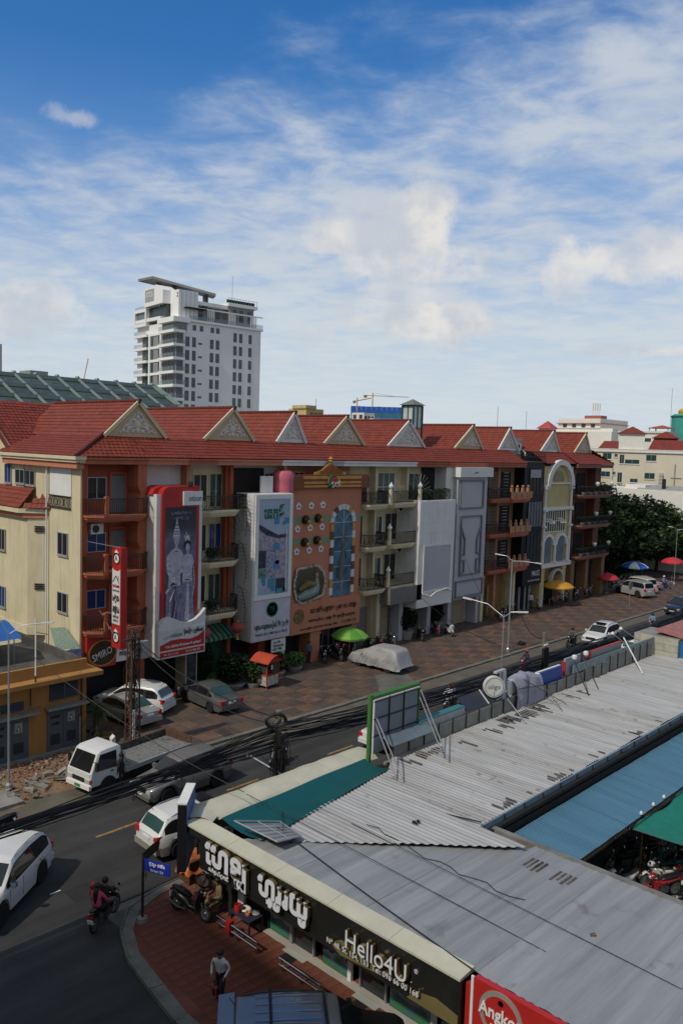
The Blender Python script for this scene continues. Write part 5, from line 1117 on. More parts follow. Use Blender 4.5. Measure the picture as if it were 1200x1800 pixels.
# steel frame of an old sign lying at the corner
sf=thing('bent_sign_skeleton','bent steel sign frame lying over the roof corner','frame',(16.8,18.9,3.6));f=MB()
A=[Vector(p)for p in((16.2,19.65,3.95),(16.35,17.75,3.9),(17.35,17.75,3.75),(17.6,19.0,3.7))]
for i in range(4):f.tube([A[i],A[(i+1)%4]],.025,5)
for i in range(1,6):f.tube([A[0].lerp(A[1],i/6),A[3].lerp(A[2],i/6)],.016,4)
f.tube([A[0].lerp(A[3],.5),A[1].lerp(A[2],.5)],.016,4);f.build('bars',STEEL,sf);MB().poly([A[0].lerp(A[1],.1)-Vector((0,0,.04)),A[1]-Vector((0,0,.04)),A[2]-Vector((0,0,.04)),A[3].lerp(A[2],.1)-Vector((0,0,.04))]).build('sheet',CORG,sf)
# parapet
pf_=thing('parapet_fence','row of grey cement board parapet panels along the roof edge','parapet',(37,20.35,3.6))
x=24.9;i=0
CB=mat('cement_board',(.23,.225,.20),.85,var=.2,scale=1.4,streak=.4)
while x<50.4:
    w=1.02;MB().box(x+.015,x+w-.015,20.34,20.37,3.62,4.22+.05*math.sin(x*.6)+(.25 if x>44 else 0)).build('cement_board',CB,pf_)
    MB().box(x-.015,x+.015,20.28,20.34,3.6,4.3+(.25 if x>44 else 0)).build('post',IRON,pf_);x+=w
for x in range(0,12):
    if 40<=39+x:MB().box(39+x,39.96+x,20.38,20.42,4.25,4.7).build('mesh_panel',mat('pale_mesh',(.22,.28,.28),.6,var=.3,scale=9),pf_)
# green billboard
gb=thing('green_billboard','back of a green framed street billboard with grey sheet panels','billboard',(25,20.8,3.6));GBR=mat('green_frame_paint',(.05,.15,.03),.6,var=.1)
GB0,GB1,GZ0,GZ1=23.8,26.95,3.75,6.05
for i in range(3):
    for j in range(3):MB().box(GB0+.25+i*.93,GB0+.25+i*.93+.915,20.66,20.7,GZ0+.1+j*.72,GZ0+.1+j*.72+.705).build('back_panel',mat('grey_back_sheet',(.15,.185,.21),.5,var=.12,scale=1.5,streak=.3),gb)
g=MB().box(GB0+.07,GB0+.2,20.7,20.85,GZ0-.3,GZ1+.2);g.box(GB0+.2,GB1+.1,20.7,20.98,GZ1+.02,GZ1+.12);g.box(GB1,GB1+.1,20.7,20.85,GZ0,GZ1+.02);g.box(GB0+.2,GB1,20.78,20.84,GZ0,GZ1+.02);g.build('frame',GBR,gb)
MB().box(GB0+.21,GB1,20.64,20.68,GZ1-.05,GZ1).box(GB0+.2,GB0+.25,20.62,20.68,GZ0,GZ1).build('white_edge',WHITE,gb)
b_=MB()
for i in range(1,3):b_.box(GB0+.22+i*.93,GB0+.25+i*.93,20.6,20.66,GZ0,GZ1)
for j in range(1,4):b_.box(GB0+.2,GB1,20.61,20.65,GZ0+.07+j*.71,GZ0+.1+j*.71)
b_.build('back_rails',IRON,gb)
for(p,q)in(((24.1,20.6,5.1),(23.2,18.7,3.64)),((24.15,20.6,5.3),(23.25,18.4,3.64)),((26.9,20.6,5.6),(26.3,18.8,3.64)),((26.95,20.6,5.9),(26.1,18.4,3.64))):MB().tube([p,q],.028,6).build('brace',STEEL,gb)
le=thing('ledge_sheet','grey sheet metal ledge at the foot of the green billboard','ledge',(26,20.5,4.1))
for i in range(3):MB().prism([(20.05,4.16),(20.05,4.19),(20.75,4.5),(20.75,4.47)],24.55+i*.93,24.55+i*.93+.92,'x').build('ledge_sheet',mat('slate_blue_sheet',(.13,.165,.19),.5,var=.15),le)
tsg=thing('teal_sign_box','long low sign box with teal top seen from behind','sign',(28,20.6,4.2));MB().box(26.9,30.1,20.5,20.85,4.1,4.5).build('case',mat('pale_grey_sheet',(.34,.36,.37),.5,streak=.3),tsg);MB().box(26.88,30.12,20.49,20.87,4.501,4.55).build('top',mat('teal_paint',(.04,.16,.17),.5),tsg);MB().box(26.86,26.9,20.5,20.85,4.1,4.5).build('end',MATS['teal_paint'],tsg)
dk=thing('dark_sign_frames','pair of dark tilted sign panels with pale edges','sign',(32,20.6,4.2))
for x0 in(30.25,32.0):MB().prism([(20.45,4.25),(20.45,4.28),(21.0,4.8),(21.0,4.77)],x0,x0+1.7,'x').build('dark_panel',mat('charcoal_panel',(.035,.04,.05),.4),dk);MB().prism([(20.43,4.27),(20.43,4.3),(21.0,4.83),(21.0,4.8)],x0+1.7,x0+1.76,'x').build('panel_edge',WHITE,dk)
MB().box(33.7,34.6,20.5,20.6,4.3,5.0).build('white_board',WHITE,dk);MB().box(32.9,33.3,20.9,21.0,4.8,5.25).build('number_plate',INKK,dk);lettering('16',(33.1,20.895,5.02),(1,0,0),(0,0,1),.22,.22,INKW,dk)
ol=thing('round_sign','round white double sided shop sign reading oligo on a grey post','sign',(33.7,20.7,4.2))
OC=Vector((32.5,20.55,4.98));OR=.5;nrm=Vector((-.62,-.78,.0)).normalized();uu=Vector((.78,-.62,0))
o=MB();
ringp=[OC+uu*OR*math.cos(2*PI*k/28)+Vector((0,0,OR*math.sin(2*PI*k/28)))for k in range(28)]
b=len(o.v);o.v+=[tuple(p+nrm*.12)for p in ringp]+[tuple(p-nrm*.12)for p in ringp];o.f+=[tuple(range(28)),tuple(range(28,56))[::-1]]+[(k,(k+1)%28,28+(k+1)%28,28+k)for k in range(28)];o.m+=[0]*30
o.build('drum',mat('cream_drum',(.58,.58,.54),.5),ol)
r_=MB();r_.tube([OC+nrm*.125+uu*.44*math.cos(2*PI*k/28)+Vector((0,0,.44*math.sin(2*PI*k/28)))for k in range(29)],.009,4);r_.build('printed_ring',INKK,ol)
lettering('oligo',OC+nrm*.122+Vector((0,0,-.03)),uu,(0,0,1),.58,.28,INKK,ol,.004,res=4);l2=MB();l2.bar(OC+nrm*.126+Vector((0,0,-.2)),OC+nrm*.126+Vector((0,0,-.4)),.009,.004);l2.build('tall_stroke',INKK,ol)
MB().box(33.1,33.32,20.4,20.62,3.6,5.6).build('post',GREYP,ol);MB().box(32.5,33.32,20.42,20.6,5.6,5.7).build('arm',GREYP,ol);MB().tube([(33.2,20.3,4.4),(32.6,18.8,3.64)],.025,5).tube([(33.3,20.3,4.5),(32.4,20.3,4.4)],.02,5).build('brace',STEEL,ol)
tp=thing('wrapped_sign','sign wrapped in a crumpled lilac grey tarpaulin on the parapet','wrapped sign',(35.4,20.6,3.6))
MB().grid(lambda a,b:(34.05+2.5*a+.05*noise.noise(Vector((a*6,b*6,0))),20.15+.65*b-.2*math.sin(b*PI)+.1*noise.noise(Vector((a*5,b*5,5))),3.62+(1.35+.2*math.sin(a*4))*math.sin(min(1,b*1.35)*PI/2)+.09*noise.noise(Vector((a*7,b*4,9)))),26,14).build('tarpaulin',mat('lilac_tarpaulin',(.27,.27,.33),.6,var=.12,scale=3),tp);MB().box(34.2,36.5,20.55,20.8,3.7,4.8).build('sign_case',GREYP,tp)
for(p,q)in(((34.6,20.2,5.0),(36.7,19.0,3.64)),((35.8,20.2,4.9),(35.6,18.6,3.64)),((34.2,20.2,4.6),(36.6,19.5,4.6)),((35.0,20.15,3.7),(35.0,20.15,4.9))):MB().tube([p,q],.018,5).build('brace',IRON,tp)
bl=thing('blue_sign_box','blue backed sign box with white edge on the parapet','sign',(36.8,20.6,4.2));MB().box(36.6,39.0,20.5,20.7,4.15,4.85).build('case',mat('blue_paint',(.012,.055,.26),.45),bl);MB().box(36.55,36.6,20.45,20.72,4.1,4.88).box(36.6,39.0,20.6,20.72,4.851,4.88).build('white_edge',WHITE,bl)
rs=thing('red_edged_boards','small red edged sign boards seen from behind','sign',(40,20.6,4.2));MB().box(39.4,39.48,20.55,20.75,4.2,4.95).build('red_end',REDP,rs);MB().box(39.5,41.2,20.6,20.7,4.2,5.1).build('board',mat('blue_grey_board',(.28,.33,.38),.6),rs);MB().box(41.25,42.3,20.6,20.75,4.25,5.1).build('board',mat('brown_print',(.14,.09,.09),.6,var=.8,scale=5),rs)
for(p,q)in(((39.9,20.3,5.0),(38.9,18.9,3.64)),((40.9,20.3,5.0),(40.4,19.1,3.64))):MB().tube([p,q],.03,5).build('brace',IRON,rs)
for x in(40.0,41.3):MB().lathe([(.05,5.0),(.14,5.1),(.14,5.25),(.04,5.3)],(x,20.35,0),8).build('flood_lamp',WHITE,rs)
gs=thing('red_topped_board','wide grey sign board with red top edge and a white strut','sign',(43.5,20.6,4.2));MB().box(42.4,46.2,20.55,20.75,4.3,5.0).build('board',mat('dull_grey_board',(.22,.25,.25),.6,streak=.3),gs);MB().box(42.38,46.22,20.58,20.72,5.0,5.05).box(42.3,42.4,20.55,20.75,4.3,5.0).build('red_edge',REDP,gs);MB().tube([(46.2,20.45,5.3),(45.3,18.8,3.64)],.04,5).build('strut',WHITE,gs)
# end booth
eb=thing('roof_end_booth','pale weathered board booth with red tin roof and blue sheet at the far roof end','booth',(53,21.5,3))
for i in range(3):MB().box(50.6,50.7,18.9,21.7,3.5+i*.42,3.5+i*.42+.4).build('board',mat('weathered_cream_board',(.40,.39,.32),.8,var=.2,scale=2,streak=.3),eb)
MB().box(50.7,53.2,18.9,21.7,3.4,4.75).build('body',CONC,eb);MB().obox((54.0,19.4,4.9),(3,0,0),(0,1.2,.15),(0,0,.03)).build('tin_roof',mat('rusty_pink_tin',(.32,.13,.11),.7,var=.4,scale=3),eb);MB().obox((51.0,18.6,4.05),(.05,0,0),(0,.35,0),(0,0,.55)).build('blue_sheet',mat('blue_sheet',(.02,.14,.36),.5),eb)
for(x,y_)in((47.2,21.6),(49.0,21.9)):
    t=thing('arm_lamp','small sign lamp on a bent arm beyond the parapet, %s of two'%('nearer' if x<48 else 'farther'),'lamp',(x,y_,4.4),group='arm lamps over the parapet');MB().tube([(x,20.6,4.6),(x,y_,5.2)],.02,5).build('arm',STEEL,t);MB().lathe([(.02,.1),(.12,0),(.12,-.06)],(x,y_,5.2),8).build('lamp_head',WHITE,t)
bird=thing('dead_leaf_clump','small brown clump of debris on the grey roof','debris',(19.5,8.9,3.4));m=MB()
for i in range(12):chunk(m,(19.6+RNG.uniform(-.1,.1),9.0+RNG.uniform(-.06,.06),3.42+RNG.uniform(0,.05)),.05)
m.build('clump',mat('dry_leaf',(.12,.07,.04),.9),bird);m=MB()
for i in range(8):chunk(m,(21.0+RNG.uniform(-.12,.12),16.0+RNG.uniform(-.05,.05),3.66),.05)
tag(m.build('black_rag',BLK),'black rag lying on the white corrugated roof','rag')

ab=thing('beer_board','red shop board with a round beer emblem and white lettering beside the black fascia','sign',(15.7,6,2.4));MB().box(15.58,15.75,1.5,10.0,2.4,3.72).build('case',REDP,ab);MB().box(15.62,15.75,10.0,10.25,2.3,3.45).build('return_panel',REDP,ab);MB().box(15.55,15.6,10.0,10.07,2.35,3.74).build('pale_edge',WHITE,ab);MB().box(15.54,15.577,1.5,7.9,3.56,3.62).build('tube_light',WHITE,ab)
for r1,d_,m_ in((.58,.02,mat('silver_film',(.42,.40,.36),.4,.4)),(.46,.03,REDP)):MB().lathe([(0,-d_),(r1,-d_),(r1,0)],(15.58,9.25,3.12),28,0,'x').build('round_emblem',m_,ab)
lettering('Angkor',(15.54,9.25,3.12),U,V,1.15,.42,INKW,ab,.015,bold=.02);lettering('SINCE 1963',(15.545,9.25,2.84),U,V,.5,.08,INKW,ab);MB().lathe([(0,-.02),(.07,-.02)],(15.56,9.25,3.46),10,0,'x').build('crest_dot',INKK,ab)
lettering('អង្គរ បៀរ',(15.56,6.6,3.0),U,V,2.2,.7,INKW,ab,.015)
# ================================================================== VEHICLES
def paint(name,col,metal=.0,rough=.35):return mat(name,col,rough,metal,var=.04,spec=.5,coat=.5)
PW_=paint('white_car_paint',(.62,.62,.60));PS=paint('silver_car_paint',(.27,.262,.245),.5);PGY=paint('grey_car_paint',(.13,.135,.135),.4);PBK=paint('black_car_paint',(.012,.012,.014));PPL=paint('pale_silver_paint',(.42,.42,.41),.4);PRF=paint('roof_silver_paint',(.20,.21,.23),.4)
CLAD=mat('grey_cladding',(.10,.10,.095),.6);TYRE=mat('tyre',(.014,.014,.014),.85);RIM=mat('alloy_rim',(.32,.33,.34),.3,.8);LAMP=mat('lamp_glass',(.55,.56,.55),.1,.3,spec=.8);TAIL=mat('tail_lamp',(.45,.015,.012),.15,spec=.7);PLATE=flat('number_plate',(.62,.63,.62));SEATB=mat('black_vinyl',(.016,.016,.017),.4,spec=.5)
def interp(pr,x):
    for(a,za),(b,zb)in zip(pr[:-1],pr[1:]):
        if x<=b:return za+(zb-za)*max(0,(x-a))/(b-a+1e-9)
    return pr[-1][1]
def car(name,label,spec,pm,loc,rz,group=None,low=None,roofm=None,rails=True,sun=False,cat='car'):
    L_,W_,top,belt,xr,xf,R_,gl=spec['L'],spec['W'],spec['top'],spec['belt'],spec['xr'],spec['xf'],spec['R'],spec['gl']
    t=thing(name,label,cat,loc,rz,group,local=True);H=max(z for x,z in top)
    xs=sorted(set([round(-L_/2+L_*i/44,3)for i in range(45)]+[round(x,3)for x,z in top]+[-L_/2+.03,L_/2-.03]))
    def hw(x):a=abs(x)/(L_/2);return W_/2*(1-.05*a**2-.13*a**10)
    def sec(x):
        zt,zl=interp(top,x),min(interp(belt,x),interp(top,x)-.03);w=hw(x);zb=.24 if abs(x)<L_/2-.2 else .34
        for xw in(xr,xf):
            d=abs(x-xw)
            if d<R_+.07:zb=max(zb,R_+math.sqrt((R_+.07)**2-d*d))
        zb=min(zb,zl-.12)
        k=max(0,min(1,(zt-zl)/max(.2,H-zl)));wr=w*(.93-.17*k)
        return[(w*.8,zb),(w*.985,zb+.02),(w,zb+(zl-zb)*.45),(w*.99,zl-.07),(w*.95,zl),(wr,zt-.03-.09*k),(wr*.9,zt-.02*k-.008),(wr*.5,zt+.01*k),(0,zt+.015*k)]
    S_=[sec(x)for x in xs];n=9;m=MB()
    for x,s in zip(xs,S_):
        for y,z in s:m.v.append((x,y,z))
        for y,z in s[:-1]:m.v.append((x,-y,z))
    k=2*n-1
    def idx(i,j):return i*k+j
    for i in range(len(xs)-1):
        for j in range(n-1):
            lo=1 if(low and j<2)else 0;mi=1 if lo else(2 if roofm and j>=5 and interp(top,(xs[i]+xs[i+1])/2)>H-.22 else 0)
            m.f.append((idx(i,j),idx(i+1,j),idx(i+1,j+1),idx(i,j+1)));m.m.append(mi)
            a=lambda q,r:idx(q,r)if r==n-1 else idx(q,n+r)
            m.f.append((a(i,j+1),a(i+1,j+1),a(i+1,j),a(i,j)));m.m.append(mi)
    for i in(0,len(xs)-1):
        m.f.append(tuple([idx(i,j)for j in range(n)]+[idx(i,n+j)for j in range(n-2,-1,-1)]));m.m.append(0)
    body=m.build('body',[pm,low or pm,roofm or pm],t,smooth=38)
    MB().box(-L_/2+.2,L_/2-.2,-W_/2*.78,W_/2*.78,.2,.62).build('underbody',BLK,t)
    # glass
    for sg,(xa,xb)in((1,gl['side']),(-1,gl['side'])):
        g=MB();q=[xa+(xb-xa)*i/16 for i in range(17)];b=0
        for x in q:
            s=sec(x);(y4,z4),(y5,z5)=s[4],s[5]
            lo,hi=.10,.90
            for f in(lo,.5,hi):g.v.append((x,sg*(y4+(y5-y4)*f+.012),z4+(z5-z4)*f))
        for i in range(16):
            xm=(q[i]+q[i+1])/2
            if any(abs(xm-p)<.05 for p in gl['pillars']):continue
            s=sec(xm)
            if s[5][1]-s[4][1]<.1:continue
            for r in(0,1):g.f.append((3*i+r,3*i+3+r,3*i+4+r,3*i+1+r));g.m.append(0)
        g.build('side_window',GLC,t);tm=MB();tm.v=[]
        for x in q:
            s=sec(x);(y4,z4),(y5,z5)=s[4],s[5]
            for f in(.02,.97):tm.v.append((x,sg*(y4+(y5-y4)*f+.006),z4+(z5-z4)*f))
        tm.f=[(2*i,2*i+2,2*i+3,2*i+1)for i in range(16)];tm.m=[0]*16;tm.build('window_trim',BLK,t)
    for nm,(xa,xb)in(('windscreen',gl['front']),('rear_window',gl['back'])):
        g=MB();q=[xa+(xb-xa)*i/6 for i in range(7)];sgn=1 if nm=='windscreen' else-1
        for x in q:
            s=sec(x);
            for f in(-.93,-.6,0,.6,.93):
                y=s[6][0]*f*1.02;z=s[6][1]+(s[8][1]-s[6][1])*(1-abs(f));g.v.append((x+sgn*.012,y,z+.012))
        for i in range(6):
            for r in range(4):g.f.append((5*i+r,5*i+5+r,5*i+6+r,5*i+1+r));g.m.append(0)
        g.build(nm,GLC if nm=='windscreen' else spec.get('rg',GLC),t)
    # wheels
    for xw in(xr,xf):
        for sg in(1,-1):
            y=sg*(W_/2-.12)
            w=MB().lathe([(R_*.62,-.11),(R_*.93,-.115),(R_,-.07),(R_,.07),(R_*.93,.115),(R_*.62,.11)],(xw,y,R_),20,0,'y').build('wheel',TYRE,t,smooth=35)
            r=MB().lathe([(0,.095*sg),(R_*.14,.1*sg),(R_*.2,.085*sg),(R_*.25,.05*sg)],(xw,y,R_),14,0,'y').lathe([(R_*.55,.075*sg),(R_*.63,.105*sg),(R_*.66,.08*sg)],(xw,y,R_),20,0,'y')
            for i in range(5):
                a=2*PI*i/5+.3;r.bar((xw,y+.08*sg,R_),(xw+math.cos(a)*R_*.6,y+.085*sg,R_+math.sin(a)*R_*.6),R_*.1,.015,up=(0,1,0))
            r.build('rim',RIM,w);MB().lathe([(0,.04*sg),(R_*.56,.045*sg)],(xw,y,R_),14,0,'y').build('brake_disc',BLK,w)
    # lamps, plates, mirrors, grille, handles
    xe=L_/2
    for sg in(1,-1):
        zl=interp(belt,xe-.2);s=sec(xe-.16);m_=MB()
        m_.prism([(sg*s[3][0]*1.005,zl-.16),(sg*s[3][0]*.62,zl-.15),(sg*s[3][0]*.66,zl-.03),(sg*s[3][0]*.99,zl-.015)],xe-.34,xe-.02,'x').build('headlamp',LAMP,t)
        s=sec(-xe+.12);zl=spec.get('tz',interp(belt,-xe+.2))
        MB().prism([(sg*s[3][0]*1.01,zl-.2),(sg*s[3][0]*.66,zl-.17),(sg*s[3][0]*.7,zl-.02),(sg*s[3][0]*1.0,zl+spec.get('tup',.05))],-xe+.0,-xe+.3,'x').build('tail_lamp',TAIL,t)
        xm=gl['side'][1]-.18;s=sec(xm);MB().obox((xm,sg*(s[4][0]+.13),s[4][1]+.1),(.07,0,0),(0,.1,0),(0,0,.075)).build('mirror',spec.get('mm')or pm,t)
        for p in(gl['side'][0]+.45,gl['pillars'][0]+.18 if gl['pillars']else .3):
            s=sec(p);MB().box(p-.09,p+.09,sg*(s[2][0]+.0),sg*(s[2][0]+.025),s[4][1]-.2,s[4][1]-.17).build('door_handle',pm,t)
        hl=MB()
        for p in gl['pillars']+[gl['side'][1]-.1]:
            s=sec(p);hl.bar((p,sg*(s[1][0]+.012),s[1][1]+.1),(p,sg*(s[3][0]+.006),s[3][1]),.006,.004)
        hl.build('door_seam',BLK,t)
        if rails:
            ra=MB();rx=[gl['back'][1]+.25 if gl['back'][1]>gl['back'][0]else-1.5,gl['front'][0]-.45];x0,x1=gl['side'][0]+.2,min(gl['front'])-.1
            ra.tube([(x,sg*sec(x)[6][0]*.97,sec(x)[6][1]+(.05 if 0<i<5 else .0))for i,x in enumerate([x0+(x1-x0)*j/5 for j in range(6)])],.022,6);ra.build('roof_rail',spec.get('rm',STEEL),t)
    MB().box(xe-.06,xe+.005,-.42,.42,.62,.8).build('grille',BLK,t);MB().box(xe-.02,xe+.02,-.24,.24,.42,.54).build('front_plate',PLATE,t);MB().box(-xe-.015,-xe+.03,-.24,.24,spec.get('pz',.75),spec.get('pz',.75)+.13).build('rear_plate',PLATE,t)
    MB().box(-xe-.03,-xe+.2,-W_*.44,W_*.44,.36,.6).box(xe-.2,xe+.02,-W_*.43,W_*.43,.3,.46).build('bumper',low or pm,t)
    if sun:MB().box(-.1,.55,-.42,.42,H+.012,H+.026).build('sunroof',GLC,t)
    MB().tube([(gl['side'][0]+.1,.2,H-.02),(gl['side'][0]-.05,.2,H+.2)],.01,4).build('antenna',BLK,t)
    return t
SUV=dict(L=4.6,W=1.84,top=[(-2.3,.62),(-2.27,.98),(-2.15,1.1),(-1.85,1.52),(-1.6,1.64),(-.7,1.70),(.2,1.64),(.45,1.55),(1.12,1.08),(1.3,1.03),(1.95,.92),(2.18,.8),(2.3,.52)],belt=[(-2.3,.98),(-1.9,1.08),(1.1,.98),(1.9,.86),(2.3,.7)],xr=-1.33,xf=1.36,R=.355,gl=dict(side=(-1.95,1.02),pillars=[-1.15,.05],front=(.47,1.1),back=(-2.13,-1.86)),tz=1.02,rg=GLG)
BIG=dict(SUV,L=4.8,W=1.88,top=[(-2.4,.6),(-2.38,1.0),(-2.3,1.15),(-2.15,1.72),(-2.0,1.82),(-.8,1.86),(.25,1.80),(.5,1.7),(1.15,1.2),(1.3,1.13),(2.1,1.02),(2.3,.9),(2.4,.55)],belt=[(-2.4,1.1),(-1.9,1.15),(1.1,1.08),(2.0,.97),(2.4,.8)],xr=-1.45,xf=1.45,R=.38,gl=dict(side=(-2.2,1.08),pillars=[-1.35,-.05],front=(.52,1.14),back=(-2.29,-2.16)),tup=.12,rg=GLC)
SED=dict(SUV,L=4.75,W=1.8,top=[(-2.37,.55),(-2.34,.92),(-2.2,1.0),(-1.6,1.04),(-.8,1.42),(-.1,1.47),(.5,1.41),(1.35,.98),(1.5,.94),(2.1,.83),(2.3,.7),(2.37,.45)],belt=[(-2.37,.9),(-1.6,.96),(1.2,.9),(2.0,.78),(2.37,.66)],xr=-1.32,xf=1.38,R=.325,gl=dict(side=(-1.4,1.2),pillars=[-.95,.1],front=(.52,1.32),back=(-1.58,-.85)),tz=.9,pz=.7,rg=GLG)
car('car','white seven seat SUV driving in at the left edge of the street',dict(SUV,L=4.75,W=1.86,H=1,top=[(x*1.03,z*1.06)for x,z in SUV['top']],belt=[(x*1.03,z*1.05)for x,z in SUV['belt']],R=.38,rg=GLC,mm=CHROME),PW_,(11.75,26.85,.01),rad(217),'cars in the street',rails=True)
car('car','white SUV with beige bumper seen from behind beside the shop corner panel',SUV,PW_,(19.35,25.85,.005),rad(-3),'cars in the street',low=mat('beige_cladding',(.25,.23,.19),.5),sun=True)
car('car','grey beige SUV with dark lower cladding passing the parked truck',SUV,PS,(21.75,30.2,.005),rad(180),'cars in the street',low=CLAD,rails=False)
car('car','white SUV with roof rails parked nose in below the red billboard',dict(SUV,rg=GLC),PW_,(26.1,41.15,.11),rad(117),'cars parked on the forecourt')
car('car','mid grey sedan with green tinted rear window parked on the forecourt',SED,PGY,(29.95,38.95,.11),rad(87),'cars parked on the forecourt',rails=False)
car('car','silver sedan in shade parked behind the lattice post and palm',SED,PPL,(24.85,40.1,.11),rad(93),'cars parked on the forecourt',rails=False)
car('car','white SUV with black sunroof driving up the middle of the street',SUV,PW_,(65.6,31.0,.005),rad(183),'cars in the street',low=CLAD,sun=True)
car('car','pale silver estate SUV parked nearest of three by the trees',BIG,PPL,(90.7,39.3,.11),rad(70),'cars parked under the trees')
car('car','white and gold SUV parked in the middle of three by the trees',dict(BIG),paint('cream_car_paint',(.50,.46,.36)),(93.7,40.2,.11),rad(70),'cars parked under the trees')
car('car','silver hatchback parked farthest of three by the trees',dict(SED),PPL,(96.9,40.9,.11),rad(72),'cars parked under the trees',rails=False)
car('car','dark blue black car cut off by the right edge of the photo',dict(SUV),paint('navy_car_paint',(.012,.015,.03)),(84.9,31.7,.005),rad(180),'cars in the street',rails=False)
car('car','white car mostly hidden behind the green billboard',SED,PW_,(34.1,27.5,.005),rad(0),'cars in the street',rails=False)
car('car','white car just showing its roof over the parapet fence',SUV,PW_,(63.3,26.5,.005),rad(0),'cars in the street')
blk=car('car','black SUV with ribbed silver roof parked on the corner pavement',dict(BIG,rm=PBK),PBK,(14.0,13.5,.11),rad(-40),'cars in the street',roofm=PRF)
rb_=MB()
for y in(-.45,-.15,.15,.45):rb_.box(-1.6,.05,y-.012,y+.012,1.862,1.885)
rb_.build('roof_rib',CHROME,blk);MB().box(-1.25,-1.18,-.7,.7,1.87,1.92).box(.12,.19,-.7,.7,1.86,1.91).build('cross_bar',BLK,blk);MB().obox((-2.32,0,1.78),(.2,0,.03),(0,.72,0),(0,0,.02)).build('spoiler',PRF,blk)
# covered car
cv=thing('covered_car','car under a crumpled silver grey cover on the forecourt','car',(44.5,37.8,.11),rad(93),local=True)
def cover(a,b):
    x=-2.38+4.76*a;zt=interp(SUV['top'],max(-2.2,min(2.2,x*.95)))+.05;s=2*b-1;w=1.0*(1-.12*abs(x/2.38)**5);e=min(1,.45+6*min(a,1-a));k=abs(s)
    cab=max(0,min(1,(zt-1.05)/.5));zb=.32+.1*noise.noise(Vector((x*1.7,s*2,4)))
    if k<.5:y=k/.5*w*(.9-.16*cab);z=zt*e-.05*(k/.5)**3
    elif k<.7:f=(k-.5)/.2;z1=min(zt,1.0)*e;y=w*((.9-.16*cab)*(1-f)+1.0*f);z=(zt*e-.05)*(1-f)+z1*.96*f
    else:f=(k-.7)/.3;z1=min(zt,1.0)*e*.96;y=w*(1.0+.03*f);z=z1+(zb-z1)*f
    g=.05*noise.noise(Vector((x*1.5,s*2.2,1)))+.03*noise.noise(Vector((x*5+z*4,s*3,7)));q=max(0,k-.55)
    y+=(g*1.3+.045*math.sin(x*7+5*noise.noise(Vector((x,z,2)))+z*3)*q*2.2+.03*math.sin(x*2.6-z*5));z+=g*.5*(1-q)
    return(x,math.copysign(y,s)if k>.03 else y*math.copysign(1,s)*k/.03,max(.26,z))
MB().grid(cover,72,48).build('car_cover',mat('silver_cover',(.30,.30,.295),.45,var=.12,scale=2,bump=.5,bscale=7),cv,smooth=True)
for xw in(-1.33,1.36):
    for sg in(1,-1):w=MB().lathe([(.2,-.11),(.33,-.11),(.35,0),(.33,.11),(.2,.11)],(xw,sg*.84,.35),16,0,'y').build('wheel',TYRE,cv);MB().lathe([(0,.12*sg),(.2,.1*sg)],(xw,sg*.84,.35),12,0,'y').build('rim',RIM,w)
MB().tube([(1.0,.9,1.05),(1.0,1.06,1.1)],.1,6).build('mirror_bulge',MATS['silver_cover'],cv)
# truck
tr=thing('flatbed_truck','small white flatbed truck parked at the edge of the dirt lot','truck',(20.9,33.15,.02),rad(188),local=True)
sidep=[(1.25,.55),(2.98,.55),(3.0,.95),(2.95,1.15),(2.55,1.95),(2.35,2.05),(1.4,2.08),(1.3,2.0)]
cabm=MB();ns=8
for y,k in((-.86,.97),(-.83,1),(-.4,1.008),(.4,1.008),(.83,1),(.86,.97)):cabm.v+=[(1.25+(x-1.25)*(1 if abs(y)<.85 else .985),y*(1-.1*max(0,(z-1.1))),.55+(z-.55)*k)for x,z in sidep]
for r in range(5):
    for j in range(ns):j2=(j+1)%ns;cabm.f.append((r*ns+j,r*ns+j2,(r+1)*ns+j2,(r+1)*ns+j));cabm.m.append(0)
cabm.f+=[tuple(range(ns)),tuple(range(5*ns,6*ns))[::-1]];cabm.m+=[0,0]
cabm.build('cab',PW_,tr,smooth=30)
MB().poly([(2.96,-.72,1.2),(2.96,.72,1.2),(2.6,.66,1.92),(2.6,-.66,1.92)]).build('windscreen',GLC,tr)
for sg in(1,-1):
    MB().poly([(2.75,sg*.865,1.2),(1.55,sg*.865,1.15),(1.55,sg*.795,1.9),(2.45,sg*.795,1.9)]).build('side_window',GLC,tr);MB().box(2.92,3.02,sg*.45,sg*.78,.72,.88).build('headlamp',LAMP,tr);MB().box(2.9,3.0,sg*.78,sg*.86,.7,.9).build('indicator',TAIL,tr)
    MB().box(2.7,2.8,sg*.9,sg*1.05,1.3,1.65).tube([(2.85,sg*.85,1.7),(2.75,sg*.97,1.65)],.015,4).build('mirror',BLK,tr);MB().box(1.75,1.9,sg*.865,sg*.88,1.0,1.05).build('door_handle',BLK,tr)
    for xw in(2.05,-1.25):
        w=MB().lathe([(.2,-.1),(.35,-.11),(.38,0),(.35,.11),(.2,.1)],(xw,sg*.75,.38),18,0,'y').build('wheel',TYRE,tr);MB().lathe([(0,.06*sg),(.12,.1*sg),(.22,.08*sg)],(xw,sg*.75,.38),12,0,'y').build('rim',PGY,w)
    MB().lathe([(.42,sg*.3),(.46,sg*.3),(.46,sg*.46),(.42,sg*.46)],(2.05,sg*.42,.38),18,0,'y').build('wheel_arch',BLK,tr)
MB().box(2.93,3.06,-.82,.82,.42,.62).build('bumper',WHITE,tr);MB().box(2.96,3.01,-.42,.42,.7,.9).build('grille',BLK,tr);MB().box(3.06,3.075,-.2,.2,.46,.58).build('front_plate',flat('green_plate',(.03,.2,.06)),tr);MB().box(2.9,3.005,-.8,.8,1.0,1.15).build('front_panel',PW_,tr)
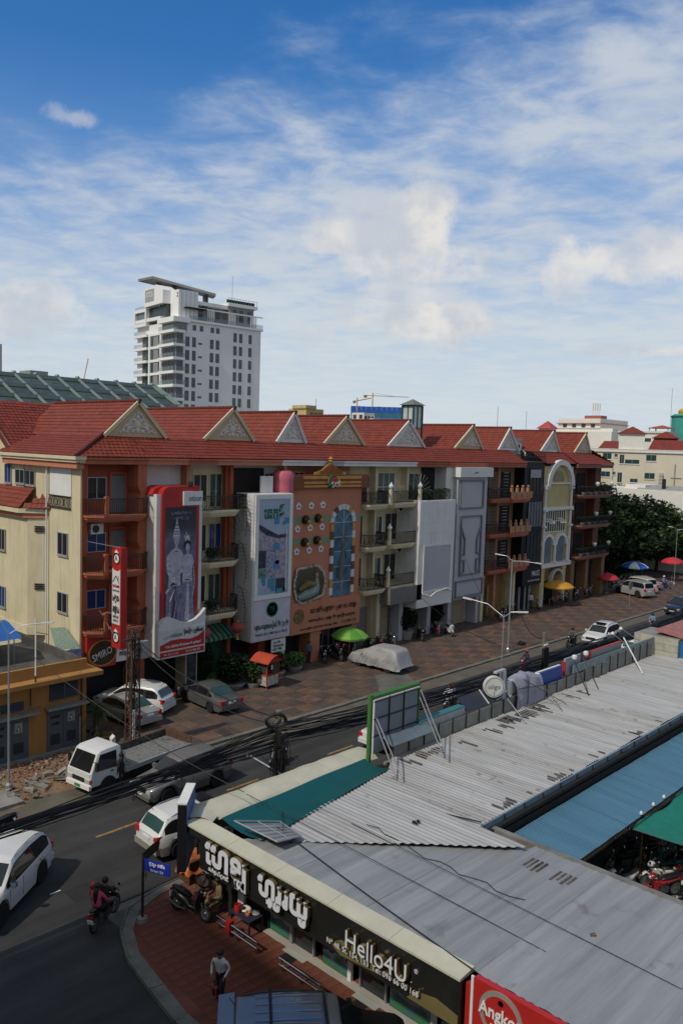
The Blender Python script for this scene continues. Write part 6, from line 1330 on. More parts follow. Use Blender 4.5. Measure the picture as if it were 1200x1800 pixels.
bed=MB().box(-3.0,1.15,-.95,.95,.78,.9).build('bed',STEEL,tr)
for i in range(14):MB().box(-2.9+i*.28,-2.78+i*.28,-.9,.9,.9,.915).build('bed_slat',mat('worn_bed_slat',(.20,.19,.17),.7,.2,var=.4,scale=5),bed)
MB().box(-3.0,1.15,-.98,-.94,.9,1.25).build('side_board',mat('rusty_sideboard',(.07,.06,.05),.7,.2,var=.5,scale=4,streak=.4),tr);MB().box(-3.03,-2.99,-.95,.95,.9,1.3).build('tail_board',RUST,tr);MB().box(1.15,1.2,-.95,.95,.8,1.75).build('head_board',STEEL,tr)
for x in(-2.0,-.9,.3):MB().box(x,x+.06,-1.0,-.98,.78,1.28).build('stake',STEEL,tr)
MB().box(-3.0,1.15,.94,.985,.74,.95).build('side_rail',ALU,tr);MB().box(-2.9,2.9,-.4,.4,.5,.72).build('chassis',BLK,tr);MB().tube([(-1.7,.95,.5),(-1.25,.95,.95),(-.8,.95,.5)],.03,5).build('mudguard',ALU,tr);MB().box(-.4,.5,.5,.85,.4,.7).build('fuel_tank',BLK,tr)
# ------------------------------------------------------------------ motorbikes
def loft(m,pts,n=10,mi=0,p=2.4):
    b=len(m.v)
    for(x,z,w,h)in pts:
        for j in range(n):
            a=2*PI*j/n;c,s=math.cos(a),math.sin(a)
            m.v.append((x,w*math.copysign(abs(c)**(2/p),c),z+h*math.copysign(abs(s)**(2/p),s)))
    for i in range(len(pts)-1):
        for j in range(n):j2=(j+1)%n;m.f.append((b+i*n+j,b+i*n+j2,b+(i+1)*n+j2,b+(i+1)*n+j));m.m.append(mi)
    m.f+=[tuple(range(b,b+n)),tuple(range(b+(len(pts)-1)*n,b+len(pts)*n))[::-1]];m.m+=[mi,mi];return m
BKP=mat('black_bike_paint',(.010,.010,.011),.35,var=.04,spec=.35);RDP=paint('red_bike_paint',(.34,.012,.015));WTP=paint('white_bike_paint',(.58,.58,.57));GRP=paint('grey_bike_paint',(.16,.165,.17),.4);BLP=paint('blue_bike_paint',(.02,.06,.2));TLPN=paint('teal_bike_paint',(.03,.2,.19))
def torus(m,c,R_,r,n=18,k=7):
    b=len(m.v)
    for i in range(n):
        a=2*PI*i/n
        for j in range(k):q=2*PI*j/k;rr=R_+r*math.cos(q);m.v.append((c[0]+rr*math.cos(a),c[1]+r*.8*math.sin(q),c[2]+rr*math.sin(a)))
    for i in range(n):
        for j in range(k):i2,j2=(i+1)%n,(j+1)%k;m.f.append((b+i*k+j,b+i2*k+j,b+i2*k+j2,b+i*k+j2));m.m.append(0)
    return m
def make_bike(kind,pm):
    t=thing('motorbike','x','motorbike',(0,0,-50),0,None,local=True)
    sc=kind=='scooter';R_=.22 if sc else .25;r=.062 if sc else .045;xf,xr=.64,-.62;Z=R_+r
    for x in(xf,xr):
        w=torus(MB(),(x,0,Z),R_,r).build('wheel',TYRE,t,smooth=True);h=MB().lathe([(0,-.05),(.05,-.05),(.05,.05),(0,.05)],(x,0,Z),8,0,'y').lathe([(R_*.7,-.02),(R_*.86,-.03),(R_*.86,.03),(R_*.7,.02)],(x,0,Z),16,0,'y')
        for i in range(6):a=PI*i/3;h.bar((x,0,Z),(x+math.cos(a)*R_*.8,0,Z+math.sin(a)*R_*.8),.012,.012,up=(0,1,0))
        h.build('hub',RIM,w)
    if sc:
        b=loft(MB(),[(-.86,.74,.04,.03),(-.75,.68,.13,.1),(-.45,.55,.175,.17),(-.15,.46,.16,.16),(.0,.36,.15,.09),(.3,.34,.14,.06),(.42,.42,.12,.12)]);b.build('body_shell',pm,t,smooth=True)
        f=MB();f.grid(lambda a,c:(.42+.13*a-.10*(2*c-1)**2,(2*c-1)*(.12+.12*math.sin(a*PI*.75)),.34+.62*a),7,6);f.grid(lambda a,c:(.47+.13*a-.10*(2*c-1)**2,(2*c-1)*(.11+.12*math.sin(a*PI*.75)),.36+.6*a),7,6);f.build('front_shield',pm,t,smooth=True)
        loft(MB(),[(-.82,.8,.09,.035),(-.55,.79,.14,.06),(-.2,.73,.13,.06),(.0,.68,.07,.04)]).build('seat',SEATB,t,smooth=True)
    else:
        b=loft(MB(),[(-.9,.78,.05,.03),(-.6,.68,.1,.07),(-.2,.62,.11,.09),(.1,.56,.1,.14),(.34,.64,.09,.14)]);b.build('body_shell',pm,t,smooth=True)
        MB().grid(lambda a,c:(.36+.12*a-.16*(2*c-1)**2,(2*c-1)*(.12+.10*a),.30+.5*a),6,6).build('front_shield',pm,t,smooth=True)
        loft(MB(),[(-.85,.84,.07,.03),(-.5,.82,.12,.045),(-.1,.76,.1,.045),(.05,.73,.05,.03)]).build('seat',SEATB,t,smooth=True);MB().box(-.25,.2,-.13,.13,.26,.5).build('engine',mat('engine_grey',(.14,.14,.14),.45,.6),t)
        MB().tube([(-.85,-.09,.80),(-.98,-.0,.82),(-.85,.09,.80)],.014,5).build('grab_rail',CHROME,t)
    for sg in(1,-1):MB().tube([(xf,sg*.085,Z),(.42,sg*.07,.82)],.022,6).build('fork_leg',CHROME,t)
    loft(MB(),[(xf-.24,Z+.14,.06,.03),(xf,Z+R_+.07,.075,.03),(xf+.22,Z+.16,.05,.03)]).build('front_mudguard',pm,t,smooth=True)
    MB().tube([(.33,-.33,1.0),(.42,-.18,1.0),(.44,0,.95),(.42,.18,1.0),(.33,.33,1.0)],.018,6).build('handlebar',BLK,t)
    loft(MB(),[(.36,.95,.1,.08),(.5,.93,.12,.09),(.56,.9,.08,.06)]).build('handlebar_cowl',pm,t,smooth=True);MB().lathe([(.085,.56),(.05,.595),(0,.605)],(0,0,.9),12,0,'x').build('headlamp',LAMP,t,smooth=True)
    for sg in(1,-1):
        MB().tube([(.38,sg*.24,1.0),(.36,sg*.3,1.18)],.008,4).lathe([(0,.34),(.055,.345),(.055,.365),(0,.37)],(0,sg*.31,1.22),9,0,'x').build('mirror',CHROME,t)
    MB().box(-.9,-.84,-.09,.09,.64,.72).build('tail_lamp',TAIL,t);MB().obox((-.88,0,.5),(.015,0,.004),(0,.1,0),(-.02,0,.075)).build('number_plate',PLATE,t)
    MB().tube([(-.1,-.13,.25),(-.45,-.16,.25),(-.85,-.17,.36)],[.025,.05,.055],8).build('exhaust',mat('dark_exhaust',(.12,.12,.12),.35,.8),t);MB().tube([(-.1,.12,.22),(-.14,.26,.02)],.012,5).build('side_stand',STEEL,t);loft(MB(),[(xr-.28,Z+.1,.05,.03),(xr-.1,Z+R_+.06,.06,.03),(xr+.2,Z+R_-.02,.05,.03)]).build('rear_mudguard',BLK,t,smooth=True)
    return t
_sc=make_bike('scooter',BKP);_ub=make_bike('under',BKP)
USED=set();BN={}
def bike(kind,pm,x,y,deg,label,z=.11,group=None,lean=.1):
    src=_sc if kind=='scooter' else _ub
    if kind in USED:t=dup(src,(x,y,z),rad(deg),label,group,{'black_bike_paint':pm}if pm is not BKP else None)
    else:
        t=src;USED.add(kind);t.location=(x,y,z);t.rotation_euler=(0,0,rad(deg));t['label']=label
        if group:t['group']=group
    t.rotation_euler=(lean*(-1 if kind else 1),0,rad(deg));return t
bike('scooter',BKP,15.85,21.45,-78,'big glossy black scooter parked on the red corner pavement',.115)
bike('under',BKP,13.7,23.2,28,'motorbike carrying a woman in pink and a child past the corner',.01,lean=0)
GB_='motorbikes parked along the row houses'
bike('under',BKP,42.4,41.8,250,'black motorbike parked left of the seat under the salmon facade',group=GB_);bike('under',BKP,43.6,41.4,255,'black motorbike with chrome wheel beside the red plastic chair',group=GB_);bike('under',GRP,45.6,41.6,230,'grey motorbike under the green umbrella',group=GB_)
bike('under',RDP,48.9,41.9,250,'red motorbike by the salmon facade corner',group=GB_);bike('under',GRP,49.9,41.4,245,'grey motorbike with white basket under the grey canopy box',group=GB_);bike('under',BKP,47.8,41.9,240,'black motorbike behind the silver covered car',group=GB_)
bike('scooter',BKP,53.6,41.3,235,'dark scooter beside the big potted bush',group=GB_);bike('scooter',WTP,57.0,40.8,240,'white scooter in front of the white panel front',group=GB_);bike('under',RDP,56.2,41.6,235,'red motorbike beside the white scooter',group=GB_)
for i,(x,y)in enumerate(((66.2,41.5),(67.4,41.9),(68.9,42.2))):bike('under',BKP,x,y,215+i*8,'black motorbike at the gate bars, %s of three'%('first','middle','last')[i],group=GB_)
bike('scooter',WTP,74.2,42.0,215,'white scooter outside the black clad shop',group=GB_)
for i in range(6):bike('under',(BKP,GRP,BKP,BLP,BKP,GRP)[i],79.2+i*1.35,42.4+.3*(i%2),230+9*(i%3),('black motorbike just right of the yellow umbrella','grey motorbike second right of the yellow umbrella','black motorbike third right of the yellow umbrella','blue motorbike under the planted balconies','black motorbike left of the red umbrella','grey motorbike nearest the red umbrella')[i],group=GB_)
bike('scooter',RDP,28.3,42.2,200,'red pink scooter hidden behind the white parked SUV',group=GB_);bike('under',BKP,27.2,42.6,170,'dark motorbike in the doorway below the red billboard',group=GB_)
bike('under',GRP,26.9,29.4,200,'small grey motorbike seen behind the cable pole',.005)
for i in range(4):bike('under',(BKP,GRP,BKP,BKP)[i],94.0+i*1.4,43.6,235,'motorbike parked in the shade of the trees behind the SUVs, %s of four'%('first','second','third','last')[i],group='motorbikes under the trees')
bike('under',BKP,17.55,22.0,120,'black motorbike with a grey covered load beside the orange sheet',.115)
for i,(x,y,a,pm,k,lb)in enumerate(((28.2,12.1,160,WTP,'scooter','large white scooter nearest the grey roof gutter in the motorcycle park'),(29.9,12.7,150,BKP,'under','dark motorbike deep in the shade under the blue roof'),(31.0,12.6,140,BKP,'scooter','black motorbike with chrome lamp under the blue roof edge'),(29.0,10.9,152,RDP,'under','red motorbike with black seat by the roof gutter'),(29.8,11.2,140,WTP,'under','white motorbike beside the red one in the motorcycle park'),(30.3,10.5,148,RDP,'under','red brown motorbike in the middle of the motorcycle park'),(31.1,11.3,128,TLPN,'scooter','teal scooter in the motorcycle park'),(31.9,11.0,135,BKP,'under','black motorbike by the green net corner'),(28.3,9.6,145,BKP,'scooter','black scooter at the right edge of the photo'),(32.4,12.7,150,RDP,'under','dark red motorbike at the back under the blue roof'))):bike(k,pm,x,y,a,lb,.01,'motorbikes in the courtyard park')
# ================================================================== PEOPLE
SKIN=mat('skin',(.24,.125,.07),.6,var=.08);HAIR=mat('black_hair',(.012,.010,.009),.5)
CL=lambda n,c:mat(n,c,.85,var=.15,scale=6)
def person(label,loc,deg,pose,shirt,trousers,hair='short',shoes=None,s=1.0,long_sleeve=True,group=None,lean=0.0):
    t=thing('person',label,'person',loc,rad(deg),group,local=True)
    P={'pel':(0,0,.92),'sp':(0,0,1.12),'ch':(.01,0,1.30),'nk':(.02,0,1.43),'hb':(.035,0,1.50),'hd':(.045,0,1.575),'ht':(.04,0,1.65),'no':(.145,0,1.565),'chn':(.1,0,1.50)}
    for sg,k in((1,'l'),(-1,'r')):
        if pose=='ride':
            P.update({k+'sh':(.02,sg*.17,1.36),k+'el':(.16,sg*.27,1.12),k+'wr':(.36,sg*.28,1.0),k+'hp':(.05,sg*.1,.88),k+'kn':(.42,sg*.17,.82),k+'an':(.24,sg*.15,.40),k+'to':(.40,sg*.16,.36)})
        elif pose=='sit':
            P.update({k+'sh':(.02,sg*.17,1.36),k+'el':(.1,sg*.23,1.10),k+'wr':(.34,sg*.13,1.06),k+'hp':(.05,sg*.1,.90),k+'kn':(.46,sg*.14,.88),k+'an':(.46,sg*.14,.46),k+'to':(.62,sg*.15,.43)})
        elif pose=='walk':
            P.update({k+'sh':(.02,sg*.17,1.36),k+'el':(-.04*sg,sg*.23,1.1),k+'wr':(.1-.1*sg,sg*.24,.88),k+'hp':(0,sg*.09,.88),k+'kn':(.12*sg+.04,sg*.1,.5),k+'an':(.2*sg-.04,sg*.1,.09),k+'to':(.2*sg+.12,sg*.11,.04)})
        elif pose=='bag':
            P.update({k+'sh':(.03,sg*.18,1.36),k+'el':(.02,sg*.29,1.12),k+'wr':(.2,sg*.22,.93),k+'hp':(0,sg*.09,.88),k+'kn':(.06+.05*sg,sg*.11,.5),k+'an':(-.02+.1*sg,sg*.11,.09),k+'to':(.12+.1*sg,sg*.13,.04)})
        else:
            P.update({k+'sh':(.02,sg*.17,1.36),k+'el':(0,sg*.23,1.1),k+'wr':(.06,sg*.23,.86),k+'hp':(0,sg*.09,.88),k+'kn':(.02,sg*.1,.5),k+'an':(-.02,sg*.1,.09),k+'to':(.12,sg*.12,.04)})
    if lean:
        for k in('ch','nk','hb','hd','ht','no','chn','lsh','rsh'):p=P[k];P[k]=(p[0]+lean*(p[2]-.92),p[1],p[2]-abs(lean)*.3*(p[2]-.92))
    R_=dict(pel=.14,sp=.125,ch=.14,nk=.055,hb=.075,hd=.098,ht=.07,no=.016,chn=.045,sh=.07,el=.048,wr=.034,hp=.1,kn=.068,an=.046,to=.04)
    E_=[('pel','sp','s'),('sp','ch','s'),('ch','nk','s'),('nk','hb','k'),('hb','hd','k'),('hd','ht','k'),('hd','no','k'),('hb','chn','k')]
    for k in 'lr':E_+=[('ch',k+'sh','s'),(k+'sh',k+'el','s'),(k+'el',k+'wr','s' if long_sleeve else 'k'),('pel',k+'hp','t'),(k+'hp',k+'kn','t'),(k+'kn',k+'an','t'),(k+'an',k+'to','f')]
    for k in 'lr':
        w=Vector(P[k+'wr']);d=(w-Vector(P[k+'el'])).normalized();sd=d.cross(Vector((0,0,1)))
        sd=sd.normalized()if sd.length>.1 else Vector((0,1,0));up=sd.cross(d)
        P[k+'pa']=tuple(w+d*.07);R_['pa']=.03;E_.append((k+'wr',k+'pa','k'))
        for q,(o,ln)in enumerate(((-.03,.06),(-.01,.072),(.01,.068),(.03,.052))):
            a=w+d*.1+sd*o;P[k+'f%d'%q]=tuple(a);P[k+'g%d'%q]=tuple(a+d*ln*.5-up*ln*.6);R_['f%d'%q]=.011;R_['g%d'%q]=.009;E_+=[(k+'pa',k+'f%d'%q,'k'),(k+'f%d'%q,k+'g%d'%q,'k')]
        P[k+'th']=tuple(w+d*.06+sd*(.05 if k=='l' else-.05)-up*.02);R_['th']=.011;E_.append((k+'pa',k+'th','k'))
    names=list(P);ix={n_:i for i,n_ in enumerate(names)}
    me=bpy.data.meshes.new('body');me.from_pydata([Vector(P[n_])*s for n_ in names],[(ix[a],ix[b])for a,b,c in E_],[])
    ob=bpy.data.objects.new('tmp',me);COL.objects.link(ob);ob.modifiers.new('s','SKIN');sub=ob.modifiers.new('u','SUBSURF');sub.levels=1;sub.render_levels=1
    sv=me.skin_vertices[0].data
    for n_ in names:
        r=R_[n_]if n_ in R_ else R_[n_[1:]];r*=s
        sv[ix[n_]].radius=(r*(1.22 if n_ in('ch','pel','sp')else 1),r*(.85 if n_ in('ch','sp')else 1));sv[ix[n_]].use_root=n_=='pel'
    bpy.context.view_layer.update();dg=bpy.context.evaluated_depsgraph_get();m2=bpy.data.meshes.new_from_object(ob.evaluated_get(dg));bpy.data.objects.remove(ob)
    ms={'s':shirt,'t':trousers,'k':SKIN,'f':shoes or BLK};order=['s','t','k','f'];m2.materials.clear()
    for k in order:m2.materials.append(ms[k])
    seg=[(Vector(P[a])*s,Vector(P[b])*s,order.index(c))for a,b,c in E_]
    for p in m2.polygons:
        best=9
        for a,b,c in seg:
            d=b-a;u=max(0,min(1,(p.center-a).dot(d)/(d.length_squared+1e-9)));ds=(a+d*u-p.center).length
            if ds<best:best=ds;p.material_index=c
        p.use_smooth=True
    o=bpy.data.objects.new('body',m2);COL.objects.link(o);o.parent=t
    h=Vector(P['hd'])*s
    if hair=='short':MB().lathe([(.0,.115*s),(.07*s,.1*s),(.108*s,.05*s),(.112*s,.0),(.095*s,-.03*s)],(h.x-.018,0,h.z+.012),12).build('hair',HAIR,t,smooth=True)
    elif hair=='long':MB().lathe([(.0,.12*s),(.075*s,.1*s),(.112*s,.04*s),(.11*s,-.02*s)],(h.x-.02,0,h.z+.01),12).tube([(h.x-.08,0,h.z),(h.x-.13,0,h.z-.15),(h.x-.13,0,h.z-.4),(h.x-.11,0,h.z-.55)],[.08,.085,.07,.03],8).build('hair',HAIR,t,smooth=True)
    else:
        hm=MB().lathe([(.0,.16),(.09,.14),(.135,.08),(.145,.0),(.13,-.06)],(h.x-.01,0,h.z+.02),14).build('helmet',hair,t,smooth=True);MB().obox((h.x+.14,0,h.z+.05),(.05,0,-.01),(0,.1,0),(0,0,.008)).build('visor',BLK,hm)
    return t
WS=CL('white_shirt',(.55,.56,.60));JN=CL('dark_jeans',(.02,.022,.03));PKF=CL('pink_flower_blouse',(.58,.08,.16));KH=CL('khaki_clothes',(.17,.13,.075));NV=CL('navy_jacket',(.02,.028,.06));GYS=CL('grey_shirt',(.14,.14,.14));BLS=CL('pale_blue_shirt',(.16,.26,.42));DKS=CL('dark_shirt',(.022,.022,.022));RDH=paint('red_helmet',(.35,.02,.02));WHH=paint('white_helmet',(.6,.6,.58));BKH=paint('black_helmet',(.015,.015,.017))
def rider(label,x,y,deg,shirt,trs,hair,z=.0,dx=-.22,**k):
    a=rad(deg);return person(label,(x+math.cos(a)*dx,y+math.sin(a)*dx,z-.12+.02),deg,'ride',shirt,trs,hair,**k)
rider('rider in dark shirt steering the motorbike at the corner',13.7,23.2,28,DKS,GYS,'short',dx=-.05)
rider('woman in pink flowered blouse with long hair riding pillion',13.7,23.2,28,PKF,JN,'long',dx=-.5,z=.03)
person('small child in a red cap held on the motorbike beside the woman in pink',(13.32,23.28,.38),40,'ride',PKF,JN,RDH,s=.62)
person('man in white shirt standing on the red pavement with a red and black bag',(13.98,17.4,.115),205,'bag',WS,JN,'short',s=.95,lean=.12)
bag=thing('shoulder_bag','red and black bag held by the man in the white shirt','bag',(13.72,17.27,.5));bb=MB();loft(bb,[(-.2,0,.05,.12),(-.12,0,.1,.17),(.12,0,.1,.17),(.2,0,.05,.12)]);bb.v=[(13.72+v[0]*.5-v[1]*.8,17.33+v[1]*.5+v[0]*.8,.66+v[2])for v in bb.v];bb.build('bag_body',CL('black_bag',(.02,.02,.02)),bag,smooth=True);MB().obox((13.64,17.28,.68),(.04,0,0),(0,.12,0),(0,0,.12)).build('red_flap',CL('red_cloth',(.36,.05,.03)),bag)
person('man in khaki sitting on a chair by the stall table',(16.75,21.0,-.33),170,'sit',KH,KH,'short',lean=.1)
for(x,y,d_,sh_,tr_,hr,lb)in((41.0,29.0,190,BLS,JN,'short','rider in a pale blue shirt on the light motorbike'),(52.2,30.4,185,NV,JN,RDH,'rider in dark navy with a red helmet on a red motorbike'),(62.2,32.0,182,GYS,JN,BKH,'rider in grey with a dark helmet near the far kerb'),(74.1,30.2,183,BLS,JN,BKH,'rider in pale blue shirt far up the street'),(98.9,39.0,250,BLS,JN,WHH,'rider with a white helmet under the trees'),(54.5,27.2,5,CL('red_shirt',(.22,.03,.03)),JN,WHH,'rider in red half hidden by the parapet boards')):
    rider(lb,x,y,d_,sh_,tr_,hr,dx=-.2)
    bike('under',{41.0:WTP,52.2:RDP,62.2:BKP,74.1:RDP,98.9:BLP,54.5:RDP}[x],x,y,d_,lb.replace('rider','motorbike under the rider').split(' on ')[0],.005,'motorbikes ridden in the street',lean=0)
rider('woman in white riding pillion behind the pale blue shirt',41.0,29.0,190,WS,JN,'long',dx=.12)
person('man in dark clothes standing beside the truck cab',(19.75,32.15,0),120,'stand',DKS,JN,'short')
person('person in a blue white jacket standing by the pillar of the salmon facade',(41.3,42.0,.115),250,'stand',CL('navy_white_jacket',(.10,.12,.18)),JN,'short',s=.98)
person('person in white outside the black clad shop',(73.4,42.5,.115),230,'stand',WS,JN,'short')
# ================================================================== BACKGROUND
TW=mat('tower_white',(.82,.82,.80),.6,var=.03,scale=.15);TG=mat('tower_grey',(.26,.26,.27),.7,var=.06);TGL=glass('tower_glass',(.035,.045,.05),.08);BALG=glass('balcony_glass',(.20,.26,.27),.1);BALG.node_tree.nodes['Principled BSDF'].inputs['Alpha'].default_value=.3
tw_=thing('apartment_tower','white apartment tower with glazed corner balconies and a tilted grey roof blade','building',(117.26,168.15,0),rad(-6),local=True)
TWW,TD,TZ=24.7,20.7,45.7
MB().box(0,TWW,.0,TD,0,TZ).build('wall',TW,tw_)
def twin(x,z,w,h):
    f=MB().box(x-w/2,x+w/2,-.06,-.002,z-h/2,z+h/2).build('window',TGL,tw_)
    MB().box(x-.03,x+.03,-.1,-.061,z-h/2,z+h/2).box(x-w/2,x+w/2,-.1,-.061,z-.03,z+.03).build('frame',TG,f)
for k in range(8):
    z=40.8-3.3*k
    for x,w,h in((3.0,1.1,2.4),(4.85,1.0,2.4),(9.9,1.0,2.3),(11.6,1.0,2.3)):twin(x,z,w,h)
    twin(6.6,z-.2,1.1,.45)
for k in range(9):
    for x,w,h in((16.8,.95,2.3),(18.5,.95,2.3),(21.4,.95,2.3)):twin(x,43.2-3.3*k,w,h)
for x in(4.9,6.9,10.0,11.6):twin(x,44.3,.95,1.3)
for k in range(8):
    z=42.6-3.3*k
    s=MB().box(-1.3,1.9,-.9,7.1,z+.1,z+.75);s.build('balcony_slab',TW,tw_)
    MB().box(-.06,0,.4,6.8,z-2.5,z-.05).box(-.05,1.7,-.25,-.003,z-2.5,z-.05).build('corner_glazing',TGL,tw_)
    m=MB()
    for y in(.2,1.8,3.4,5.0,6.7):m.box(-.15,-.06,y,y+.1,z-2.5,z)
    m.build('mullion',TG,tw_)
    g=MB().box(-1.28,-1.24,-.88,7.0,z+.75,z+1.75).box(-1.24,1.85,-.88,-.84,z+.75,z+1.75).build('balustrade',BALG,tw_)
    MB().box(-.35,0,7.2,7.9,z-2.55,z+.75).build('white_fin',TW,tw_)
    MB().box(-.12,0,8.1,12.9,z-2.5,z+.1).build('grey_panel',TG,tw_);MB().box(-.18,-.121,8.1,9.0,z-2.5,z+.1).box(-.18,-.121,11.7,12.9,z-2.5,z+.1).build('side_window',TGL,tw_);MB().box(-.3,0,8.0,13.1,z+.1,z+.75).build('spandrel',TW,tw_)
    MB().box(-.35,0,13.1,13.9,z-2.55,z+.75).build('white_fin',TW,tw_);MB().box(-.1,0,13.9,17.6,z-2.5,z).build('balcony_window',TGL,tw_);MB().box(-1.0,0,13.9,20.9,z+.05,z+.7).build('balcony_slab',TW,tw_);MB().box(-.98,-.94,14,20.8,z+.7,z+1.6).build('balustrade',BALG,tw_)
    MB().box(TWW,TWW+.6,3,5,z+.1,z+.9).build('back_balcony',TW,tw_)
MB().box(-1.4,3.2,-1.0,7.3,45.2,46.4).build('terrace_slab',TW,tw_);MB().box(-.2,2.6,-.4,7,43.3,45.2).build('grey_band',TG,tw_)
MB().box(3.2,TWW+.4,-.5,TD,45.7,46.2).build('terrace_slab',TW,tw_);MB().box(3.2,TWW+.3,-.45,-.4,46.2,47.2).build('balustrade',BALG,tw_)
for(x0,x1)in((8.4,10.2),(14.6,16.6),(21.2,23.0)):
    for i in range(4):x=x0+(x1-x0)*i/3.4;MB().box(x,x+.22,-.45,-.2,46.2,49.1).build('pergola_post',TW,tw_)
MB().box(3.6,TWW+.2,-.46,-.2,49.0,49.3).build('pergola_beam',TW,tw_)
MB().box(7.5,16.5,5,15,46.2,51).build('penthouse',TG,tw_);MB().box(16.5,24,2.5,15,46.2,51.4).build('penthouse_wing',TG,tw_);MB().box(15.8,24.8,1.8,15.5,51.4,52.2).build('wing_roof',TW,tw_);MB().box(7.2,16.4,2.8,15.5,50.6,51.5).build('curved_slab',TW,tw_)
for x in(9,11.5,14,17.6,19.6,22.2):MB().box(x,x+1.1,2.3 if x>16.5 else 4.85,2.49 if x>16.5 else 4.99,47.6,50.6).build('penthouse_window',TGL,tw_)
r_=MB()
for i in range(11):r_.box(15.9+i*.86,15.98+i*.86,1.85,1.9,52.2,53.4)
r_.box(15.9,24.7,1.85,1.9,53.35,53.42);r_.build('roof_railing',TG,tw_);MB().box(16,24.6,3,3.1,52.2,53.2).build('roof_garden',LEAFD,tw_);MB().tube([(19.5,6,52),(19.5,6,60)],.06,4).build('mast',TG,tw_)
cbl=MB().box(1.0,6.4,1.0,5,46.2,53.3).build('stair_block',TW,tw_)
for i in range(4):MB().box(1.7+i*1.2,1.78+i*1.2,.94,.999,46.4,53.2).build('groove',TG,cbl)
for z in(51.5,52.2):MB().box(.93,.999,1.4,1.8,z,z+.4).build('slot',DARK,cbl)
MB().prism([(5,50.2),(14.8,50.0),(14.8,54.5),(8.6,55.0),(5,53.4)],-1.2,3,'x').build('sign_box',TW,tw_);MB().box(-1.27,-1.201,9.6,14.2,51.2,54.2).build('sign_recess',mat('sign_grey',(.34,.35,.36),.6),tw_);lettering('ATTICA',(-1.28,11.9,52.9),(0,-1,0),(0,0,1),3.6,1.3,TW,tw_)
MB().box(0,6,5.2,14.6,47.2,50).build('glazed_floor',TGL,tw_);MB().box(-.8,6,7,20.7,46.4,47.2).build('upper_slab',TW,tw_);MB().box(-.8,-.76,7,20.6,49.6,50.5).build('balustrade',BALG,tw_)
MB().box(-1.0,4,14.2,20.9,45.4,46.2).box(-1.0,4,14.2,20.9,49.0,49.8).box(-1.0,0,14.2,14.8,46.2,49).box(-1.0,0,20.3,20.9,46.2,49).build('white_frame',TW,tw_);MB().box(-.5,-.3,14.8,20.3,46.2,49).build('frame_glazing',glass('pale_glass',(.14,.19,.19),.1),tw_)
bl_=MB();A=[(-.6,19.6,57.3),(-.6,11.6,57.0),(11.2,.6,53.0),(13.5,5.5,53.2)]
bl_.poly([(x,y,z+.6)for x,y,z in A]).poly(A[::-1])
for i in range(4):a,b=A[i],A[(i+1)%4];t_=.45;bl_.poly([a,b,(b[0],b[1],b[2]+.6),(a[0],a[1],a[2]+.6)])
bl_.build('roof_blade',mat('blade_grey',(.20,.20,.205),.6),tw_)
for(x,y)in((9.6,3.4),(1.2,12.5),(3.6,9.0)):MB().box(x,x+1.1,y,y+.9,50,(53.4 if x>9 else 55.6 if x>3 else 56.6)).build('blade_column',mat('column_dark',(.08,.085,.09),.6),tw_)
MB().box(2.4,8,-.6,2.0,48.9,49.15).build('dark_canopy',BLACKP,tw_)
# glass roofed market hall behind the row
gh=thing('glass_roof_hall','market hall with a long green framed glass roof behind the tiled roofs','building',(30,78,0));GFM=mat('green_roof_frame',(.21,.27,.25),.6)
MB().prism([(62.0,0),(62.0,16.9),(72,21.5),(82,16.9),(82,0)],-20,47.6,'x').build('roof_glazing',mat('dusty_green_glass',(.07,.095,.09),.3,var=.4,scale=.25,spec=.5),gh)
for i in range(26):
    x=-4+i*2.05;MB().bar((x,61.9,17.05),(x,72,21.75),.06,.1).build('rafter',GFM,gh);MB().prism([(x-.4,21.45),(x+.4,21.45),(x,21.95)],71.7,72.3,'y').build('ridge_vent',GFM,gh)
for k in range(5):z=17.4+k*1.02;y=62.0+(z-16.9)/4.6*10;MB().bar((-10,y-.1,z+.1),(47.6,y-.1,z+.1),.17,.17).build('purlin',GFM,gh)
rf=MB()
for i in range(24):
    x=-4+i*2.05
    for k in range(4):z=17.4+k*1.02;y=62.0+(z-16.9)/4.6*10;rf.box(x+.5,x+1.5,y+.3,y+.35,z+.45,z+.62)
rf.build('inner_truss',mat('pale_truss',(.20,.24,.23),.6),gh,kind='stuff');MB().bar((47.6,61.9,17),(47.6,72,21.7),.15,.15).build('end_rafter',GFM,gh)
# pale block with a red roof sign
def block(name,label,x0,x1,y0,y1,h,m,cat='building'):
    t=thing(name,label,cat,((x0+x1)/2,(y0+y1)/2,0));MB().box(x0,x1,y0,y1,0,h).build('wall',m,t);return t
def wins_y(t,x0,x1,y,z0,nx,nz,w,h,dz,m=TGL):
    for i in range(nx):
        for k in range(nz):x=x0+(x1-x0)*(i+.5)/nx;MB().box(x-w/2,x+w/2,y-.1,y-.005,z0+k*dz,z0+k*dz+h).build('window',m,t)
def wins_x(t,x,y0,y1,z0,ny,nz,w,h,dz,m=TGL):
    for i in range(ny):
        for k in range(nz):y=y0+(y1-y0)*(i+.5)/ny;MB().box(x-.1,x-.005,y-w/2,y+w/2,z0+k*dz,z0+k*dz+h).build('window',m,t)
PALEW=mat('pale_far_wall',(.50,.49,.46),.8,var=.05);FARC=mat('far_cream_wall',(.62,.57,.44),.8,var=.06,scale=.4,streak=.12,grime=(.45,.42,.33));FARW=mat('far_white_wall',(.70,.68,.62),.8,var=.05)
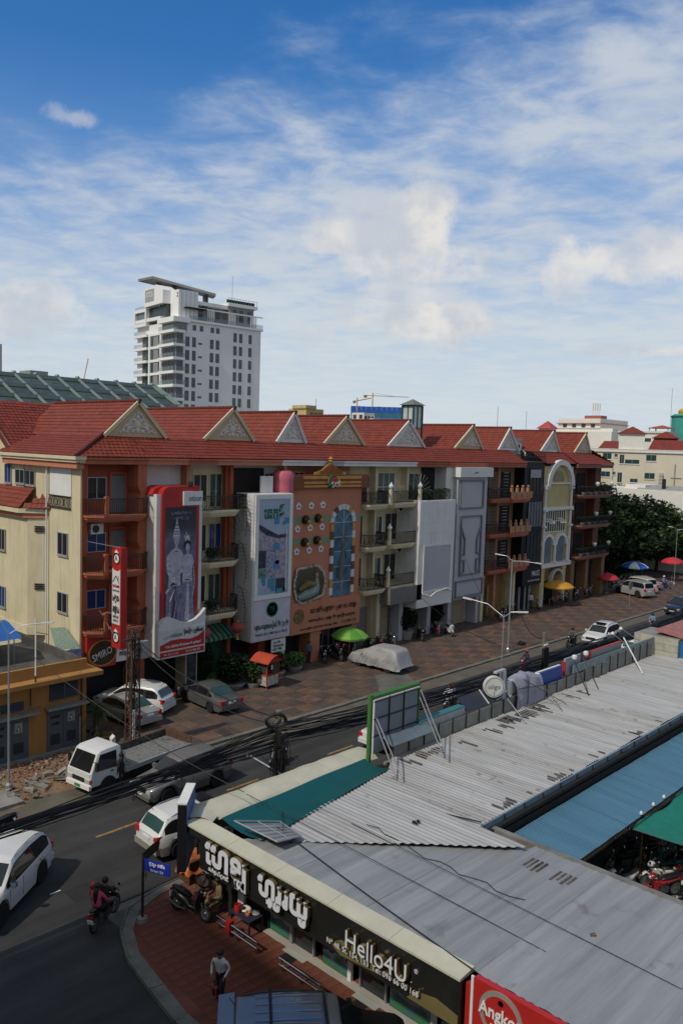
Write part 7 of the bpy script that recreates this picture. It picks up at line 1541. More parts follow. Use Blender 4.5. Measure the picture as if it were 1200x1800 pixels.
t=block('hotel_block','distant pale flat roofed block with red letters on its top edge',109.5,119.5,230,240,34.2,PALEW);MB().box(110.5,116,231,238,34.2,35.6).build('roof_hut',TG,t);lettering('HIMAWARI',(115.8,229.9,33.7),(1,-.1,0),(0,0,1),6.5,1.0,INKR,t,.2);wins_y(t,110,119,230,31.2,6,1,1,1.2,3)
block('far_tower','slim pale tower just inside the left edge of the photo',96.6,100.9,228,234,41.8,PALEW)
t=thing('crane','thin orange crane jib rising behind the glass roof','crane',(145,262.6,0));MB().tube([(144.8,262.7,0),(144.8,262.7,36),(146.2,262.0,44)],.18,4).build('jib',mat('crane_orange',(.50,.26,.14),.6),t)
t=block('yellow_block','small yellow rooftop building beyond the tiled roofs',88.4,92.2,92,96,21.9,mat('far_yellow',(.52,.40,.17),.8));MB().box(88.2,90.4,91.8,95,21.9,22.4).build('roof_hut',MATS['far_yellow'],t);wins_y(t,89.2,92.1,92,20.6,3,1,.6,.7,2);MB().tube([(91.5,93,21.9),(91.5,93,23.6)],.06,4).build('mast',STEEL,t)
bc=thing('wrapped_building','long building under construction wrapped in blue and green netting','building',(241,212,0),0)
BN_=[mat('blue_site_net',(.02,.10,.42),.8,var=.25,scale=.3),mat('green_site_net',(.03,.17,.22),.8,var=.25,scale=.3),mat('pale_blue_net',(.07,.19,.42),.8,var=.25,scale=.3)]
dd=Vector((14.4,-16.4,0)).normalized();L_=22.0;pp_=Vector((233.9,218.4,0))
for i in range(11):
    for k,(z0,z1,m_)in enumerate(((29.8,32.3,0),(28.3,29.75,1),(24,28.25,2))):MB().obox(pp_+dd*(i+.5)*2+Vector((0,0,(z0+z1)/2+RNG.uniform(-.05,.05))),dd*.98,Vector((dd.y,-dd.x,0))*.1,(0,0,(z1-z0)/2)).build('net_panel',BN_[m_],bc)
MB().obox(pp_+dd*11+Vector((8,7,15.5)),dd*10.8,Vector((-dd.y,dd.x,0))*8,(0,0,15.5)).build('frame',CONC,bc)
CRN=mat('crane_yellow',(.48,.30,.13),.6)
t=thing('crane','short armed tower crane nearer the left end of the blue netting','crane',(235.5,216.6,0));MB().tube([(235.5,216.6,0),(235.5,216.6,35.6)],.3,4).build('mast',CRN,t);MB().tube([(234.9,217.2,34.2),(239.2,212.6,35.6)],.2,4).build('jib',CRN,t);MB().obox((234.7,217.4,33.9),(.4,0,0),(0,.4,0),(0,0,.5)).build('counterweight',CONC,t)
t=thing('crane','long armed tower crane over the middle of the blue netting','crane',(247,218.8,0));MB().tube([(247,218.8,0),(247,218.8,38.3)],.3,4).build('mast',CRN,t);MB().tube([(244.8,221,37.2),(256.5,208,37)],.14,4).tube([(247,218.8,38.3),(253,212,37.1)],.05,4).build('jib',CRN,t);MB().obox((244.9,221,36.8),(.5,0,0),(0,.5,0),(0,0,.5)).build('counterweight',CONC,t)
t=block('white_villa_top','small white building with dark windows in front of the blue netting',147.2,151,133,137,24.6,FARW);MB().box(149,153,131.5,135,0,23.3).build('wall',FARW,t);wins_x(t,147.2,133,137,23.2,2,1,1,.9,2);wins_y(t,147.2,150.8,133,22.9,3,1,.7,.9,2);wins_y(t,149.2,152.8,131.5,21.8,3,1,.7,.9,2)
ln=thing('rooftop_lantern','green steel and glass roof lantern standing behind the row roof','roof lantern',(59,47.4,17));LG_=mat('lantern_green',(.02,.085,.06),.5)
q=[(58.35,46.7),(59.65,46.7),(59.65,48.0),(58.35,48.0)]
for(x,y)in q:MB().box(x-.07,x+.07,y-.07,y+.07,17.0,20.0).build('post',LG_,ln)
MB().box(58.3,59.7,46.65,48.05,19.95,20.08).build('ring_beam',LG_,ln);MB().box(58.3,59.7,46.65,48.05,17.9,18.0).build('ring_beam',LG_,ln)
for a,b in zip(q,q[1:]+q[:1]):MB().bar(((a[0]+b[0])/2,(a[1]+b[1])/2,18.0),((a[0]+b[0])/2,(a[1]+b[1])/2,19.95),.035).build('mullion',LG_,ln)
MB().poly([(58.4,46.75,18),(59.6,46.75,18),(59.6,46.75,19.95),(58.4,46.75,19.95)]).poly([(58.4,46.75,18),(58.4,47.95,18),(58.4,47.95,19.95),(58.4,46.75,19.95)]).build('glazing',mat('pale_lantern_glass',(.50,.56,.56),.15),ln)
rfm=MB();top_=(59,47.35,20.65);qq=[(x+(x-59)*.35,y+(y-47.35)*.35,20.08)for x,y in q]
for a,b in zip(qq,qq[1:]+qq[:1]):rfm.poly([a,b,top_])
rfm.poly(qq[::-1]);rfm.build('lantern_roof',mat('lantern_roof_grey',(.16,.17,.15),.6),ln)
# right hand group
def hip(parent,x0,x1,y0,y1,z,h,m=ROOF,name='roof',ridge=0.0):
    cx,cy=(x0+x1)/2,(y0+y1)/2;r=MB();a,b=(cx,cy-ridge,z+h),(cx,cy+ridge,z+h)
    r.poly([(x0,y0,z),(x1,y0,z),a]).poly([(x1,y0,z),(x1,y1,z),b,a]).poly([(x1,y1,z),(x0,y1,z),b]).poly([(x0,y1,z),(x0,y0,z),a,b]).poly([(x0,y0,z),(x0,y1,z),(x1,y1,z),(x1,y0,z)]);return r.build(name,m,parent)
t=block('pyramid_roof_house','white rooftop pavilion with a pink red pyramid roof',138.6,141,78,80.4,20.8,FARW);hip(t,138.2,141.4,77.6,80.8,20.8,1.5,mat('pink_red_roof',(.42,.06,.05),.6))
w1=block('white_hotel','white stepped building with pink edged terrace and roof aerials',150,165,71,86,21.3,FARW);MB().box(149.8,162,73.5,82.5,21.3,23.2).build('upper_floor',FARW,w1);MB().box(149.4,162,73.2,82.8,22.2,22.35).build('ledge',mat('pink_ledge',(.42,.2,.17),.7),w1);wins_x(w1,149.8,74,82,21.5,4,1,.8,.7,2);wins_x(w1,150,72,85,18.6,5,1,1.2,1.0,2);MB().box(152,154.5,74.5,78,23.2,23.9).build('roof_hut',mat('red_hut',(.33,.10,.07),.7),w1)
for i in range(4):MB().tube([(153+i*.25,76.8-i*.35,23.9),(153+i*.25,76.8-i*.35,26.4)],.05,4).box(152.9+i*.25,153.1+i*.25,76.7-i*.35,76.9-i*.35,25.0,26.4).build('aerial',WHITE,w1)
MB().box(147.5,149.9,70,86,0,20.6).build('wall',FARW,w1)
t=block('white_annex','low white building with a strip of windows between the hotels',152.5,158,62,74,20.6,FARW);wins_x(t,152.5,64,73,19.0,4,1,1.3,.6,2);MB().box(152.2,158.2,61.8,74.2,20.6,20.9).build('eave',FARC,t)
ch=thing('cream_hotel','long cream building with dark green windows, red roofs and a square stair tower','building',(140,58,0));CX=135.2
# its long face looks back down the street: plane from (134.9,65.7) to (140.1,53.5)
cdv=Vector((140.1-134.9,53.5-65.7,0)).normalized();cnv=Vector((-cdv.y,cdv.x,0));c0=Vector((134.9,65.7,0))
if cnv.x<0:cnv=-cnv
def cbox(u0,u1,d0,d1,z0,z1,m,nm,par=ch):
    return MB().obox(c0+cdv*(u0+u1)/2+cnv*(d0+d1)/2+Vector((0,0,(z0+z1)/2)),cdv*(u1-u0)/2,cnv*(d1-d0)/2,(0,0,(z1-z0)/2)).build(nm,m,par)
cbox(-1.5,40,0,12,0,17.15,FARC,'wall');cbox(-1.7,40,-.25,0,16.75,17.2,FARW,'cornice');cbox(-1.7,40,-.3,12,17.2,17.3,FARW,'cornice')
def croof(u0,u1,z0,h,d0=0,d1=9):
    P_=lambda u,d,z:tuple(c0+cdv*u+cnv*d+Vector((0,0,z)));MB().poly([P_(u0,d0,z0),P_(u1,d0,z0),P_(u1,(d0+d1)/2,z0+h),P_(u0+.8,(d0+d1)/2,z0+h)]).poly([P_(u0+.8,(d0+d1)/2,z0+h),P_(u1,(d0+d1)/2,z0+h),P_(u1,d1,z0),P_(u0,d1,z0)]).poly([P_(u0,d0,z0),P_(u0+.8,(d0+d1)/2,z0+h),P_(u0,d1,z0)]).build('roof',ROOF,ch)
croof(-.6,2.7,17.3,1.4);croof(7.6,40,17.3,1.8);cbox(2.8,7.0,.0,4.5,17.3,20.0,FARW,'stair_tower')
P_=lambda u,d,z:tuple(c0+cdv*u+cnv*d+Vector((0,0,z)));r=MB();ap=P_(4.9,2.2,21.3)
Q=[P_(2.5,-.4,20),P_(7.3,-.4,20),P_(7.3,4.9,20),P_(2.5,4.9,20)]
for a,b in zip(Q,Q[1:]+Q[:1]):r.poly([a,b,ap])
r.poly(Q[::-1]);r.build('tower_roof',ROOF,ch)
DG_=glass('hotel_window',(.012,.05,.05),.2)
for(u0,u1,z0,z1)in((.3,1.7,15.5,16.5),(2.2,2.7,15.9,16.4),(3.1,3.8,14.8,16.3),(4.0,6.3,14.8,15.5),(7.4,9.0,15.4,16.4),(.2,1.6,12.4,13.3),(2.1,2.5,12.8,13.3),(2.9,3.6,11.5,13.2),(5.0,6.2,11.6,12.2),(7.3,8.9,12.3,13.3),(14,15.6,15.4,16.4),(14,15.6,12.3,13.3)):
    w_=cbox(u0,u1,-.06,-.005,z0,z1,DG_,'window');cbox((u0+u1)/2-.03,(u0+u1)/2+.03,-.1,-.061,z0,z1,TG,'frame',w_);cbox(u0-.08,u1+.08,-.12,-.005,z0-.16,z0-.02,FARW,'sill',w_)
for i in range(4):cbox(9.6,10.2,-.5,-.01,11.0+i*.62,11.55+i*.62,mat('far_ac',(.42,.40,.36),.6),'air_conditioner')
cbox(12.0,12.12,-.2,-.08,10,15,STEEL,'pipe');cbox(11.5,13.2,-.15,-.06,12.6,12.66,STEEL,'pipe');cbox(2.0,2.08,-.15,-.05,12,14.5,STEEL,'pipe')
for(u,lb,d0)in((10.5,'dark red pavilion roof left of the two behind the cream hotel',9),(16,'dark red pavilion roof at the right edge behind the cream hotel',6)):
    t=thing('roof_pavilion',lb,'pavilion',P_(u,d0,17));cbox(u-2,u+2,d0-1,d0+3,17,19.6,mat('dark_red_wall',(.12,.035,.03),.8)if u<12 else FARC,'wall',t);r=MB();Q=[P_(u-2.4,d0-1.4,19.5),P_(u+2.4,d0-1.4,19.5),P_(u+2.4,d0+3.4,19.5),P_(u-2.4,d0+3.4,19.5)];ap=P_(u,d0+1,20.8)
    for a,b in zip(Q,Q[1:]+Q[:1]):r.poly([a,b,ap])
    r.poly(Q[::-1]);r.build('roof',ROOF,t)
t=thing('red_gazebo','small open roof gazebo with a flat red roof on posts','gazebo',(175.8,72,0));MB().box(174.2,178,70,74.5,0,20.8).build('base',FARC,t);hip(t,174.0,178.4,69.8,74.6,22.3,.7,mat('gazebo_red',(.34,.07,.05),.7))
for(x,y)in((174.4,70.2),(174.4,74.2),(177.8,70.2),(177.8,74.2)):MB().box(x-.1,x+.1,y-.1,y+.1,20.8,22.3).build('post',FARW,t)
t=thing('netted_tower','green netted building under construction with a yellow crown','building',(206.5,79,0));GN=mat('sea_green_net',(.05,.30,.24),.8,var=.2,scale=.4);MB().lathe([(3.3,0),(3.3,26.6),(2.6,27.0),(0,27.0)],(207.5,79.3,0),12).build('net',GN,t);MB().lathe([(2.0,27),(2.2,27.7),(1.8,28.3),(0,28.4)],(207.8,79.0,0),10).build('yellow_crown',mat('yellow_sheet',(.55,.32,.03),.6),t);MB().lathe([(3.5,26.2),(3.6,26.5)],(207.5,79.3,0),12).build('ring_platform',mat('dark_green_ring',(.02,.15,.11),.7),t)
t=block('low_white_sheds','low white flat roofed sheds beyond the tree tops',114,130,42,56,11.4,FARW);MB().obox((116,46.5,11.7),(1.5,0,.25),(0,3.5,0),(0,0,.05)).build('grey_roof',mat('far_grey_roof',(.30,.30,.28),.7),t);MB().box(114.9,115.3,46.2,46.6,10.2,13.0).build('dark_chimney',BLK,t);MB().box(115,120,49,52,11.4,12.0).build('roof_hut',FARW,t)
for(x,y,z0,z1,lb)in((100.5,65,16,22.5,'thin whip aerial behind the yellow house roof'),(120,72,16,23,'thin whip aerial above the brown end house roof'),(165,66,16,30,'tall thin aerial above the cream hotel')):t=thing('aerial',lb,'aerial',(x,y,z0),group='whip aerials on the skyline');MB().tube([(x,y,z0),(x,y,z1)],.04,4).build('mast',STEEL,t);MB().box(x-.5,x+.5,y-.5,y+.5,0,z0).build('base',CONC,t)
# ================================================================== TREES AND PLANTS
def leaves(m,c,r,n,s,flat_=1.0,rng=RNG,mix2=False):
    for _ in range(n):
        d=Vector((rng.gauss(0,1),rng.gauss(0,1),rng.gauss(0,1))).normalized()*(rng.random()**.4);p=Vector(c)+Vector((d.x*r[0],d.y*r[1],d.z*r[2]));q=s*rng.uniform(.6,1.4)
        a=Vector((rng.gauss(0,1),rng.gauss(0,1),rng.gauss(0,.6)*flat_)).normalized();b=a.cross(Vector((rng.gauss(0,1),rng.gauss(0,1),rng.gauss(0,1)))).normalized()
        k=len(m.v);m.v+=[tuple(p-a*q),tuple(p+b*q*.42),tuple(p+a*q),tuple(p-b*q*.42)];m.f.append((k,k+1,k+2,k+3));m.m.append(1 if mix2 and rng.random()<.22 else 0)
def tree(label,x,y,h,r,lm,group='trees at the end of the row',n=4600,s=.36):
    t=thing('tree',label,'tree',(x,y,0),group=group);tr_=MB();th=h*.42;tr_.tube([(x,y,0),(x+.1,y,th*.5),(x+.05,y+.1,th),(x,y,h*.7)],[.28,.22,.19,.07],8);cl=[]
    for i in range(13):
        a=i*2.4+RNG.random();rr=r*RNG.uniform(.45,.85);zz=h*RNG.uniform(.28,.9);p=(x+math.cos(a)*rr,y+math.sin(a)*rr,zz);tr_.tube([(x,y,th*RNG.uniform(.75,1)),((x+p[0])/2,(y+p[1])/2,(th+zz)/2+.3),p],[.12,.08,.03],5);cl.append(p)
    tr_.build('trunk',BARK,t);m=MB()
    for p in cl+[(x,y,h*.88),(x+r*.2,y-r*.2,h*.72)]:leaves(m,p,(r*.52,r*.52,h*.17),n//11,s,mix2=True)
    m.build('crown',[lm,LEAF],t);return t
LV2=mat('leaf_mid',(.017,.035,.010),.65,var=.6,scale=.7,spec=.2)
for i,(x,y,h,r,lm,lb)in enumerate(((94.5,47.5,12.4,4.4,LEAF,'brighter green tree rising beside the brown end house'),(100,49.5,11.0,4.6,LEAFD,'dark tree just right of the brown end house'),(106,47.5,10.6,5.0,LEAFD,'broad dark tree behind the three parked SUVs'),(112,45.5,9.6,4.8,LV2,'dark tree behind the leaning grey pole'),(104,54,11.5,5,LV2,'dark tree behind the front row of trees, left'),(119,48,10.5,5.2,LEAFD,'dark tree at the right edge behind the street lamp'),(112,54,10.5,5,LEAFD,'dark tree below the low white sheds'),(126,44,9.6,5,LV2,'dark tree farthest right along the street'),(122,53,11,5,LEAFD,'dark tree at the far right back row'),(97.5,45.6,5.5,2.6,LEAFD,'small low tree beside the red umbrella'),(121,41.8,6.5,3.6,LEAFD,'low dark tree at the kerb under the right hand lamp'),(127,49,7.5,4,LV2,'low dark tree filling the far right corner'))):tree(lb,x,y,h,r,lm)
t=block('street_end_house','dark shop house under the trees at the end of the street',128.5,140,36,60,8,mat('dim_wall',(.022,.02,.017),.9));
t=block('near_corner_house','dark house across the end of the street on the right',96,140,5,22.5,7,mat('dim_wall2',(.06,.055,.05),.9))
struct('tree_bed',MB().poly([(89.6,43.7,.13),(128,43.7,.13),(128,60,.13),(89.6,60,.13)]),EARTH)
def bush(name,label,cat,c,r,n,s,lm,pot=None,group=None,stems=True):
    t=thing(name,label,cat,(c[0],c[1],c[2]),group=group);m=MB();z0=c[2]+(pot or 0);leaves(m,(c[0],c[1],z0+r[2]*1.05),r,n,s);m.build('foliage',lm,t)
    if pot:MB().lathe([(.0,c[2]),(r[0]*.5,c[2]),(r[0]*.68,c[2]+pot),(r[0]*.6,c[2]+pot),(0,c[2]+pot-.06)],(c[0],c[1],0),14).build('pot',POT,t)
    if stems:MB().tube([(c[0],c[1],z0-.05),(c[0]+.05,c[1],z0+r[2])],.035,5).build('stem',BARK,t)
    return t
bush('potted_bush','round dark bush in a pale square pot below the grey canopy box','bush',(53.0,42.3,.115),(.95,.95,.95),1500,.12,LEAFD,.75)
bush('potted_bush','round dark clipped bush behind the white scooter','bush',(57.3,42.7,.115),(.95,.9,.95),1500,.12,LEAFD,.7)
bush('hedge_bush','big loose green bush left of the red roofed food cart','bush',(33.3,40.9,.115),(1.3,.9,1.0),1500,.15,LV2,.3);bush('hedge_bush','green bush close beside the red roofed food cart','bush',(34.4,40.1,.115),(.7,.7,.75),800,.13,LEAF,.3)
bush('hedge_bush','leafy low bush right of the red roofed food cart','bush',(37.4,41.2,.115),(1.0,.7,.6),900,.13,LEAF,.3);bush('hedge_bush','bright leafed low bush near the salmon facade pillar','bush',(39.2,41.3,.115),(.9,.6,.5),800,.14,LEAFB,.3)
bush('garage_shrub','tall shrub standing against the green garage door','shrub',(32.3,42.6,.115),(.7,.5,1.3),700,.12,LV2,.2);bush('fern_plant','small bright fern in front of the green garage door','fern',(32.6,41.6,.115),(.65,.55,.4),500,.16,LEAFB,.15)
def palm(label,x,y,z,h,n,L_,lm=LEAF,group=None,stem=.05):
    t=thing('palm',label,'palm',(x,y,z),group=group);tk=MB()
    for k in range(3):tk.tube([(x+.1*k-.1,y+.08*(k%2),z),(x+.14*k-.15,y+.1*(k%2),z+h*(.8+.1*k))],stem,6)
    tk.build('trunk',BARK,t)
    for i in range(n):
        a=i*2.39996;el=.3+.9*((i*7)%n)/n;m=MB();d=Vector((math.cos(a),math.sin(a),0));p=Vector((x,y,z+h*.9));pts=[]
        for k in range(9):f=k/8;pts.append(p+d*L_*f*math.cos(el*(1-f*.5))+Vector((0,0,L_*(f*math.sin(el)-.75*f*f))))
        m.tube(pts,.012,4);sd=d.cross(Vector((0,0,1)))
        for k in range(1,9):
            for sg in(-1,1):
                for h2 in(0,.5):
                    q=pts[k].lerp(pts[k-1],h2);tip=q+sd*sg*L_*.24*(1-.4*k/8)+d*.12-Vector((0,0,.08));b=len(m.v);m.v+=[tuple(q),tuple(q+d*.05),tuple(tip)];m.f.append((b,b+1,b+2));m.m.append(0)
        m.build('frond',lm,t)
    return t
palm('clump of palm beside the ochre utility building',22.1,38.5,.12,1.5,16,1.5)
for(x,y)in((54.0,42.0),(55.6,41.9),(56.8,42.1)):palm('palm on the top balcony behind the white panel front, %s'%('left' if x<55 else 'middle' if x<56 else 'right'),x,y,11.72,.9,12,1.0,LEAF,'balcony palms')
for k,z in enumerate(FZ):
    for i in range(5):bush('balcony_plant','flowering pot plant on the %s balcony of the brown end house'%('first','second','top')[k],'plant',(82.2+i*1.35,41.75,z),(.5,.28,.38),260,.12,LEAFD if(i+k)%2 else LV2,.3,'balcony plants of the brown house',False)['label']+=', '+('leftmost','second from the left','middle one','fourth from the left','rightmost')[i]
for z in FZ[:2]:
    bush('balcony_plant','leafy pot plants on the cream house balcony beside the red billboard, %s floor'%('lower' if z<6 else 'middle'),'plant',(32.2,41.8,z),(.6,.25,.35),260,.12,LEAF,.25,None,False)
FLW=mat('white_flower',(.6,.58,.55),.7)
m=MB()
for i in range(26):leaves(m,(RNG.uniform(92,118),RNG.uniform(43.2,45),RNG.uniform(3,9)),(.1,.1,.1),3,.16)
# ================================================================== POLES, CABLES AND STREET THINGS
POLE=mat('weathered_pole',(.17,.15,.11),.9,var=.3,scale=4,bump=.3)
cpole=thing('cable_pole','leaning concrete cable pole wound with black wire coils','utility pole',(21.95,23.95,0));MB().tube([(21.95,23.95,0),(21.95,23.95,5.25)],[.16,.12],9).build('pole',POLE,cpole)
c=MB()
for k in range(16):
    r=.36+RNG.uniform(-.08,.05);ph=RNG.uniform(-.25,.25);c.tube([(21.62+r*1.25*math.cos(t)*.85+ph*.1,23.75-r*.9*math.cos(t)*.6+ph*.2,4.95+r*.75*math.sin(t)+ph*.1)for t in[j*PI/10 for j in range(21)]],.018,4,cap=False)
c.build('wire_coil',CABLE,cpole,kind='stuff');d_=MB()
for k in range(34):
    x,y=21.95+RNG.uniform(-.32,.26),23.75+RNG.uniform(-.25,.25);z0=RNG.uniform(3.2,4.9);d_.tube([(x,y,z0),(x+RNG.uniform(-.2,.2),y+RNG.uniform(-.1,.1),z0-RNG.uniform(.2,.6)),(x+RNG.uniform(-.15,.15),y,RNG.uniform(.3,2.6))],.015,4)
d_.build('hanging_wire',CABLE,cpole,kind='stuff');MB().box(21.65,22.2,23.75,23.82,4.6,4.7).box(21.7,22.2,23.75,23.82,3.8,3.88).build('cross_arm',RUST,cpole)
for z in(4.0,3.4):MB().box(21.68,21.95,23.55,23.78,z,z+.35).build('junction_box',BLK,cpole)
MB().tube([(21.9,23.6,1.2),(21.88,23.6,2.7),(21.3,24.9,3.25)],.035,6).lathe([(.0,3.2),(.07,3.2),(.07,3.3),(0,3.32)],(21.25,25.0,0),8).build('lamp_arm',STEEL,cpole)
def sag(p,q,s,n=14):p,q=Vector(p),Vector(q);return[p.lerp(q,i/n)-Vector((0,0,4*s*(i/n)*(1-i/n)))for i in range(n+1)]
def bundle(label,p,q,n,spread,s0,loc,dens=(.012,.03),gather=.0):
    t=thing('cable_bundle',label,'cable bundle',loc,group='black cable bundles over the street')
    for i in range(n):
        f=RNG.random();dz=-f*spread;a=Vector(p)+Vector((0,RNG.uniform(-.12,.12),dz*(1-gather)));b=Vector(q)+Vector((0,RNG.uniform(-.12,.12),dz));s=s0*RNG.uniform(.6,1.3)+(RNG.uniform(.05,.25)if RNG.random()<.08 else 0)
        pts=sag(a,b,s);ph=RNG.uniform(0,6)
        for k in range(15):pts[k].z+=gather*-dz*(k/14-(k/14)**4)
        for k in range(1,14):pts[k]+=Vector((0,.06*math.sin(k*1.1+ph),.045*math.sin(k*1.7+ph)))
        MB().tube(pts,RNG.uniform(*dens),4).build('cable',CABLE,t)
    for k in range(3): # loose wrapping loops
        u=RNG.uniform(.1,.9);c_=Vector(p).lerp(Vector(q),u)-Vector((0,0,4*s0*u*(1-u)+spread*.5));MB().tube([c_+Vector((.12*math.sin(t_*1.3),.1*math.cos(t_),.13*math.cos(t_)))for t_ in[j*PI/6 for j in range(14)]],.016,4).build('tie_loop',CABLE,t)
bundle('thick black cable bundle from the left edge to the coil pole',(2,24.0,4.3),(21.8,23.95,4.82),34,1.2,.42,(12,24,3.6),(.011,.026),.68);bundle('thick black cable bundle from the coil pole towards the round sign',(22.1,23.95,4.78),(43.4,24.1,4.0),30,.9,.3,(33,24,3.6),(.011,.026))
bundle('black cable bundle running on up the street past the parapet boards',(43.6,24.1,4.0),(74,24.6,4.2),26,.6,.55,(58,24.3,3.3),(.018,.04))
for(a,b,s,r,lb)in(((22.6,35.7,6.0),(21.8,23.9,5.0),.5,.03,'upper black wire from the lattice post to the coil pole'),((22.7,35.7,5.7),(21.9,23.9,4.7),.8,.022,'lower black wire from the lattice post to the coil pole'),((22.0,23.8,3.6),(22.4,14.4,3.75),.3,.026,'black cable drooping over the white roof to the gutter corner'),((22.0,23.8,3.2),(17.0,18.2,3.9),.25,.012,'thin wire from the coil pole to the steel frame'),((17.2,18.7,3.75),(15.9,10.2,3.62),.06,.022,'black wire lying along the edge of the grey roof'),((18.0,21.2,3.8),(18.0,9.5,3.5),-.02,.012,'thin wire crossing the grey roof by the shop sign'),((19.3,17.4,3.66),(19.0,4.0,3.45),-.02,.011,'thin straight wire across the middle of the grey roof'),((14.5,30,7.5),(17.3,20.5,4.3),.3,.014,'thin pale wire coming down to the corner panel'),((53.0,41.1,4.0),(37.4,23.3,5.6),.4,.02,'grey wire from the canopy box to the street lamp'),((58,41.2,9),(37.4,23.3,6.5),.6,.014,'thin wire crossing the white panel front'),((43.5,24.1,5.0),(52,31,4.6),.7,.03,'black service wire looping from the far pole')):
    tag(MB().tube(sag(a,b,s,18),r,5).build('wire',CABLE),lb,'wire','single wires')
tag(MB().tube([(19.6+.12*math.sin(k*1.9),17.0-k*.42,3.66 if k<4 else 3.50-(k-4)*.0)for k in range(15)],.014,5).build('wire',CABLE),'wavy black wire lying loose across the two roofs','wire','single wires')
p2=thing('cable_pole','thin concrete pole carrying cables beside the blue sign box','utility pole',(43.5,24.15,0));MB().tube([(43.5,24.15,0),(43.5,24.15,5.3)],[.15,.11],8).build('pole',POLE,p2);MB().box(43.2,43.8,23.95,24.1,3.2,4.4).build('cable_box',BLK,p2);MB().tube([(43.3,24,4.6),(43.7,24,4.6)],.05,6).build('insulator',WHITE,p2)
lt=thing('lattice_post','rusty steel lattice post hung with wires beside the parked silver sedan','lattice post',(22.65,35.85,0));LX,LY=22.65,35.85
for sx in(-1,1):
    for sy in(-1,1):MB().bar((LX+sx*.28,LY+sy*.28,.1),(LX+sx*.2,LY+sy*.2,6.4),.035,.035).build('leg',RUST,lt)
br=MB()
for k in range(11):
    z0,z1=.1+k*.57,.1+(k+1)*.57
    for(a,b)in(((-1,-1),(1,-1)),((1,-1),(1,1)),((1,1),(-1,1)),((-1,1),(-1,-1))):w0,w1=.28-.08*k/11,.28-.08*(k+1)/11;br.bar((LX+a[0]*w0,LY+a[1]*w0,z0),(LX+b[0]*w1,LY+b[1]*w1,z1),.014);br.bar((LX+a[0]*w1,LY+a[1]*w1,z1),(LX+b[0]*w1,LY+b[1]*w1,z1),.012)
br.build('bracing',RUST,lt,kind='stuff');MB().tube([(LX-.05,LY-.2,.1),(LX-.05,LY-.2,2.2)],.075,8).build('white_pipe',WHITE,lt);MB().tube([(LX-.1,LY,.1),(LX-.12,LY,6.2)],.1,8).build('cable_duct',RUST,lt)
hw=MB()
for k in range(26):x,y,z=LX+RNG.uniform(-.35,.25),LY+RNG.uniform(-.35,.1),RNG.uniform(3.2,6.3);hw.tube([(x,y,z),(x+RNG.uniform(-.3,.3),y-RNG.uniform(0,.2),z-RNG.uniform(.3,.9)),(x+RNG.uniform(-.2,.2),y,z-RNG.uniform(.2,1.8))],.017,4)
hw.build('hanging_wire',CABLE,lt,kind='stuff');MB().box(LX-.75,LX+.2,LY-.3,LY-.22,5.9,6.0).build('cross_arm',RUST,lt);MB().box(LX+.35,LX+.8,LY-.15,LY+.1,4.8,5.7).build('meter_box',mat('meter_grey',(.30,.30,.28),.6),lt)
def lamp(label,x,y,h,arms,z0=0,r=.058):
    t=thing('street_lamp',label,'street lamp',(x,y,z0),group='grey street lamps');MB().tube([(x,y,z0),(x,y,h*.35),(x,y,h)],[r,r*.9,r*.6],8).build('pole',STEEL,t);MB().lathe([(.16,z0),(.16,z0+.25),(.09,z0+.35)],(x,y,0),10).build('base',STEEL,t)
    for(dx,dy,dz)in arms:
        MB().tube([(x,y,h-.15),(x+dx*.5,y+dy*.5,h+dz*.8),(x+dx,y+dy,h+dz)],.022,6).build('arm',STEEL,t);d=Vector((dx,dy,dz*.3)).normalized();e=Vector((x+dx,y+dy,h+dz));MB().obox(e+d*.25,d*.26,Vector((-d.y,d.x,0))*.075,(0,0,.035)).build('lamp_head',mat('lamp_head_white',(.6,.6,.58),.4),t)
lamp('grey street lamp in the dirt lot before the ochre building',15.85,35.17,7.4,((-.5,.4,.5),(1.1,-.9,.35)),.1);lamp('double armed grey street lamp behind the round sign',37.45,23.25,7.35,((-.3,1.9,.55),(.3,-.7,.2)),.1);lamp('double armed street lamp on the far kerb in front of the black shop',56.0,34.25,7.6,((-.2,.9,.25),(.3,-1.9,-.1)),.1,.09)
lamp('street lamp with one arm among the dark trees',118.3,48.7,7.0,((.5,-1.6,.8),),.1);lamp('slim street lamp near the right edge of the photo',102.3,39.2,7.2,((-.3,.5,.2),(.4,-1.8,.1)),.1)
t=thing('sign_post','leaning pale concrete pole with small white notice boards among the trees','pole',(108.5,46,0));MB().tube([(108.5,46,0),(108.9,46,6.2)],.13,7).build('pole',POLE,t)
for i,z in enumerate((2.9,4.0,5.3)):MB().box(106.4,106.45,46.3-i*.05,46.9,z,z+.5).build('notice_board',WHITE,t)
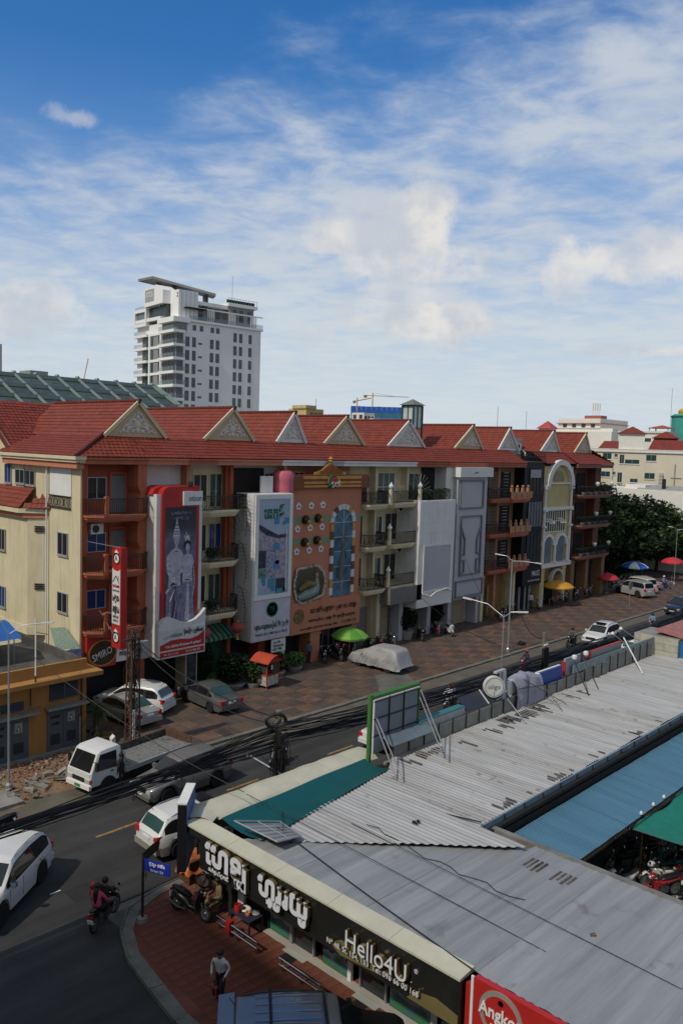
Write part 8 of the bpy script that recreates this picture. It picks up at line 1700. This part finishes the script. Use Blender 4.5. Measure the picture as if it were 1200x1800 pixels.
def umbrella(label,x,y,h,r,cols,z=.115,lean=0):
    t=thing('parasol',label,'parasol',(x,y,z),group='parasols on the forecourt');m=MB();n=16
    b=len(m.v);ring_=[(0,h),(r*.35,h-.08),(r*.7,h-.28),(r,h-.62),(r*.985,h-.75)]
    for(rr,zz)in ring_:
        for j in range(n):a=2*PI*j/n;w=1 if j%2==0 else .965;m.v.append((x+rr*w*math.cos(a)+lean*zz,y+rr*w*math.sin(a),z+zz))
    for i in range(4):
        for j in range(n):j2=(j+1)%n;m.f.append((b+i*n+j,b+i*n+j2,b+(i+1)*n+j2,b+(i+1)*n+j));m.m.append((j//2)%len(cols))
    m.build('canopy',cols,t,smooth=50);MB().tube([(x,y,z),(x+lean*h,y,z+h+.12)],.025,6).build('pole',STEEL,t);rb=MB()
    for j in range(0,n,2):a=2*PI*j/n;rb.tube([(x+lean*h,y,z+h-.06),(x+r*.97*math.cos(a)+lean*h,y+r*.97*math.sin(a),z+h-.66)],.009,4)
    rb.build('rib',IRON,t);MB().lathe([(.0,z),(.26,z),(.22,z+.1),(.0,z+.12)],(x,y,0),10).build('foot',CONC,t);return t
umbrella('lime green parasol over motorbikes at the salmon facade',44.7,41.1,2.35,1.45,[mat('lime_canvas',(.17,.36,.05),.7),mat('dark_lime_canvas',(.09,.27,.035),.7)])
umbrella('orange yellow parasol in front of the yellow house',77.4,41.7,2.7,1.7,[mat('orange_canvas',(.55,.27,.03),.7)]);umbrella('red parasol near the trees in front of the brown house',89.3,41.9,2.4,1.35,[mat('red_canvas',(.48,.03,.04),.7)]);umbrella('blue and white parasol behind the parked SUVs',97.5,42.3,3.0,1.7,[mat('white_canvas',(.6,.62,.62),.7),mat('blue_canvas',(.02,.11,.48),.7)])
umbrella('red parasol cut by the right edge under the trees',104.6,40.4,3.2,1.5,[MATS['red_canvas']])
t=thing('market_stall','stall table with pots under the yellow parasol','stall',(77.4,41.9,.115));MB().box(76.6,78.4,41.5,42.3,.8,.86).build('table_top',mat('stall_print',(.22,.12,.08),.7,var=.7,scale=5),t)
for(x,y)in((76.7,41.6),(78.3,41.6),(76.7,42.2),(78.3,42.2)):MB().tube([(x,y,.115),(x,y,.8)],.03,5).build('leg',STEEL,t)
for i in range(4):MB().lathe([(.0,.86),(.14,.87),(.16,1.1),(.0,1.12)],(76.85+i*.42,41.9,0),9).build('pot',(STEEL,REDP,POT,STEEL)[i],t)
tag(MB().box(76.7,78.2,41.35,41.4,.25,.62).build('stall_banner',DKS),'dark lettered banner hung before the stall under the yellow parasol','banner')
# food cart
fc=thing('food_cart','small food cart with a curved bright red roof and white printed base','food cart',(35.15,39.6,.115),rad(8),local=True);RC=mat('cart_red',(.42,.055,.025),.6)
MB().box(-.6,.6,-.5,.5,.2,.85).build('base_cabinet',mat('printed_white',(.45,.42,.38),.6,var=.6,scale=6),fc);MB().box(-.63,.63,-.53,.53,.85,.93).build('counter',RC,fc)
for sx in(-1,1):
    for sy in(-1,1):MB().box(sx*.58-.03,sx*.58+.03,sy*.48-.03,sy*.48+.03,.05,1.8).build('post',RC,fc)
MB().grid(lambda a,b:(-.85+1.7*a,-.8+1.6*b,1.78+.42*math.sin(a*PI)),12,2).grid(lambda a,b:(-.85+1.7*a,-.8+1.6*b,1.74+.40*math.sin(a*PI)),12,2).build('curved_roof',RC,fc,smooth=True);MB().prism([(-.8,1.74)]+[(-.8+1.6*k/10,1.74+.38*math.sin(k/10*PI))for k in range(1,10)]+[(.8,1.74)],-.7,-.66,'y').build('roof_gable',mat('cart_dark_red',(.26,.035,.02),.6),fc)
MB().box(-.57,-.55,-.45,.45,.93,1.7).box(.0,.55,-.46,-.44,.93,1.65).build('side_glass',glass('cart_glass',(.05,.06,.06),.1),fc);MB().box(-.2,-.05,-.52,-.5,1.25,1.55).build('menu_card',WHITE,fc)
for sx in(-1,1):torus(MB(),(sx*.35,.0,.18),.14,.035).build('wheel',TYRE,fc)
# plastic chair, things by the salmon pillar
t=thing('plastic_chair','pink plastic chair under the salmon facade beside the motorbikes','chair',(44.7,42.2,.115),rad(250),local=True);PC=mat('pink_chair_plastic',(.42,.16,.17),.5)
MB().box(-.22,.22,-.22,.22,.42,.45).build('seat',PC,t);MB().obox((-.24,0,.68),(.02,0,-.006),(0,.2,0),(-.05,0,.22)).build('backrest',PC,t)
for sx in(-1,1):
    for sy in(-1,1):MB().tube([(sx*.2,sy*.2,.42),(sx*.23,sy*.23,0)],.02,5).build('leg',PC,t)
t=thing('rag_cart','handcart piled with wrapped bundles behind the covered car','cart',(46.4,39.9,.115));MB().box(45.7,47.2,39.6,40.4,.5,.6).build('deck',IRON,t);MB().box(46.5,47.2,39.55,39.6,.3,1.1).build('printed_board',mat('grey_print',(.35,.35,.34),.7,var=.6,scale=6),t);m=MB()
for i in range(9):leaves(m,(46.0+RNG.uniform(-.2,.9),40.0+RNG.uniform(-.3,.3),.75),(.2,.2,.12),14,.13)
m.build('bundles',CL('dark_bundle',(.04,.04,.045)),t)
for x in(45.9,47.0):torus(MB(),(x,39.65,.35),.22,.03).build('wheel',TYRE,t)
t=thing('wheel_tyre','old bicycle tyre and broken basket chair beside the palm','tyre',(21.7,37.8,.1));torus(MB(),(21.7,37.85,.5),.36,.05).build('tyre_ring',RUST,t,smooth=True);MB().lathe([(.1,.12),(.42,.3),(.5,.55),(.46,.55),(.36,.3)],(22.0,37.6,0),12).build('basket',mat('wicker',(.16,.11,.06),.9),t)
t=thing('round_road_sign','back of a small round road sign in front of the parked SUVs','road sign',(83.6,36.6,.115));MB().tube([(83.6,36.6,.115),(83.6,36.6,2.6)],.04,6).build('post',STEEL,t);MB().lathe([(0,-.02),(.45,-.02),(.45,.02),(0,.02)],(83.6,36.55,2.35),14,0,'y').build('disc',mat('dull_grey_disc',(.19,.20,.20),.6),t)
t=thing('litter_pile','dark rubbish sack and rags by the far kerb','litter',(59,34.8,.1));m=MB()
for i in range(8):chunk(m,(58.6+RNG.uniform(0,.6),34.8+RNG.uniform(-.2,.2),.25),.18)
m.build('sacks',BLK,t)
# ---- corner pavement things
sp=thing('street_name_sign','blue street name sign on a black post at the pavement corner','street sign',(14.55,22.3,0));MB().tube([(14.55,22.3,.1),(14.55,22.3,2.45)],.045,8).build('post',IRON,sp);MB().lathe([(.0,.1),(.2,.1),(.17,.24),(.05,.27)],(14.55,22.3,0),12).build('foot',CONC,sp);MB().lathe([(.055,2.45),(.055,2.5),(0,2.53)],(14.55,22.3,0),8).build('cap',IRON,sp)
dv=Vector((.35,-.94,0)).normalized();BLU=mat('street_sign_blue',(.015,.03,.30),.4);pl=MB().obox(Vector((14.55,22.3,2.08))+dv*.56,dv*.5,Vector((dv.y,-dv.x,0))*.015,(0,0,.2)).build('name_plate',BLU,sp);nv=Vector((dv.y,-dv.x,0))
if nv.x>0:nv=-nv
lettering('ផ្លូវ ១៥៤',Vector((14.55,22.3,2.15))+dv*.56+nv*.016,dv,(0,0,1),.62,.16,INKW,sp,.004);lettering('Street 154',Vector((14.55,22.3,1.96))+dv*.56+nv*.016,dv,(0,0,1),.5,.09,INKW,sp,.004)
d2=Vector((.9,.43,0)).normalized();MB().obox(Vector((14.55,22.3,2.3))+d2*.5,d2*.48,Vector((d2.y,-d2.x,0))*.015,(0,0,.18)).build('name_plate',mat('dark_plate',(.03,.035,.03),.5),sp);s_=MB()
for(a,b)in((0,.1),(.1,.35)):s_.tube([Vector((14.55,22.3,1.85-a)),Vector((14.7,22.3,1.7-a)),Vector((14.62,22.25,1.5))],.012,4)
s_.build('scroll_bracket',IRON,sp)
for(y0,y1,lb)in((20.2,18.35,'double steel guard rail with a red clamp by the stall table'),(17.15,15.55,'double steel guard rail before the middle shop window'),(13.0,11.4,'double steel guard rail beyond the black SUV')):
    t=thing('guard_rail',lb,'guard rail',(16.12,(y0+y1)/2,.1),group='steel guard rails before the shop')
    for y in(y0,(y0+y1)/2,y1):MB().tube([(16.12,y,.1),(16.12,y,.55)],.035,7).build('post',CHROME,t)
    for z in(.35,.56):MB().tube([(16.08,y0+.08,z),(16.08,y1-.08,z)],.035,8).build('rail',CHROME,t)
    if y0>20:MB().box(16.0,16.2,19.55,19.75,.25,.65).build('red_clamp',REDP,t)
t=thing('stall_table','low stall table with dark cloth beside the guard rail','table',(16.75,19.6,.1));MB().box(16.45,17.1,19.1,20.1,.62,.66).build('table_top',CL('dark_blue_cloth',(.02,.02,.05)),t)
for(x,y)in((16.5,19.15),(17.05,19.15),(16.5,20.05),(17.05,20.05)):MB().box(x-.025,x+.025,y-.025,y+.025,.1,.62).build('leg',IRON,t)
for(x,y,r,h,m_,n_,lb)in((16.6,19.85,.13,.26,REDP,'red_flask','red flask standing on the stall table'),(16.85,19.75,.2,.07,WHITE,'dish','large white dish on the stall table'),(16.7,19.45,.1,.12,mat('orange_cup_plastic',(.5,.2,.08),.5),'cup','orange cup on the stall table'),(16.95,19.35,.15,.05,POT,'dish','small pale dish on the stall table')):tag(MB().lathe([(0,.66),(r*.8,.66),(r,.66+h*.5),(r*.85,.66+h),(r*.7,.66+h),(r*.65,.66+h*.6),(0,.66+h*.5)],(x,y,0),12).build(n_,m_,smooth=40),lb,'tableware')
tag(MB().box(17.0,17.1,20.05,20.35,.1,1.6).build('white_stand',WHITE),'white upright stand at the corner of the shop by the stall','stand')
t=thing('metal_chair','black metal chair under the man in khaki','chair',(16.75,21.0,.1));MB().box(16.5,17.0,20.78,21.22,.46,.5).build('seat',SEATB,t);MB().box(16.96,17.02,20.78,21.22,.5,.95).build('backrest',SEATB,t)
for(x,y)in((16.52,20.8),(16.98,20.8),(16.52,21.2),(16.98,21.2)):MB().tube([(x,y,.1),(x,y,.46)],.02,5).build('leg',IRON,t)
ot=thing('orange_tarpaulin','orange plastic sheet draped over a stall at the kerb','tarpaulin',(17.35,23.3,0));MB().grid(lambda a,b:(16.85+1.15*a+.06*noise.noise(Vector((a*5,b*5,2))),22.9+.95*b+.06*math.sin(a*7),.25+1.0*min(1,2.4*min(a+.12,1-a+.1,b+.1,1.1-b))-.15*b+.1*noise.noise(Vector((a*4,b*4,0)))),16,12).build('sheet',mat('orange_sheet',(.52,.15,.045),.55,var=.08),ot,smooth=50);MB().box(16.95,17.8,23.0,23.75,.02,.95).build('stall_box',WOOD,ot)
ld=thing('covered_load','grey cloth bundle carried on the parked black motorbike','bundle',(17.5,22.1,.9));MB().grid(lambda a,b:(17.15+.75*a,21.75+.75*b,.82+.28*math.sin(a*PI)**.5*math.sin(b*PI)**.5+.03*noise.noise(Vector((a*6,b*6,0)))),10,10).build('cloth',mat('mauve_grey_cloth',(.26,.25,.27),.8),ld,smooth=True)
tag(MB().box(13.2,13.6,26.0,26.05,.006,.012).build('paper_scrap',WHITE),'scrap of white paper lying on the road','litter');tag(MB().box(16.6,17.1,21.7,21.75,.5,.56).build('steel_rod',CHROME),'short steel tube lying against the stall','tube')
t=thing('truck_load_pile','torn branch pile and bag beside the truck bed','debris',(21.2,36.2,.1));m=MB();leaves(m,(21.0,36.6,.35),(.8,.5,.25),160,.18);m.build('branches',mat('dry_branch',(.17,.15,.08),.9),t);MB().obox((21.6,36.0,.75),(.12,.05,.05),(0,.12,.02),(-.03,0,.2)).build('white_bag',WHITE,t)
ASP=bike('under',BKP,13.5,31.3,180,'dark motorbike cut off at the left edge of the street',.005)
for o in list(bpy.data.objects):
    if o.parent is None and o.location.z<-40:bpy.data.objects.remove(o)
